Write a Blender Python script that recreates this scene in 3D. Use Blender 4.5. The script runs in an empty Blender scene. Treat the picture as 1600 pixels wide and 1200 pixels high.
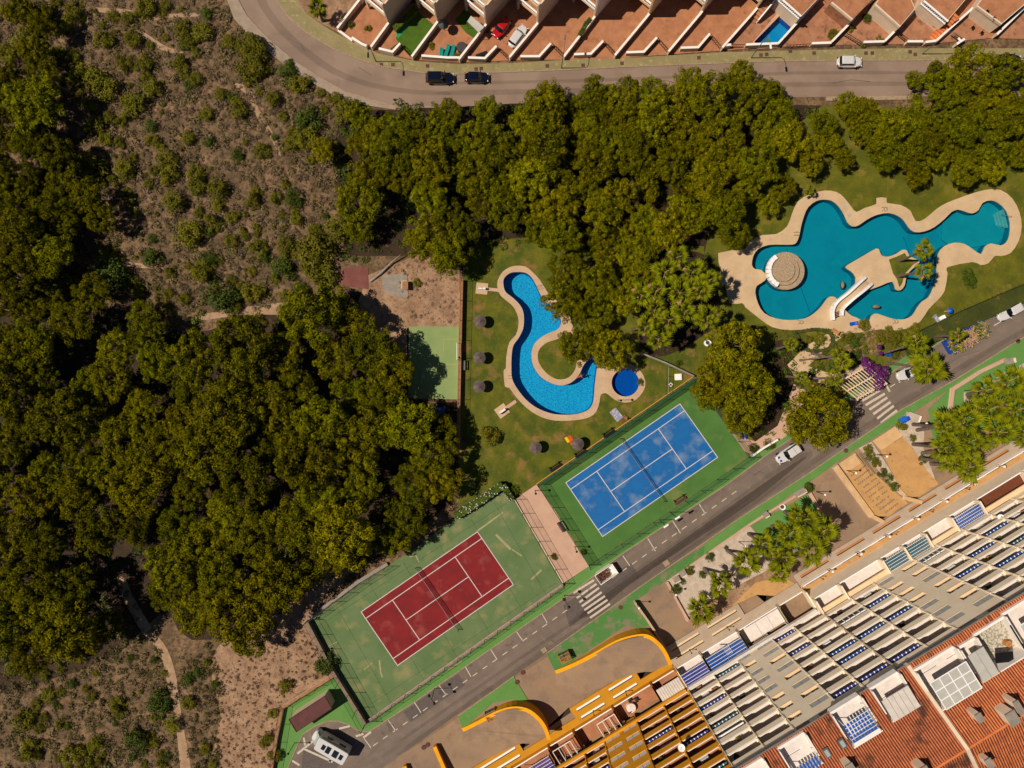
import bpy, bmesh, math, random
from mathutils import Vector, Matrix, Euler
from mathutils.geometry import tessellate_polygon
from math import sin, cos, pi, radians, hypot, atan2, sqrt

SC = bpy.context.scene
COL = SC.collection
# ---------------------------------------------------------------- camera, sky, sun, exposure
CAM_H = 116.0          # drone height (m)
SCL = 9.2              # photo pixels per metre on the ground
cam_d = bpy.data.cameras.new('camera')
cam = bpy.data.objects.new('camera', cam_d); COL.objects.link(cam)
cam.location = (0, 0, CAM_H); cam.rotation_euler = (0, 0, 0)
cam_d.sensor_width = 36.0
cam_d.lens = 36.0 * (SCL * CAM_H) / 1600.0
cam_d.clip_start = 1.0; cam_d.clip_end = 3000.0
SC.camera = cam
SC.render.resolution_x = 1024; SC.render.resolution_y = 768

SUN_EL = radians(54.5); SH_DIR = radians(0.5)
wd = bpy.data.worlds.new("World"); SC.world = wd; wd.use_nodes = True
wn = wd.node_tree.nodes; wn.clear()
sky = wn.new('ShaderNodeTexSky'); sky.sky_type = 'NISHITA'; sky.sun_disc = False
sky.ozone_density = 0.6; sky.dust_density = 0.0; sky.air_density = 0.7; sky.sun_elevation = SUN_EL; sky.sun_rotation = radians(270)
bg = wn.new('ShaderNodeBackground'); bg.inputs[1].default_value = 0.05
wo = wn.new('ShaderNodeOutputWorld')
wd.node_tree.links.new(sky.outputs[0], bg.inputs[0]); wd.node_tree.links.new(bg.outputs[0], wo.inputs[0])
sl = bpy.data.lights.new('sun', 'SUN'); sl.energy = 5.0; sl.angle = radians(0.5); sl.color = (1.0, 0.90, 0.76)
sun = bpy.data.objects.new('sun', sl); COL.objects.link(sun)
sd = Vector((cos(SUN_EL)*cos(SH_DIR), cos(SUN_EL)*sin(SH_DIR), -sin(SUN_EL)))
sun.rotation_euler = sd.to_track_quat('-Z', 'Y').to_euler()
SC.view_settings.view_transform = 'Standard'; SC.view_settings.look = 'None'
SC.view_settings.exposure = 0.0; SC.view_settings.gamma = 1.0; SC.view_settings.use_curve_mapping = False

# ---------------------------------------------------------------- helpers
def P(px, py, z=0.0):
    """photo pixel -> place on the level z"""
    k = (CAM_H - z) / CAM_H / SCL
    return Vector(((px - 800) * k, (600 - py) * k, z))
def PL(pts, z=0.0): return [P(x, y, z) for x, y in pts]
def zoomed(x0, y0, k, pts): return [(x0 + x / k, y0 + y / k) for x, y in pts]
def smooth(pts, n=4, closed=True):
    """Catmull-Rom through pts"""
    out = []; N = len(pts)
    for i in range(N if closed else N - 1):
        if closed: p0, p1, p2, p3 = pts[i-1], pts[i], pts[(i+1) % N], pts[(i+2) % N]
        else: p0, p1, p2, p3 = pts[max(i-1, 0)], pts[i], pts[i+1], pts[min(i+2, N-1)]
        for k in range(n):
            t = k / n
            out.append(tuple(0.5*((2*b)+(-a+c)*t+(2*a-5*b+4*c-d)*t*t+(-a+3*b-3*c+d)*t**3) for a, b, c, d in zip(p0, p1, p2, p3)))
    if not closed: out.append(tuple(pts[-1]))
    return out

ORG = {}   # world origin of each root / part, so unique pieces can be written in world coordinates
def org(o): return ORG.get(o.name, Vector((0, 0, 0))) if o else Vector((0, 0, 0))

class MB:
    def __init__(s): s.v = []; s.f = []; s.m = []; s.mi = 0
    def add(s, vs, fs):
        b = len(s.v); s.v += [tuple(v) for v in vs]; s.f += [tuple(b + i for i in f) for f in fs]; s.m += [s.mi] * len(fs)
    def box(s, x0, y0, z0, x1, y1, z1):
        s.add([(x0,y0,z0),(x1,y0,z0),(x1,y1,z0),(x0,y1,z0),(x0,y0,z1),(x1,y0,z1),(x1,y1,z1),(x0,y1,z1)],
              [(0,3,2,1),(4,5,6,7),(0,1,5,4),(1,2,6,5),(2,3,7,6),(3,0,4,7)])
    def obox(s, c, dx, dy, dz, ang=0.0, tilt=None):
        """box centred at c (z = bottom), turned by ang"""
        M = Matrix.Rotation(ang, 3, 'Z')
        vs = []
        for z in (0, dz):
            for x, y in ((-dx/2,-dy/2),(dx/2,-dy/2),(dx/2,dy/2),(-dx/2,dy/2)):
                q = M @ Vector((x, y, 0)); vs.append((c[0]+q.x, c[1]+q.y, c[2]+z + (tilt(x, y) if tilt else 0)))
        s.add(vs, [(0,3,2,1),(4,5,6,7),(0,1,5,4),(1,2,6,5),(2,3,7,6),(3,0,4,7)])
    def beam(s, a, b, w, h):
        """rectangular bar from a to b (centre line of its bottom)"""
        a = Vector(a); b = Vector(b); d = (b - a); n = Vector((-d.y, d.x, 0))
        n = (n.normalized() if n.length > 1e-6 else Vector((1, 0, 0))) * w / 2
        u = Vector((0, 0, h))
        s.add([a-n, b-n, b+n, a+n, a-n+u, b-n+u, b+n+u, a+n+u], [(0,3,2,1),(4,5,6,7),(0,1,5,4),(1,2,6,5),(2,3,7,6),(3,0,4,7)])
    def tube(s, pts, r, n=6, cap=True):
        pts = [Vector(p) for p in pts]; rs = r if isinstance(r, (list, tuple)) else [r]*len(pts)
        rings = []
        for i, p in enumerate(pts):
            d = (pts[min(i+1, len(pts)-1)] - pts[max(i-1, 0)]).normalized()
            a = Vector((0,0,1)) if abs(d.z) < 0.9 else Vector((1,0,0))
            x = d.cross(a).normalized(); y = d.cross(x)
            rings.append([p + (x*cos(2*pi*k/n) + y*sin(2*pi*k/n))*rs[i] for k in range(n)])
        b = len(s.v)
        for rg in rings: s.v += [tuple(q) for q in rg]
        fs = []
        for i in range(len(rings)-1):
            for k in range(n):
                fs.append((b+i*n+k, b+i*n+(k+1)%n, b+(i+1)*n+(k+1)%n, b+(i+1)*n+k))
        if cap: fs += [tuple(b+k for k in range(n))[::-1], tuple(b+(len(rings)-1)*n+k for k in range(n))]
        s.f += fs; s.m += [s.mi]*len(fs)
    def prism(s, loops, z0, z1, bottom=False, zf=None):
        """polygon (first loop) with holes (rest), flat top at z1, walls down to z0; zf(x,y) overrides the top height"""
        loops = [[(p[0], p[1]) for p in lp] for lp in loops]
        tris = tessellate_polygon([[Vector((x, y, 0)) for x, y in lp] for lp in loops])
        flat = [p for lp in loops for p in lp]
        top = [(x, y, zf(x, y) if zf else z1) for x, y in flat]
        fs = []
        for t in tris:
            a, b, c = (flat[i] for i in t)
            cr = (b[0]-a[0])*(c[1]-a[1]) - (b[1]-a[1])*(c[0]-a[0])
            if abs(cr) < 1e-9: continue
            fs.append(tuple(t) if cr > 0 else tuple(t)[::-1])
        s.add(top, fs)
        if z0 is None: return
        if bottom: s.add([(x, y, z0) for x, y in flat], [f[::-1] for f in fs])
        for li, lp in enumerate(loops):
            n = len(lp); ar = sum(lp[i][0]*lp[(i+1)%n][1]-lp[(i+1)%n][0]*lp[i][1] for i in range(n))
            if (ar < 0) == (li == 0): lp = lp[::-1]
            vs = [(x, y, z0) for x, y in lp] + [(x, y, zf(x, y) if zf else z1) for x, y in lp]
            s.add(vs, [(i, (i+1)%n, n+(i+1)%n, n+i) for i in range(n)])
    def cyl(s, c, r, h, n=12, r2=None):
        r2 = r if r2 is None else r2
        vs = [(c[0]+r*cos(2*pi*k/n), c[1]+r*sin(2*pi*k/n), c[2]) for k in range(n)] + [(c[0]+r2*cos(2*pi*k/n), c[1]+r2*sin(2*pi*k/n), c[2]+h) for k in range(n)]
        s.add(vs, [(k, (k+1)%n, n+(k+1)%n, n+k) for k in range(n)] + [tuple(range(n))[::-1], tuple(range(n, 2*n))])
    def ball(s, c, r, n=8, m=5, sz=1.0):
        vs = [(c[0], c[1], c[2]-r*sz)]
        for j in range(1, m):
            a = -pi/2 + pi*j/m
            vs += [(c[0]+r*cos(a)*cos(2*pi*k/n), c[1]+r*cos(a)*sin(2*pi*k/n), c[2]+r*sz*sin(a)) for k in range(n)]
        vs.append((c[0], c[1], c[2]+r*sz)); fs = []
        for k in range(n): fs.append((0, 1+(k+1)%n, 1+k))
        for j in range(m-2):
            for k in range(n): fs.append((1+j*n+k, 1+j*n+(k+1)%n, 1+(j+1)*n+(k+1)%n, 1+(j+1)*n+k))
        t = len(vs)-1
        for k in range(n): fs.append((1+(m-2)*n+k, 1+(m-2)*n+(k+1)%n, t))
        s.add(vs, fs)
    def wall(s, pts, w, z0, z1):
        """wall of thickness w along a poly-line (mitred), one solid"""
        pts = [Vector((p[0], p[1])) for p in pts]; L = []; R = []
        for i, p in enumerate(pts):
            d0 = (p - pts[i-1]).normalized() if i else None
            d1 = (pts[i+1] - p).normalized() if i < len(pts)-1 else None
            d = ((d0 or d1) + (d1 or d0)).normalized(); n = Vector((-d.y, d.x))
            k = 1.0
            if d0 is not None and d1 is not None: k = 1 / max(0.4, n.dot(Vector((-d0.y, d0.x))))
            L.append(p + n*w/2*k); R.append(p - n*w/2*k)
        n = len(pts); zt = (lambda i: z1[i]) if isinstance(z1, (list, tuple)) else (lambda i: z1)
        vs = []
        for i in range(n): vs += [(L[i].x, L[i].y, z0), (R[i].x, R[i].y, z0), (R[i].x, R[i].y, zt(i)), (L[i].x, L[i].y, zt(i))]
        fs = [(0, 1, 2, 3)[::-1], (4*n-4, 4*n-3, 4*n-2, 4*n-1)]
        for i in range(n-1):
            a = 4*i; b = a+4
            fs += [(a+3, a+2, b+2, b+3), (a, a+3, b+3, b), (a+2, a+1, b+1, b+2), (a+1, a, b, b+1)]
        s.add(vs, fs)
    def mesh(s, name, mats):
        me = bpy.data.meshes.new(name); me.from_pydata(s.v, [], s.f)
        for m in (mats if isinstance(mats, (list, tuple)) else [mats]): me.materials.append(m)
        if any(s.m): me.polygons.foreach_set('material_index', s.m)
        me.update(); return me
    def build(s, name, mats, parent=None, shade=False, **props):
        o0 = org(parent)
        if parent is not None and o0.length > 0: s.v = [(x-o0.x, y-o0.y, z-o0.z) for x, y, z in s.v]
        me = s.mesh(name, mats)
        if shade: me.polygons.foreach_set('use_smooth', [True]*len(me.polygons))
        o = bpy.data.objects.new(name, me); COL.objects.link(o)
        if parent is not None: o.parent = parent; ORG[o.name] = o0.copy()
        for k, v in props.items(): o[k] = v
        return o

def thing(name, label, cat, loc=(0, 0, 0), rz=0.0, group=None):
    o = bpy.data.objects.new(name, None); COL.objects.link(o); o.empty_display_size = 0.3
    o.location = loc; o.rotation_euler = (0, 0, rz); ORG[o.name] = Vector(loc)
    o['label'] = label; o['category'] = cat
    if group: o['group'] = group
    return o
def tag(o, label, cat, group=None):
    o['label'] = label; o['category'] = cat
    if group: o['group'] = group
    return o
def inst(name, me, parent, loc=(0,0,0), rot=(0,0,0), sc=1.0):
    """an object that shares the mesh me; loc is in the parent's own space"""
    o = bpy.data.objects.new(name, me); COL.objects.link(o)
    if parent is not None: o.parent = parent
    o.location = loc; o.rotation_euler = rot; o.scale = (sc, sc, sc) if not isinstance(sc, (tuple, list)) else sc
    return o
def copy_tree(o, loc=None, rz=None, sc=None, label=None, group=None, parent=None, zsc=None):
    c = o.copy(); COL.objects.link(c)
    if parent is not None: c.parent = parent
    if loc is not None: c.location = loc
    if rz is not None: c.rotation_euler = (0, 0, rz)
    if sc is not None: c.scale = (sc, sc, zsc or sc)
    if label: c['label'] = label
    if group: c['group'] = group
    for ch in list(o.children): copy_tree(ch, parent=c)
    return c
def place(proto, used, **kw):
    """first call moves the prototype itself, later calls copy it"""
    if not used.get(proto.name):
        used[proto.name] = True
        if 'loc' in kw: proto.location = kw['loc']
        if kw.get('rz') is not None: proto.rotation_euler = (0, 0, kw['rz'])
        if kw.get('sc') is not None: proto.scale = (kw['sc'], kw['sc'], kw.get('zsc') or kw['sc'])
        if kw.get('label'): proto['label'] = kw['label']
        if kw.get('group'): proto['group'] = kw['group']
        return proto
    return copy_tree(proto, **kw)
USED = {}

# ---------------------------------------------------------------- materials
def lin(c):
    r = []
    for x in c:            # colours are noted as they look in full sun; 0.8 turns them into surface albedo
        x /= 255.0; r.append(0.8*(x/12.92 if x <= 0.04045 else ((x+0.055)/1.055)**2.4))
    return (r[0], r[1], r[2], 1.0)
MATS = {}
def mat(name, c, c2=None, sc=1.0, lo=0.35, hi=0.65, c3=None, sc3=6.0, lo3=0.45, hi3=0.6, rough=0.85, bump=0.0, bsc=8.0,
        coord='world', spec=0.3, rand=0.0, rot=0.0, stretch=None, metal=0.0, det=4.0, alpha=None, coat=0.0, speck=0.0, spsc=30.0, tint=False):
    if name in MATS: return MATS[name]
    m = bpy.data.materials.new(name); m.use_nodes = True; MATS[name] = m
    nt = m.node_tree; N = nt.nodes; L = nt.links; N.clear()
    out = N.new('ShaderNodeOutputMaterial'); b = N.new('ShaderNodeBsdfPrincipled')
    b.inputs['Roughness'].default_value = rough; b.inputs['Specular IOR Level'].default_value = spec; b.inputs['Metallic'].default_value = metal
    b.inputs['Coat Weight'].default_value = coat
    if coord == 'world': src = N.new('ShaderNodeNewGeometry').outputs['Position']
    else: src = N.new('ShaderNodeTexCoord').outputs['Object']
    mp = N.new('ShaderNodeMapping'); mp.vector_type = 'TEXTURE'; mp.inputs['Rotation'].default_value = (0, 0, rot)
    if stretch: mp.inputs['Scale'].default_value = stretch
    L.new(src, mp.inputs[0]); src2 = mp.outputs[0]
    def noise(s, d, which):
        n = N.new('ShaderNodeTexNoise'); n.inputs['Scale'].default_value = s; n.inputs['Detail'].default_value = d; n.inputs['Roughness'].default_value = 0.6
        L.new(which, n.inputs['Vector']); return n.outputs['Fac']
    def ramp(f, a, z):
        r = N.new('ShaderNodeMapRange'); r.inputs[1].default_value = a; r.inputs[2].default_value = z; r.clamp = True
        L.new(f, r.inputs[0]); return r.outputs[0]
    def mix(f, a, z):
        x = N.new('ShaderNodeMix'); x.data_type = 'RGBA'
        if isinstance(f, float): x.inputs[0].default_value = f
        else: L.new(f, x.inputs[0])
        for i, q in ((6, a), (7, z)):
            if isinstance(q, tuple): x.inputs[i].default_value = q
            else: L.new(q, x.inputs[i])
        return x.outputs[2]
    col = lin(c)
    if c2: col = mix(ramp(noise(sc, det, src2), lo, hi), col, lin(c2))
    if c3: col = mix(ramp(noise(sc3, det, src), lo3, hi3), col, lin(c3))
    if speck:
        f = ramp(noise(spsc, 2.0, src), 0.3, 0.7)
        hv = N.new('ShaderNodeHueSaturation'); 
        mm = N.new('ShaderNodeMapRange'); L.new(f, mm.inputs[0]); mm.inputs[3].default_value = 1-speck; mm.inputs[4].default_value = 1+speck
        L.new(mm.outputs[0], hv.inputs['Value'])
        if isinstance(col, tuple): hv.inputs['Color'].default_value = col
        else: L.new(col, hv.inputs['Color'])
        col = hv.outputs[0]
    if rand:
        oi = N.new('ShaderNodeObjectInfo'); hv = N.new('ShaderNodeHueSaturation')
        mm = N.new('ShaderNodeMapRange'); L.new(oi.outputs['Random'], mm.inputs[0]); mm.inputs[3].default_value = 1-rand; mm.inputs[4].default_value = 1+rand
        L.new(mm.outputs[0], hv.inputs['Value'])
        mh = N.new('ShaderNodeMapRange'); wx = N.new('ShaderNodeMath'); wx.operation = 'FRACT'; w2 = N.new('ShaderNodeMath'); w2.operation = 'MULTIPLY'; w2.inputs[1].default_value = 7.31
        L.new(oi.outputs['Random'], w2.inputs[0]); L.new(w2.outputs[0], wx.inputs[0]); L.new(wx.outputs[0], mh.inputs[0])
        mh.inputs[3].default_value = 0.5 - rand*0.01; mh.inputs[4].default_value = 0.5 + rand*0.035
        L.new(mh.outputs[0], hv.inputs['Hue'])
        if isinstance(col, tuple): hv.inputs['Color'].default_value = col
        else: L.new(col, hv.inputs['Color'])
        col = hv.outputs[0]
    if tint:                  # per-object tint: random tone plus vignette darkening painted into left-hand crowns
        oi = N.new('ShaderNodeObjectInfo'); mx = N.new('ShaderNodeMix'); mx.data_type = 'RGBA'; mx.blend_type = 'MULTIPLY'; mx.inputs[0].default_value = 1.0
        L.new(oi.outputs['Color'], mx.inputs[7]); L.new(col, mx.inputs[6]); col = mx.outputs[2]
    if isinstance(col, tuple): b.inputs['Base Color'].default_value = col
    else: L.new(col, b.inputs['Base Color'])
    if bump:
        bp = N.new('ShaderNodeBump'); bp.inputs['Strength'].default_value = 1.0; bp.inputs['Distance'].default_value = bump
        L.new(noise(bsc, 5.0, src), bp.inputs['Height']); L.new(bp.outputs[0], b.inputs['Normal'])
    sh = b.outputs[0]
    if alpha is not None:
        tr = N.new('ShaderNodeBsdfTransparent'); ms = N.new('ShaderNodeMixShader'); ms.inputs[0].default_value = alpha
        L.new(tr.outputs[0], ms.inputs[1]); L.new(sh, ms.inputs[2]); sh = ms.outputs[0]
    L.new(sh, out.inputs[0]); return m

def water_mat(name, tint, ripple, rsc):
    m = bpy.data.materials.new(name); m.use_nodes = True; nt = m.node_tree; N = nt.nodes; L = nt.links; N.clear()
    out = N.new('ShaderNodeOutputMaterial'); tr = N.new('ShaderNodeBsdfTransparent'); tr.inputs[0].default_value = tint
    gl = N.new('ShaderNodeBsdfGlossy'); gl.inputs['Roughness'].default_value = 0.08
    fr = N.new('ShaderNodeFresnel'); fr.inputs['IOR'].default_value = 1.33
    g = N.new('ShaderNodeNewGeometry'); n = N.new('ShaderNodeTexNoise'); n.inputs['Scale'].default_value = rsc; n.inputs['Detail'].default_value = 3
    L.new(g.outputs['Position'], n.inputs['Vector'])
    bp = N.new('ShaderNodeBump'); bp.inputs['Distance'].default_value = ripple; L.new(n.outputs['Fac'], bp.inputs['Height'])
    L.new(bp.outputs[0], gl.inputs['Normal']); L.new(bp.outputs[0], fr.inputs['Normal'])
    ms = N.new('ShaderNodeMixShader'); L.new(fr.outputs[0], ms.inputs[0]); L.new(tr.outputs[0], ms.inputs[1]); L.new(gl.outputs[0], ms.inputs[2])
    L.new(ms.outputs[0], out.inputs[0]); return m
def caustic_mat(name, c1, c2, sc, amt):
    """tiled pool floor; a web of rippled light is painted into its colour"""
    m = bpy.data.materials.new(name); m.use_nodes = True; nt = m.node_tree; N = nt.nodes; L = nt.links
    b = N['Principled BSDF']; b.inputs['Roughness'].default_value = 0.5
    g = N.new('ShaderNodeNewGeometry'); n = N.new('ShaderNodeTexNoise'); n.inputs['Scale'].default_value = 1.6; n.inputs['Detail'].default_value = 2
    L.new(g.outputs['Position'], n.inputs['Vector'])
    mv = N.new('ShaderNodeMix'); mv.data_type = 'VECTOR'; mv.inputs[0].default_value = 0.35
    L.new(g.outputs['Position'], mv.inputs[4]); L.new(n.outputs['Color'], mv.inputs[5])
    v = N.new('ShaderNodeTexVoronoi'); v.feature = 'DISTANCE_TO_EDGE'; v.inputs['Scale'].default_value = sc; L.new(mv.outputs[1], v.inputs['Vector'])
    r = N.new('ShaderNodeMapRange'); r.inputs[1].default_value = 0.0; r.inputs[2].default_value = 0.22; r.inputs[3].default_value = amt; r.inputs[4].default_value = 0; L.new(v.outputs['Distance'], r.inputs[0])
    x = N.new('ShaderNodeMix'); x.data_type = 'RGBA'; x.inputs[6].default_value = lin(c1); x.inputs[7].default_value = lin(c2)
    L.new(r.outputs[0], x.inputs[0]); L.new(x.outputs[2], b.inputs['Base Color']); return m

RT = radians(33.9)     # direction of courts and lower road
RB = radians(31.5)     # direction of the apartment block
M_asph = mat('asphalt', (128,112,100), (112,97,86), sc=0.5, rot=radians(34), stretch=(8,1,1), c3=(136,118,104), sc3=0.6, lo3=0.5, hi3=0.75, speck=0.08, spsc=14, bump=0.01, bsc=30)
M_asph2 = mat('asphalt_upper', (146,122,104), (134,112,97), sc=0.35, rot=radians(2), stretch=(9,1,1), c3=(152,128,110), sc3=0.15, speck=0.06, spsc=14)
M_track = mat('tyre_darkened_lane', (70,60,54), (88,76,68), sc=0.5, alpha=0.14)
M_track2 = mat('rubbered_lane', (60,50,44), (90,78,70), sc=0.4, rot=radians(34), stretch=(8,1,1), alpha=0.4)
M_asphd = mat('dark_asphalt_patch', (92,82,78), (104,92,86), sc=2, speck=0.1, spsc=16)
M_white = mat('white_paint_line', (205,190,172), (160,145,130), sc=3, lo=0.55, hi=0.75)
M_cwhite = mat('court_white', (215,205,200), (190,175,168), sc=4, lo=0.5, hi=0.75)
M_soil = mat('dry_soil', (150,118,84), (102,80,52), sc=0.35, lo=0.3, hi=0.6, c3=(86,66,48), sc3=1.6, lo3=0.45, hi3=0.62, bump=0.12, bsc=2.5, speck=0.22, spsc=5)
M_forest = mat('forest_floor', (64,44,24), (42,30,14), sc=0.6, c3=(96,72,44), sc3=1.2, lo3=0.55, hi3=0.7, bump=0.1, bsc=3, speck=0.2, spsc=6)
M_sand = mat('sandy_earth', (176,140,108), (140,106,80), sc=0.5, c3=(110,84,62), sc3=2.2, lo3=0.55, hi3=0.68, bump=0.1, bsc=3, speck=0.18, spsc=6)
M_path = mat('dirt_path', (180,148,116), (158,124,94), sc=1.0, speck=0.12, spsc=6, bump=0.05)
M_lawn = mat('lawn_grass', (108,104,16), (72,84,8), sc=0.35, lo=0.35, hi=0.6, c3=(140,106,56), sc3=0.28, lo3=0.54, hi3=0.68, bump=0.05, bsc=14, speck=0.25, spsc=9)
M_lawn2 = mat('lawn_bright', (108,104,12), (76,82,6), sc=0.3, c3=(128,112,40), sc3=0.35, lo3=0.55, hi3=0.7, bump=0.05, bsc=14, speck=0.22, spsc=9)
M_turf = mat('artificial_turf', (74,104,6), (64,92,8), sc=1.0, speck=0.1, spsc=8)
M_gpave = mat('green_painted_pavement', (92,138,64), (102,144,72), sc=0.4, c3=(124,142,92), sc3=0.9, lo3=0.66, hi3=0.72, speck=0.07, spsc=10)
M_gpaves = mat('worn_green_pavement', (80,128,62), (126,122,92), sc=0.5, lo=0.5, hi=0.6, speck=0.1, spsc=10)
M_rcourt = mat('green_court_surround', (92,116,68), (106,124,80), sc=0.25, c3=(146,138,92), sc3=0.3, lo3=0.52, hi3=0.74, speck=0.09, spsc=7)
M_bcourt = mat('fresh_green_surround', (70,112,48), (82,122,54), sc=0.25, c3=(130,128,72), sc3=0.2, lo3=0.56, hi3=0.76, speck=0.05, spsc=7)
M_red = mat('red_court', (136,30,32), (120,26,30), sc=0.4, c3=(158,84,74), sc3=0.35, lo3=0.55, hi3=0.85, speck=0.08, spsc=8)
M_blue = mat('blue_court', (14,104,172), (8,90,156), sc=0.3, c3=(150,172,192), sc3=0.3, lo3=0.5, hi3=0.92, speck=0.06, spsc=5, det=8, rough=0.6)
M_deck = mat('pool_coping', (208,176,142), (194,160,128), sc=0.5, c3=(186,150,114), sc3=2, lo3=0.6, hi3=0.75, speck=0.05, spsc=9, bump=0.01)
M_deck2 = mat('pale_pool_deck', (214,182,142), (198,168,130), sc=0.4, c3=(190,156,118), sc3=1.2, lo3=0.62, hi3=0.78, speck=0.05, spsc=9)
M_plaza = mat('tan_forecourt', (146,120,98), (160,130,100), sc=0.18, c3=(128,106,88), sc3=0.35, lo3=0.5, hi3=0.75, speck=0.06, spsc=7)
M_oplaza = mat('ochre_paving', (204,156,96), (190,144,92), sc=0.5, c3=(160,128,94), sc3=1.5, lo3=0.58, hi3=0.7, speck=0.07, spsc=6)
M_opave2 = mat('pale_steps', (222,182,134), (206,164,116), sc=0.8)
M_pink = mat('pink_paving', (196,156,132), (208,168,142), sc=0.5, speck=0.03, spsc=8)
M_gravel = mat('white_gravel', (206,188,168), (182,162,142), sc=1.2, speck=0.12, spsc=10, bump=0.03, bsc=14)
M_terra = mat('terracotta_paving', (186,126,88), (166,110,76), sc=0.7, c3=(146,90,62), sc3=0.9, lo3=0.58, hi3=0.75, speck=0.09, spsc=7)
M_terra2 = mat('brown_patio_paving', (180,126,92), (160,108,78), sc=0.7, c3=(112,80,62), sc3=1.1, lo3=0.54, hi3=0.72, speck=0.12, spsc=7)
M_olive = mat('olive_pavement', (138,126,84), (152,136,94), sc=0.4, c3=(176,160,112), sc3=1.3, lo3=0.56, hi3=0.72, speck=0.08, spsc=7)
M_beigewalk = mat('beige_pavement', (168,148,128), (150,130,112), sc=0.6, speck=0.06, spsc=9)
M_kerb = mat('kerb_stone', (176,150,122), (150,128,106), sc=2.0)
M_wwhite = mat('white_wall', (250,240,230), (232,220,206), sc=1.2, lo=0.5, hi=0.8)
M_cream = mat('cream_render', (236,212,184), (224,198,170), sc=0.5, c3=(206,180,152), sc3=1.3, lo3=0.6, hi3=0.8)
M_peach = mat('peach_render', (244,212,168), (234,200,156), sc=0.6)
M_peach2 = mat('ochre_render', (196,130,74), (184,120,70), sc=0.6)
M_beige = mat('beige_facade', (255,236,208), (248,226,196), sc=0.6, speck=0.02)
M_beigeh = mat('beige_facade_dimmed', (184,164,142), (174,152,130), sc=0.6, speck=0.03)  # facade beige dimmed for level decks; sun exposure put into the colour
M_yelh = mat('mustard_facade_dimmed', (206,144,22), (196,134,24), sc=0.5)  # level copy of the facade mustard, its sun exposure set by colour
M_yel = mat('mustard_facade', (226,154,20), (212,142,20), sc=0.5)
M_yeltop = mat('yellow_coping', (246,172,0), (232,158,6), sc=1.0)
M_floorg = mat('balcony_tile', (240,228,218), (226,212,202), sc=1.5)
M_tile = mat('roof_tile', (212,122,76), (182,98,60), sc=1.2, lo=0.3, hi=0.7, c3=(88,58,44), sc3=0.35, lo3=0.56, hi3=0.7, speck=0.15, spsc=4)
M_tile2 = mat('roof_tile_bright', (226,132,76), (204,112,62), sc=1.2, speck=0.12, spsc=4)
M_tiled = mat('roof_tile_dark_channel', (112,60,40), (86,48,34), sc=1.4)
M_conc = mat('concrete', (158,146,134), (140,128,116), sc=1.2, speck=0.05)
M_stone = mat('grey_stone_coping', (150,130,112), (128,108,92), sc=1.5, speck=0.08)
M_brick = mat('brick_wall_top', (178,128,88), (150,104,74), sc=2.5, speck=0.12, spsc=8)
M_maroon = mat('maroon_roof_sheet', (104,62,58), (92,54,52), sc=1.0, c3=(128,84,76), sc3=2, lo3=0.62, hi3=0.75)
M_bwall = mat('blue_facade_wall', (20,60,150), (24,70,160), sc=1)
M_bluep = mat('blue_slat', (34,92,182), rough=0.5)
M_navy = mat('blue_violet_lattice', (60,72,170), rough=0.6)
M_teal = mat('teal_slat', (60,110,130), rough=0.6)
M_whitep = mat('white_metal', (252,248,244), rough=0.4)
M_roofsheet = mat('white_roof_sheet', (226,216,204), (212,200,188), sc=1, rough=0.5)
M_glassroof = mat('grey_polycarbonate', (198,194,184), (186,182,172), sc=1, rough=0.3)
M_glass = mat('dark_window_glass', (34,44,52), (22,28,34), sc=1, rough=0.12, spec=0.6)
M_cglass = mat('car_glass', (12,16,22), rough=0.08, spec=0.7)
M_lglass = mat('grey_frosted_glass', (176,180,178), (166,170,170), sc=1, rough=0.3)
M_black = mat('black_metal', (18,18,20), rough=0.5)
M_dgreen = mat('green_fence_metal', (24,88,66), rough=0.6)
M_screen = mat('green_windscreen_net', (30,120,84), (24,104,74), sc=1, alpha=0.6)
M_chain = mat('chain_link', (40,48,44), alpha=0.13)
M_chaing = mat('green_chain_link', (24,80,60), alpha=0.26)
M_net = mat('tennis_net', (24,26,28), alpha=0.36)
M_grey = mat('galvanised_grey', (128,126,122), rough=0.4, metal=0.4)
M_wood = mat('slatted_wood', (196,136,76), (168,110,60), sc=3)
M_dwood = mat('dark_wood', (74,52,46), (58,42,38), sc=4)
M_brownroof = mat('brown_awning', (120,66,40), (108,58,36), sc=2)
M_thatch = mat('grey_thatch', (118,102,96), (88,74,70), sc=2.5, coord='obj', speck=0.25, spsc=16, bump=0.04, bsc=20)
M_bark = mat('pine_bark', (120,100,82), (84,68,54), sc=3, coord='obj', bump=0.03)
M_palmbark = mat('palm_trunk', (128,110,98), (92,78,70), sc=0.6, coord='obj', stretch=(4,4,0.25), bump=0.03, bsc=5)
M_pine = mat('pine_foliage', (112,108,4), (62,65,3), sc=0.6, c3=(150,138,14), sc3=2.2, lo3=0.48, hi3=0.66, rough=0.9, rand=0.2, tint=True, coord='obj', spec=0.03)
M_pined = mat('dark_foliage', (80,94,10), (56,74,6), sc=0.6, c3=(106,112,18), sc3=1.8, lo3=0.55, hi3=0.7, rough=0.7, rand=0.2, coord='obj', spec=0.2)
M_bushy = mat('bush_foliage', (120,114,16), (82,82,10), sc=0.7, c3=(136,122,50), sc3=1.5, lo3=0.5, hi3=0.7, rough=0.8, rand=0.22, coord='obj', spec=0.1)
M_palm = mat('palm_frond', (146,144,12), (72,84,4), sc=1.6, rough=0.8, rand=0.2, coord='obj', spec=0.08)
M_deadf = mat('dry_frond', (206,164,122), (170,130,90), sc=1, coord='obj')
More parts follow.
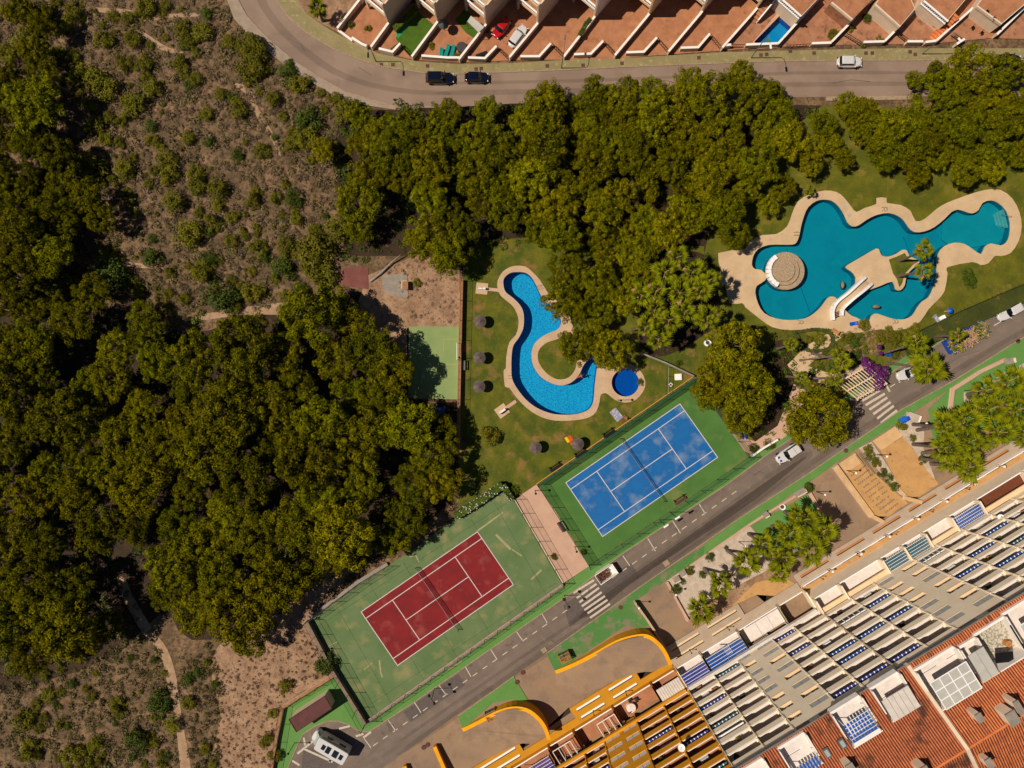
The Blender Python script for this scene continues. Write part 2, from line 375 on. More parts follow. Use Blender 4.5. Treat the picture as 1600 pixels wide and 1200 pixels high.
M_dry = mat('dry_scrub', (148,126,84), (98,92,44), sc=0.3, lo=0.35, hi=0.65, c3=(98,84,62), sc3=1.5, lo3=0.5, hi3=0.65, speck=0.2, spsc=4)
M_hedge = mat('hedge_leaf', (66,76,20), (48,60,16), sc=0.8, c3=(84,84,30), sc3=1.5)
M_flower = mat('white_flower', (216,206,214))
M_bougain = mat('purple_bougainvillea', (112,30,112), (84,20,88), sc=1.5)
M_redf = mat('red_flower', (170,40,30))
M_shadegrey = mat('grey_stool', (70,66,66))
M_bluecl = mat('blue_plastic', (20,80,190), rough=0.4)
M_cyan = mat('turquoise_fabric', (0,140,130))
M_orange = mat('orange_fabric', (220,80,20)); M_yellowc = mat('yellow_fabric', (230,190,20))
M_redp = mat('red_paint', (190,10,20), rough=0.2, coat=1.0, spec=0.5)
M_whitecar = mat('white_car_paint', (216,212,208), rough=0.2, coat=1.0, spec=0.5)
M_blackcar = mat('navy_black_car_paint', (10,14,30), rough=0.15, coat=1.0, spec=0.5)
M_tyre = mat('tyre_rubber', (22,22,22)); M_lampr = mat('tail_lamp', (150,10,16), rough=0.2); M_lampw = mat('head_lamp', (220,225,230), rough=0.1)
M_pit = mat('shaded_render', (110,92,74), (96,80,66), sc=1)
M_skin = mat('skin', (170,110,80)); M_cloth = mat('patterned_towel', (190,186,196), (150,146,170), sc=3, lo=0.45, hi=0.5)
M_magenta = mat('magenta_towel', (120,20,80))
M_lattice_tile = mat('pale_patio_tile', (206,196,176), (150,140,120), sc=4, lo=0.5, hi=0.56)
# ================================================================ ground, roads, pavements
def struct(name, m, loops, z, z0=None, zf=None, smooth_=False):
    b = MB(); b.prism([[tuple(P(x, y)[:2]) for x, y in lp] for lp in loops], z0, z, zf=zf)
    o = b.build(name, m); o['kind'] = 'structure'; return o

POOL1 = smooth(zoomed(700, 400, 4.444, [(480,112),(540,118),(580,150),(610,200),(635,255),(670,310),(720,350),(765,400),(785,460),(760,510),(700,535),(640,570),(600,610),(580,665),(582,730),(605,790),(650,845),(710,880),(770,897),(830,890),(880,860),(915,815),(935,770),(960,735),(1000,715),(1040,728),(1030,800),(1018,900),(1010,1000),(990,1050),(950,1080),(870,1100),(760,1100),(690,1085),(610,1050),(540,995),(480,920),(445,850),(440,760),(443,680),(455,620),(490,570),(520,510),(528,440),(520,380),(495,335),(450,290),(400,250),(385,200),(390,155),(430,120)]), 3)
POOL1_OUT = smooth(zoomed(700, 400, 4.444, [(480,68),(540,75),(590,115),(640,170),(690,250),(760,310),(830,380),(860,470),(900,560),(960,650),(1040,690),(1090,760),(1150,782),(1190,752),(1250,744),(1330,790),(1370,870),(1355,940),(1300,1000),(1230,1018),(1160,1000),(1110,960),(1085,952),(1060,965),(1052,1010),(1030,1080),(980,1120),(900,1138),(790,1145),(700,1135),(620,1105),(540,1050),(470,975),(425,915),(395,905),(386,797),(402,780),(405,700),(425,600),(470,550),(488,490),(488,430),(465,370),(430,330),(370,280),(345,230),(345,170),(380,110),(430,78)]), 2)
KID = [(977 + 21.5*cos(a*pi/14), 598 - 21.5*sin(a*pi/14)) for a in range(28)]
POOL2 = smooth(zoomed(1100, 280, 3.2, [(600,103),(560,110),(520,140),(500,180),(485,230),(475,280),(462,315),(440,328),(380,328),(320,330),(270,350),(245,385),(238,430),(255,450),(285,455),(315,490),(285,520),(262,535),(255,570),(270,625),(300,670),(360,697),(430,705),(500,697),(550,670),(590,630),(615,595),(640,587),(665,600),(700,650),(735,682),(760,692),(790,707),(822,712),(835,682),(860,672),(900,685),(950,700),(1000,700),(1040,680),(1065,640),(1090,610),(1120,590),(1145,540),(1160,480),(1162,420),(1170,370),(1200,335),(1250,318),(1300,325),(1340,350),(1382,376),(1400,340),(1430,322),(1480,332),(1510,315),(1525,280),(1528,220),(1510,160),(1470,120),(1430,107),(1390,120),(1370,155),(1340,172),(1310,165),(1270,153),(1235,165),(1200,200),(1150,240),(1100,262),(1050,265),(1020,240),(1000,210),(970,185),(920,170),(860,180),(810,205),(770,232),(740,237),(715,215),(700,180),(675,140),(640,110)]), 2)
POOL2_OUT = smooth(zoomed(1100, 280, 3.2, [(600,58),(660,65),(700,95),(735,140),(760,165),(800,145),(860,125),(860,95),(910,95),(912,120),(980,130),(1030,160),(1055,210),(1100,200),(1160,150),(1210,120),(1300,85),(1400,55),(1480,55),(1540,100),(1575,170),(1585,240),(1570,310),(1530,370),(1480,385),(1450,385),(1420,420),(1380,430),(1340,415),(1215,440),(1215,470),(1200,560),(1160,610),(1120,650),(1080,710),(1020,745),(950,757),(880,750),(800,765),(700,768),(640,750),(560,748),(430,755),(340,740),(280,700),(230,660),(205,640),(190,620),(125,620),(105,530),(55,530),(45,465),(85,460),(70,370),(200,350),(230,310),(290,280),(360,275),(415,235),(440,170),(470,110),(530,75)]), 2)
HPOOL = [(1178,66),(1217,26),(1236,42),(1216,72),(1184,73)]
PITS = [[(996,1049),(1021,1050),(1001,1063)], [(1181,929),(1214,931),(1197,943)], [(802,1161),(829,1162),(802,1179)], [(856,1135),(889,1105),(892,1113),(859,1136)],
        [(1362,806),(1388,806),(1375,812)], [(1413,776),(1436,777),(1424,783)]]
g = MB(); BIG = 1500.0
# a gently shaped sheet: big outer square, holes where the pools and light wells go down
g.prism([[(-BIG,-BIG),(BIG,-BIG),(BIG,BIG),(-BIG,BIG)]] + [[tuple(P(x, y)[:2]) for x, y in lp] for lp in (POOL1, KID, POOL2, HPOOL)] + [[tuple(P(x, y)[:2]) for x, y in lp] for lp in PITS], None, 0.0)
gr = g.build('ground', M_soil); gr['kind'] = 'structure'

ZL = 0.008
def zz():
    global ZL; ZL += 0.004; return ZL
def sheet(name, m, loops, z=None, **k):
    """thin sheet whose holes are the pools when listed"""
    return struct(name, m, loops, z if z is not None else zz(), **k)
# forest floor and sandy places
sheet('forest_floor', M_forest, [smooth([(-300,470),(40,500),(140,470),(290,520),(400,490),(560,455),(640,500),(650,620),(715,640),(715,760),(640,840),(560,890),(500,930),(440,980),(300,1000),(250,960),(120,1050),(-300,1080)], 3)])
sheet('forest_floor', M_forest, [[(530,170),(620,172),(760,160),(1050,160),(1290,165),(1240,200),(1200,240),(1150,300),(1110,350),(1100,400),(1118,480),(1085,560),(1083,586),(1040,560),(1000,500),(940,420),(800,400),(725,425),(640,400),(540,400),(520,260)]])
sheet('sandy_ground', M_sand, [smooth([(350,1000),(430,960),(480,968),(510,1010),(524,1053),(440,1104),(425,1210),(330,1210),(345,1120),(330,1050)], 3)])
sheet('sandy_ground', M_sand, [smooth([(480,968),(560,885),(600,860),(560,880),(500,890),(440,930)], 3)])
sheet('sandy_ground', M_sand, [[(575,430),(660,395),(718,430),(719,512),(636,512),(636,560),(560,520),(560,470)]])
sheet('dirt_path', M_path, [smooth([(182,905),(196,905),(210,935),(240,985),(262,1015),(276,1060),(284,1120),(300,1215),(284,1215),(274,1120),(262,1070),(250,1020),(224,990),(200,950)], 3)])
sheet('dirt_path', M_path, [smooth([(300,495),(380,480),(470,470),(480,478),(478,490),(440,492),(380,492),(305,502)], 2)])
sheet('dirt_path', M_path, [smooth([(110,400),(180,408),(250,415),(256,420),(170,416),(110,408)], 2)])
sheet('dirt_path', M_path, [smooth([(150,12),(200,15),(235,24),(270,22),(308,20),(308,26),(262,28),(225,34),(190,24),(150,18)], 2)])
sheet('dirt_path', M_path, [smooth([(215,45),(240,60),(262,74),(285,80),(283,84),(256,80),(236,68),(212,50)], 2)])
sheet('dirt_path', M_path, [smooth([(370,130),(392,140),(404,170),(428,210),(440,240),(436,242),(422,214),(398,178),(384,146),(368,136)], 2)])
# upper road
UP_OUT = [(372,-60),(372,0),(386,26),(420,62),(460,96),(500,122),(540,144),(620,168),(700,168),(800,162),(1000,158),(1240,152),(1420,151),(1700,150)]
UP_IN = [(425,-60),(432,0),(452,28),(480,52),(520,76),(560,93),(600,105),(660,114),(700,116),(850,111),(1000,104),(1200,96.5),(1300,95),(1475,94.5),(1700,93)]
sheet('upper_road', M_asph2, [UP_OUT + UP_IN[::-1]])
sheet('pavement', M_beigewalk, [[(350,-60),(355,0),(366,30),(384,50),(410,74),(448,104),(482,126),(520,148),(560,163),(618,172)] + UP_OUT[:8][::-1]], z=0.14, z0=0)
SIDE_IN = [(452,-60),(462,0),(480,22),(505,40),(528,54),(560,70),(592,84),(650,96),(720,101),(800,99),(900,93),(1000,90),(1080,85),(1130,82),(1212,80),(1300,78),(1400,76),(1700,76)]
sheet('pavement', M_olive, [UP_IN + SIDE_IN[::-1]], z=0.14, z0=0)
sheet('pavement', M_kerb, [[(1290,151.5),(1425,150),(1425,156),(1290,158)]], z=0.15, z0=0)
k = MB(); k.wall(PL(UP_IN), 0.16, 0, 0.17); k.build('kerb', M_kerb)['kind'] = 'structure'
k = MB(); k.wall(PL(UP_OUT[:9]), 0.16, 0, 0.17); k.build('kerb', M_kerb)['kind'] = 'structure'
for tr_ in ([(395,-20),(408,14),(440,55),(478,88),(520,116),(575,136),(640,147),(700,149),(700,143),(645,140),(580,129),(526,108),(486,80),(450,48),(420,10),(408,-20)],[(700,149),(900,146),(1240,136),(1430,134),(1430,128),(1240,129),(900,138),(700,142)],[(700,132),(900,129),(1240,117),(1430,116),(1430,112),(1240,112),(900,124),(700,128)]):
    sheet('wheel_track', M_track, [smooth(tr_, 2)])
# lower road
K_UP = [(576,1143),(648,1096),(720,1046),(900,921),(968,868),(1135,757),(1200,709),(1379,590),(1450,546),(1521,502),(1600,459),(1720,400)]
K_LO = [(520,1260),(600,1198),(620,1184),(710,1119),(803,1056),(853,1021),(938,961),(992,922),(1160,806),(1256,744),(1409,639),(1487,596),(1600,526),(1720,455)]
CURVE = [(440,1260),(450,1200),(464,1166),(474,1146),(492,1134),(512,1126),(528,1126),(544,1131),(558,1140),(576,1143)]
sheet('road', M_asph, [CURVE + K_UP[1:] + K_LO[::-1]])
sheet('road_patch', M_asphd, [[(474,1172),(508,1160),(545,1182),(520,1205),(470,1210)]])
sheet('road_patch', M_asphd, [[(630,1112),(716,1052),(727,1070),(642,1128)]])
sheet('road_patch', M_asphd, [[(880,945),(930,912),(985,880),(1000,900),(930,950),(890,980)]])
# worn dark wheel track on the far lane
sheet('wheel_track', M_track, [smooth([(640,1172),(800,1062),(960,955),(1180,790),(1400,640),(1600,520),(1600,512),(1400,630),(1180,778),(955,943),(790,1055),(636,1164)], 2)])
sheet('wheel_track', M_track, [smooth([(640,1150),(800,1040),(940,945),(1150,795),(1150,789),(940,938),(800,1034),(640,1144)], 2)])
sheet('wheel_track', M_track2, [smooth([(905,962),(960,918),(1060,848),(1160,778),(1236,726),(1258,716),(1180,780),(1080,848),(985,912),(930,958)], 3)])
sheet('wheel_track', M_track, [smooth([(890,972),(955,915),(1060,843),(1160,771),(1236,716),(1270,712),(1180,788),(1080,856),(985,920),(930,968)], 3)])
# base of the forecourt along the block
sheet('forecourt', M_plaza, [[(520,1262)] + [(x, y) for x, y in K_LO[1:]] + [(1720,760),(1380,1000),(700,1400)]] + PITS, z=0.03)
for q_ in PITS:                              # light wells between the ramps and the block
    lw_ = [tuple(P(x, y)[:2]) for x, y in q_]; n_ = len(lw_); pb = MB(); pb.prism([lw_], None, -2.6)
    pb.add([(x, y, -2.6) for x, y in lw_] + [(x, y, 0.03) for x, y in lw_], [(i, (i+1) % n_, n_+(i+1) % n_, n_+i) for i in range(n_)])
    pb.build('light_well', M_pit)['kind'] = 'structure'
# painted green pavements
GP = [(430,1260),(443,1104),(523,1056),(572,1130),(574,1141)]
sheet('green_pavement', M_gpave, [[(425,1262),(430,1200),(443,1104),(526,1054),(572,1128),(660,1070),(880,913),(921,884),(1046,800),(1169,716),(1215,690),(1375,582),(1440,540),(1515,496),(1595,452),(1720,385)] + K_UP[::-1] + CURVE[::-1][1:]], z=0.13, z0=0)
sheet('green_pavement', M_gpave, [[(716,1119),(803,1057),(829,1100),(800,1092),(770,1098),(723,1139)]], z=0.13, z0=0)
sheet('green_pavement', M_gpaves, [[(854,1022),(938,962),(992,923),(1042,890),(1100,852),(1100,868),(1040,908),(996,936),(1034,1000),(1020,990),(980,975),(930,1010),(868,1050)]], z=0.13, z0=0)
sheet('green_pavement', M_gpave, [[(1100,851),(1160,806.5),(1256,744.5),(1409,639.5),(1487,596.5),(1600,526.5),(1720,455),(1720,700),(1590,690),(1460,700),(1450,640),(1482,609),(1464,620),(1435,639),(1396,665),(1341,699),(1302,726),(1272,748),(1172,818),(1100,867)]], z=0.131, z0=0)
sheet('green_pavement', M_gpave, [[(1174,821),(1260,773),(1282,800),(1250,860),(1205,850),(1182,834)]], z=0.1, z0=0)
kb = MB(); kb.wall(PL(K_UP), 0.15, 0, 0.15); kb.build('kerb', M_kerb)['kind'] = 'structure'
kb = MB(); kb.wall(PL(CURVE), 0.15, 0, 0.15); kb.build('kerb', M_kerb)['kind'] = 'structure'
kb = MB(); kb.wall(PL([(853,1021),(938,961),(992,922),(1160,806),(1256,744),(1409,639),(1487,596),(1600,526),(1720,455)]), 0.15, 0, 0.15); kb.build('kerb', M_kerb)['kind'] = 'structure'
kb = MB(); kb.wall(PL([(716,1118),(803,1056)]), 0.15, 0, 0.15); kb.build('kerb', M_kerb)['kind'] = 'structure'
# road markings
def mark(px0, px1, w=0.14, m=M_white, z=None):
    b = MB(); a = P(*px0); c = P(*px1); d = (c-a).normalized(); n = Vector((-d.y, d.x, 0))*w/2; z = z or 0.225
    b.add([(a-n)[:2]+(z,) if False else (a.x-n.x, a.y-n.y, z), (c.x-n.x, c.y-n.y, z), (c.x+n.x, c.y+n.y, z), (a.x+n.x, a.y+n.y, z)], [(0,1,2,3)]); return b
ZMK = ZL + 0.006
def marks(name, segs, w, m=M_white, z=None):
    for a, c in segs:
        o = mark(a, c, w, m, z or ZMK).build(name, m); o['kind'] = 'structure'
bays = [((1095,768),(1142,774)), ((1092,787),(1102,803)), ((1051,814),(1063,833)), ((1012,841),(1024,861)), ((973,868),(984,884)), ((934,895),(941,909)),
        ((846,957),(855,973)), ((806,985),(817,1001)), ((766,1013),(776,1029)), ((727,1041),(736,1057)), ((685,1069),(697,1085)), ((647,1096),(658,1113)), ((607,1125),(618,1141)), ((569,1153),(580,1168))]
marks('bay_line', bays[1:], 0.16)
t0 = [(s, s+9) for s in range(0, 760, 19)]
def along(s): # dashed edge of the parking lane
    return (583 + s*0.8188, 1165 - s*0.5740)
for s, e in t0:
    a, c = along(s), along(e)
    if 882 < a[0] < 950: continue
    if a[0] > 1150: continue
    mark(a, c, 0.15, M_white, ZMK).build('lane_dash', M_white)['kind'] = 'structure'
marks('lane_dash', [((1390,605),(1398,600)),((1404,598),(1413,592)),((1430,580),(1438,575)),((1479,549),(1486,545)),((1533,516),(1543,510)),((1552,509),(1564,502)),((1581,495),(1592,488))], 0.16)
marks('bay_line', [((465,1177),(490,1157)),((476,1170),(520,1190)),((514,1190),(521,1184)),((457,1188),(468,1195)),((475,1152),(477,1164)),((530,1138),(547,1134)),((556,1150),(568,1146)),((568,1152),(580,1143)),((1381,597),(1390,612))], 0.35)
for i, (a, c) in enumerate([((1341,617),(1372,602)),((1347,626),(1377,608)),((1352,633),(1382,615)),((1358,640),(1386,621)),((1364,647),(1391,628)),((1370,654),(1396,634)),((1376,661),(1401,641))]):
    marks('crossing_stripe', [(a, c)], 0.42)
for a, c in [((896,926),(928,906)),((901,934),(932,912)),((905,941),(936,918)),((909,947),(940,925)),((913,953),(945,931)),((918,958),(949,937)),((922,965),(953,943))]:
    marks('crossing_stripe', [(a, c)], 0.36)
# forecourts in ochre and white planters
sheet('paving', M_oplaza, [[(1322,739),(1347,722),(1418,786),(1388,807),(1362,806)]], z=0.12, z0=0)
sheet('paving', M_oplaza, [[(1375,703),(1411,682),(1466,756),(1436,776),(1413,776)]], z=0.12, z0=0)
for k_, (x0, y0, x1, y1, dx, dy) in enumerate([(1309,724,1334,707,12.5,15),(1361,689,1396,666,14.5,14.5)]):
    for i in range(4):
        a = i/4; c = (i+1)/4
        st = MB(); st.prism([[tuple(P(*q)[:2]) for q in [(x0+dx*a,y0+dy*a),(x1+dx*a,y1+dy*a),(x1+dx*c,y1+dy*c),(x0+dx*c,y0+dy*c)]]], 0, 0.46-0.08*i)
        st.build('step', M_opave2)['kind'] = 'structure'
qd = MB()                                   # dark inlaid squares of the left court, worn away in places
RQ = random.Random(6)
for i in range(13):
    for j in range(8):
        if RQ.random() < 0.12: continue
        px_ = 1334 + i*5.6 + j*3.0 - 4; py_ = 727 + i*6.6 - j*2.2 + 16
        if not (px_ < 1412 and py_ < 802): continue
        c_ = P(px_, py_); qd.obox((c_.x, c_.y, 0.121), 0.28, 0.28, 0.006, radians(-52))
o_ = qd.build('paving_inlay', mat('inlay_stone', (150,124,98), (130,108,88), sc=2)); o_['kind'] = 'structure'
hr = MB()
for a_, c_ in (((1337,711),(1362,744)),((1343,709),(1366,741))): hr.tube([P(*a_, 0.1), P(*a_, 1.0), P(*c_, 1.0), P(*c_, 0.1)], 0.03, 5)
sheet('planter_bed', M_gravel, [[(1341,700),(1361,690),(1386,727),(1413,776),(1405,772),(1372,735)]], z=0.2, z0=0)
sheet('planter_bed', M_gravel, [[(1397,666),(1413,648),(1432,650),(1443,675),(1442,700),(1460,748),(1452,740),(1425,700)]], z=0.2, z0=0)
sheet('planter_bed', M_gravel, [[(1170,820),(1042,906),(1050,926),(1056,936),(1072,970),(1100,985),(1130,955),(1180,929),(1225,900),(1205,850),(1182,834)]], z=0.1, z0=0)
sheet('planter_bed', M_sand, [[(1072,966),(1110,938),(1180,900),(1222,880),(1228,903),(1180,929),(1110,975),(1085,984)]], z=0.11, z0=0)
sheet('paving', M_oplaza, [[(1142,948),(1180,910),(1222,900),(1244,913),(1214,931),(1181,929)]], z=0.115, z0=0)
sheet('planter_bed', M_gravel, [[(1505,613),(1545,618),(1545,628),(1505,628)]], z=0.2, z0=0)
sheet('planter_bed', M_gravel, [[(1590,572),(1640,545),(1640,575),(1590,580)]], z=0.2, z0=0)
# garden lawns round the pools
sheet('lawn', M_lawn, [[(724,402),(750,375),(860,370),(1000,380),(1100,385),(1104,480),(1084,588),(840,755),(806,776),(787,752),(716,796),(716,740),(722,560)], POOL1, KID], z=0.06)
sheet('lawn', M_lawn2, [[(1085,480),(1100,400),(1110,350),(1150,300),(1200,240),(1240,200),(1285,165),(1375,165),(1720,230),(1720,378),(1595,445),(1515,490),(1440,534),(1375,576),(1215,688),(1172,708),(1086,590)], POOL2], z=0.064)
sheet('garden_path', M_pink, [[(838,757),(880,815),(921,884),(880,911),(806,779)]], z=0.12, z0=0)
sheet('garden_path', M_deck2, [[(1230,570),(1260,540),(1330,500),(1345,505),(1290,545),(1262,572),(1300,585),(1330,575),(1345,590),(1300,600),(1245,595)]], z=0.1, z0=0)
sheet('garden_path', M_pink, [[(1130,672),(1180,690),(1215,665),(1240,600),(1262,612),(1235,680),(1180,712),(1150,700)]], z=0.08)
sheet('forest_floor', M_forest, [smooth([(1000,400),(1060,392),(1108,400),(1120,440),(1124,500),(1090,530),(1040,556),(1000,540)], 2)], z=0.07)
sheet('forest_floor', M_forest, [smooth([(1200,545),(1225,530),(1240,560),(1255,600),(1230,660),(1200,690),(1170,680),(1180,600)], 2)], z=0.072)
# old sports pitch and brown court in the wood
sheet('concrete_pad', mat('old_red_court', (132,78,68), (116,66,60), sc=0.6, speck=0.06), [[(536,419),(575,417),(576,452),(532,446)]], z=0.07)
sheet('concrete_pad', M_conc, [[(597,430),(636,428),(638,466),(612,462),(598,452)]], z=0.1, z0=0)
sheet('concrete_pad', mat('old_green_pitch', (142,158,98), (130,150,92), sc=0.3, speck=0.03), [[(639,510),(717,510),(715,624),(638,622)]], z=0.08)
b = MB()
for a, c in [((693,530),(715,530)),((693,530),(693,548)),((672,569),(714,569))]:
    q = mark(a, c, 0.1, None, 0.09); b.add(q.v, q.f)
b.build('pitch_line', mat('faded_yellow_line', (176,164,90)))['kind'] = 'structure'

RB_ = random.Random(12)
for i in range(26):                      # oil stains in the bays and filled cracks
    s_ = RB_.uniform(20, 640); a = along(s_); off = RB_.uniform(4, 16); c = (a[0]-off*0.57, a[1]-off*0.82); r = RB_.uniform(0.15, 0.5)
    q = P(*c); b = MB(); b.prism([smooth([(q.x+r*RB_.uniform(.5,1.2)*cos(k*1.05), q.y+r*RB_.uniform(.5,1.2)*sin(k*1.05)) for k in range(6)], 3)], None, ZL+0.012); b.build('oil_stain', M_track)['kind'] = 'structure'
def crack(pts, w=0.05, m=None, z=None):
    b = MB(); pp = PL(pts)
    for a, c in zip(pp, pp[1:]):
        q = mark((0,0),(1,0)); d = (c-a).normalized(); n = Vector((-d.y, d.x, 0))*w/2; zc = z or ZL+0.014
        b.add([(a.x-n.x,a.y-n.y,zc),(c.x-n.x,c.y-n.y,zc),(c.x+n.x,c.y+n.y,zc),(a.x+n.x,a.y+n.y,zc)], [(0,1,2,3)])
    o = b.build('crack', m or M_asphd); o['kind'] = 'structure'
for pts in ([(1038,866),(1046,876),(1052,880)],[(1170,738),(1182,742),(1190,733),(1200,728)],[(1176,745),(1184,736),(1196,740)],[(760,1075),(775,1080),(790,1074)],[(1000,130),(1040,126),(1060,131)],[(450,60),(470,70),(476,80)],[(560,105),(580,118)],[(1300,130),(1330,125),(1360,128)],[(860,1000),(880,1010),(905,1002)],[(1480,570),(1500,556),(1530,548)]): crack(pts, 0.07)
# ================================================================ the apartment block (frame: x = along, y = -away, z up)
CB, SB = cos(RB), sin(RB)
def UV(px, py, z=0.0):
    q = P(px, py, z); return (q.x*CB + q.y*SB, -(-q.x*SB + q.y*CB))      # (u, V)
V0 = 58.4; ST = 2.85; DEP = 1.7
def zr(n): return 6 + ST*n
RNG = random.Random(5)
FACE = {}
def shared(key, fn):
    if key not in FACE: FACE[key] = fn()
    return FACE[key]
def slope_z(V): return 27.45 + (V - 57.9) * 0.29 if V < 68.6 else 30.55 - (V - 68.6) * 0.29

def balcony_mesh(w, wallm):
    def f():
        b = MB()
        b.mi = 1; b.box(0.07, -DEP, -1.0, w-0.07, -0.14, -0.92)            # floor (local z=0 is the rail)
        b.mi = 0; b.box(0.07, -0.14, -1.14, w-0.07, 0.0, -0.1)             # parapet
        b.box(0.07, -DEP, -1.12, w-0.07, -0.14, -1.0)
        # splayed corner piece beside the fin
        b.add([(w-0.07,-DEP,-0.92),(w-0.07,-0.14,-0.92),(w-0.42,-0.14,-0.92),(w-0.07,-DEP,-0.1),(w-0.07,-0.14,-0.1),(w-0.42,-0.14,-0.1)], [(0,1,2),(3,5,4),(0,2,5,3),(1,4,5,2)])
        return b.mesh('balcony', [wallm, M_terra if wallm is M_yel else M_floorg])
    return shared(('bal', round(w, 2), wallm.name), f)
def rail_mesh(w):
    def f():
        b = MB(); b.box(0.3, -0.15, -0.02, w-0.2, -0.05, 0.06)
        n = max(2, int(w/1.6))
        for i in range(n+1):
            x = 0.35 + (w-0.6)*i/n; b.box(x-0.03, -0.13, -0.12, x+0.03, -0.07, -0.02)
        return b.mesh('rail', M_whitep)
    return shared(('rail', round(w, 2)), f)
def door_mesh(w):
    def f():
        b = MB(); b.mi = 0; b.box(0.8, -DEP-0.02, -0.92, w-0.8, -DEP+0.05, 1.15)
        b.mi = 1
        for x in (0.8, w/2-0.04, w-0.88): b.box(x, -DEP+0.05, -0.92, x+0.08, -DEP+0.09, 1.15)
        b.box(0.8, -DEP+0.05, 1.07, w-0.8, -DEP+0.09, 1.15)
        return b.mesh('window', [M_glass, M_whitep])
    return shared(('door', round(w, 2)), f)
def awn_mesh(w, m, rows, white=True):
    def f():
        b = MB(); n = int(w/0.17)
        for i in range(n):
            x = 0.25 + (w-0.5)*i/n
            b.mi = (1 if i % 4 == 3 else 0) if white else 0
            b.add([(x,-DEP,1.05),(x+0.14,-DEP,1.05),(x+0.14,-0.1,0.75),(x,-0.1,0.75),(x,-DEP,1.0),(x+0.14,-DEP,1.0),(x+0.14,-0.1,0.7),(x,-0.1,0.7)],
                  [(0,3,2,1),(4,5,6,7),(0,1,5,4),(1,2,6,5),(2,3,7,6),(3,0,4,7)])
        return b.mesh('awning', [m, M_whitep if white else m])
    return shared(('awn', round(w, 2), m.name, white), f)
def chair_mesh():
    def f():
        b = MB()
        b.box(0, 0, 0, 1.3, 0.5, 0.35); b.box(0, 0.4, 0.35, 1.3, 0.5, 0.75); b.box(0, 0, 0.35, 0.12, 0.4, 0.55); b.box(1.18, 0, 0.35, 1.3, 0.4, 0.55)
        return b.mesh('garden_furniture', M_whitep)
    return shared('chair', f)
def frame_glass_mesh(w):
    def f():
        b = MB(); b.mi = 0; b.box(0.2, -0.12, -0.12, w-0.2, -0.08, 1.1)
        b.mi = 1; n = max(3, int(w/0.9))
        for i in range(n+1):
            x = 0.2 + (w-0.4)*i/n; b.box(x-0.05, -0.16, -0.12, x+0.05, -0.04, 1.15); b.box(x-0.05, -1.3, 1.1, x+0.05, -0.04, 1.2)
        b.box(0.2, -0.18, 1.1, w-0.2, -0.02, 1.2)
        return b.mesh('glazed_enclosure', [M_glass, M_whitep])
    return shared(('gl', round(w, 2)), f)
def slot_meshes(w, wallm, sillm):
    def f():
        a = MB(); a.box(0, -0.6, -2.05, w, 0.0, -0.35)        # spandrel below this opening
        s = MB(); s.box(0.06, -0.58, -0.35, w-0.06, 0.03, -0.27)
        g = MB(); g.mi = 0; g.box(0.05, -0.62, -0.27, w-0.05, -0.56, 0.8); g.mi = 1
        n = 5
        for i in range(n+1):
            x = 0.05 + (w-0.1)*i/n; g.box(x-0.035, -0.56, -0.27, x+0.035, -0.52, 0.8)
        g.box(0.05, -0.56, 0.22, w-0.05, -0.52, 0.30); g.box(w/2-0.14, -0.55, -0.27, w/2+0.14, -0.5, 0.8)
        c = MB(); c.mi = 0; c.box(0.02, -0.12, -0.27, w/2-0.03, -0.04, 0.8); c.box(w/2+0.03, -0.12, -0.27, w-0.02, -0.04, 0.8)
        return a.mesh('spandrel', wallm), s.mesh('sill', sillm), g.mesh('window', [M_glass, M_whitep]), c.mesh('window', [M_roofsheet if wallm is M_yel else M_lglass])
    return shared(('slot', round(w, 2), wallm.name), f)

# bays: (kind, u0, u1)
YEL = [('bal',-42,-37),('slot',-36.6,-34.2),('slot',-32.2,-29.8),('bal',-29.6,-26.0),('bal',-26.0,-21.7),('bal',-21.7,-17.9),('slot',-17.7,-15.0),('slot',-14.3,-11.8),('bal',-11.6,-6.4),('bal',-6.4,-1.7)]
BG1 = [('bal',-1.6,3.3),('bal',3.3,7.9),('slot',8.2,10.2),('slot',11.7,14.4),('bal',14.6,18.7),('bal',18.7,23.7)]
BG2 = [('bal',23.7,28.7),('bal',28.7,33.2),('slot',33.5,36.0),('slot',37.8,40.5),('bal',40.7,45.2),('bal',45.2,50.0),
       ('bal',50.0,54.9),('bal',54.9,59.6),('slot',59.9,62.5),('slot',64.2,66.9),('bal',67.1,71.6),('bal',71.6,76.4),('bal',76.4,81.3)]
AWN_Y = {(-6.4,6):('rail2',),}
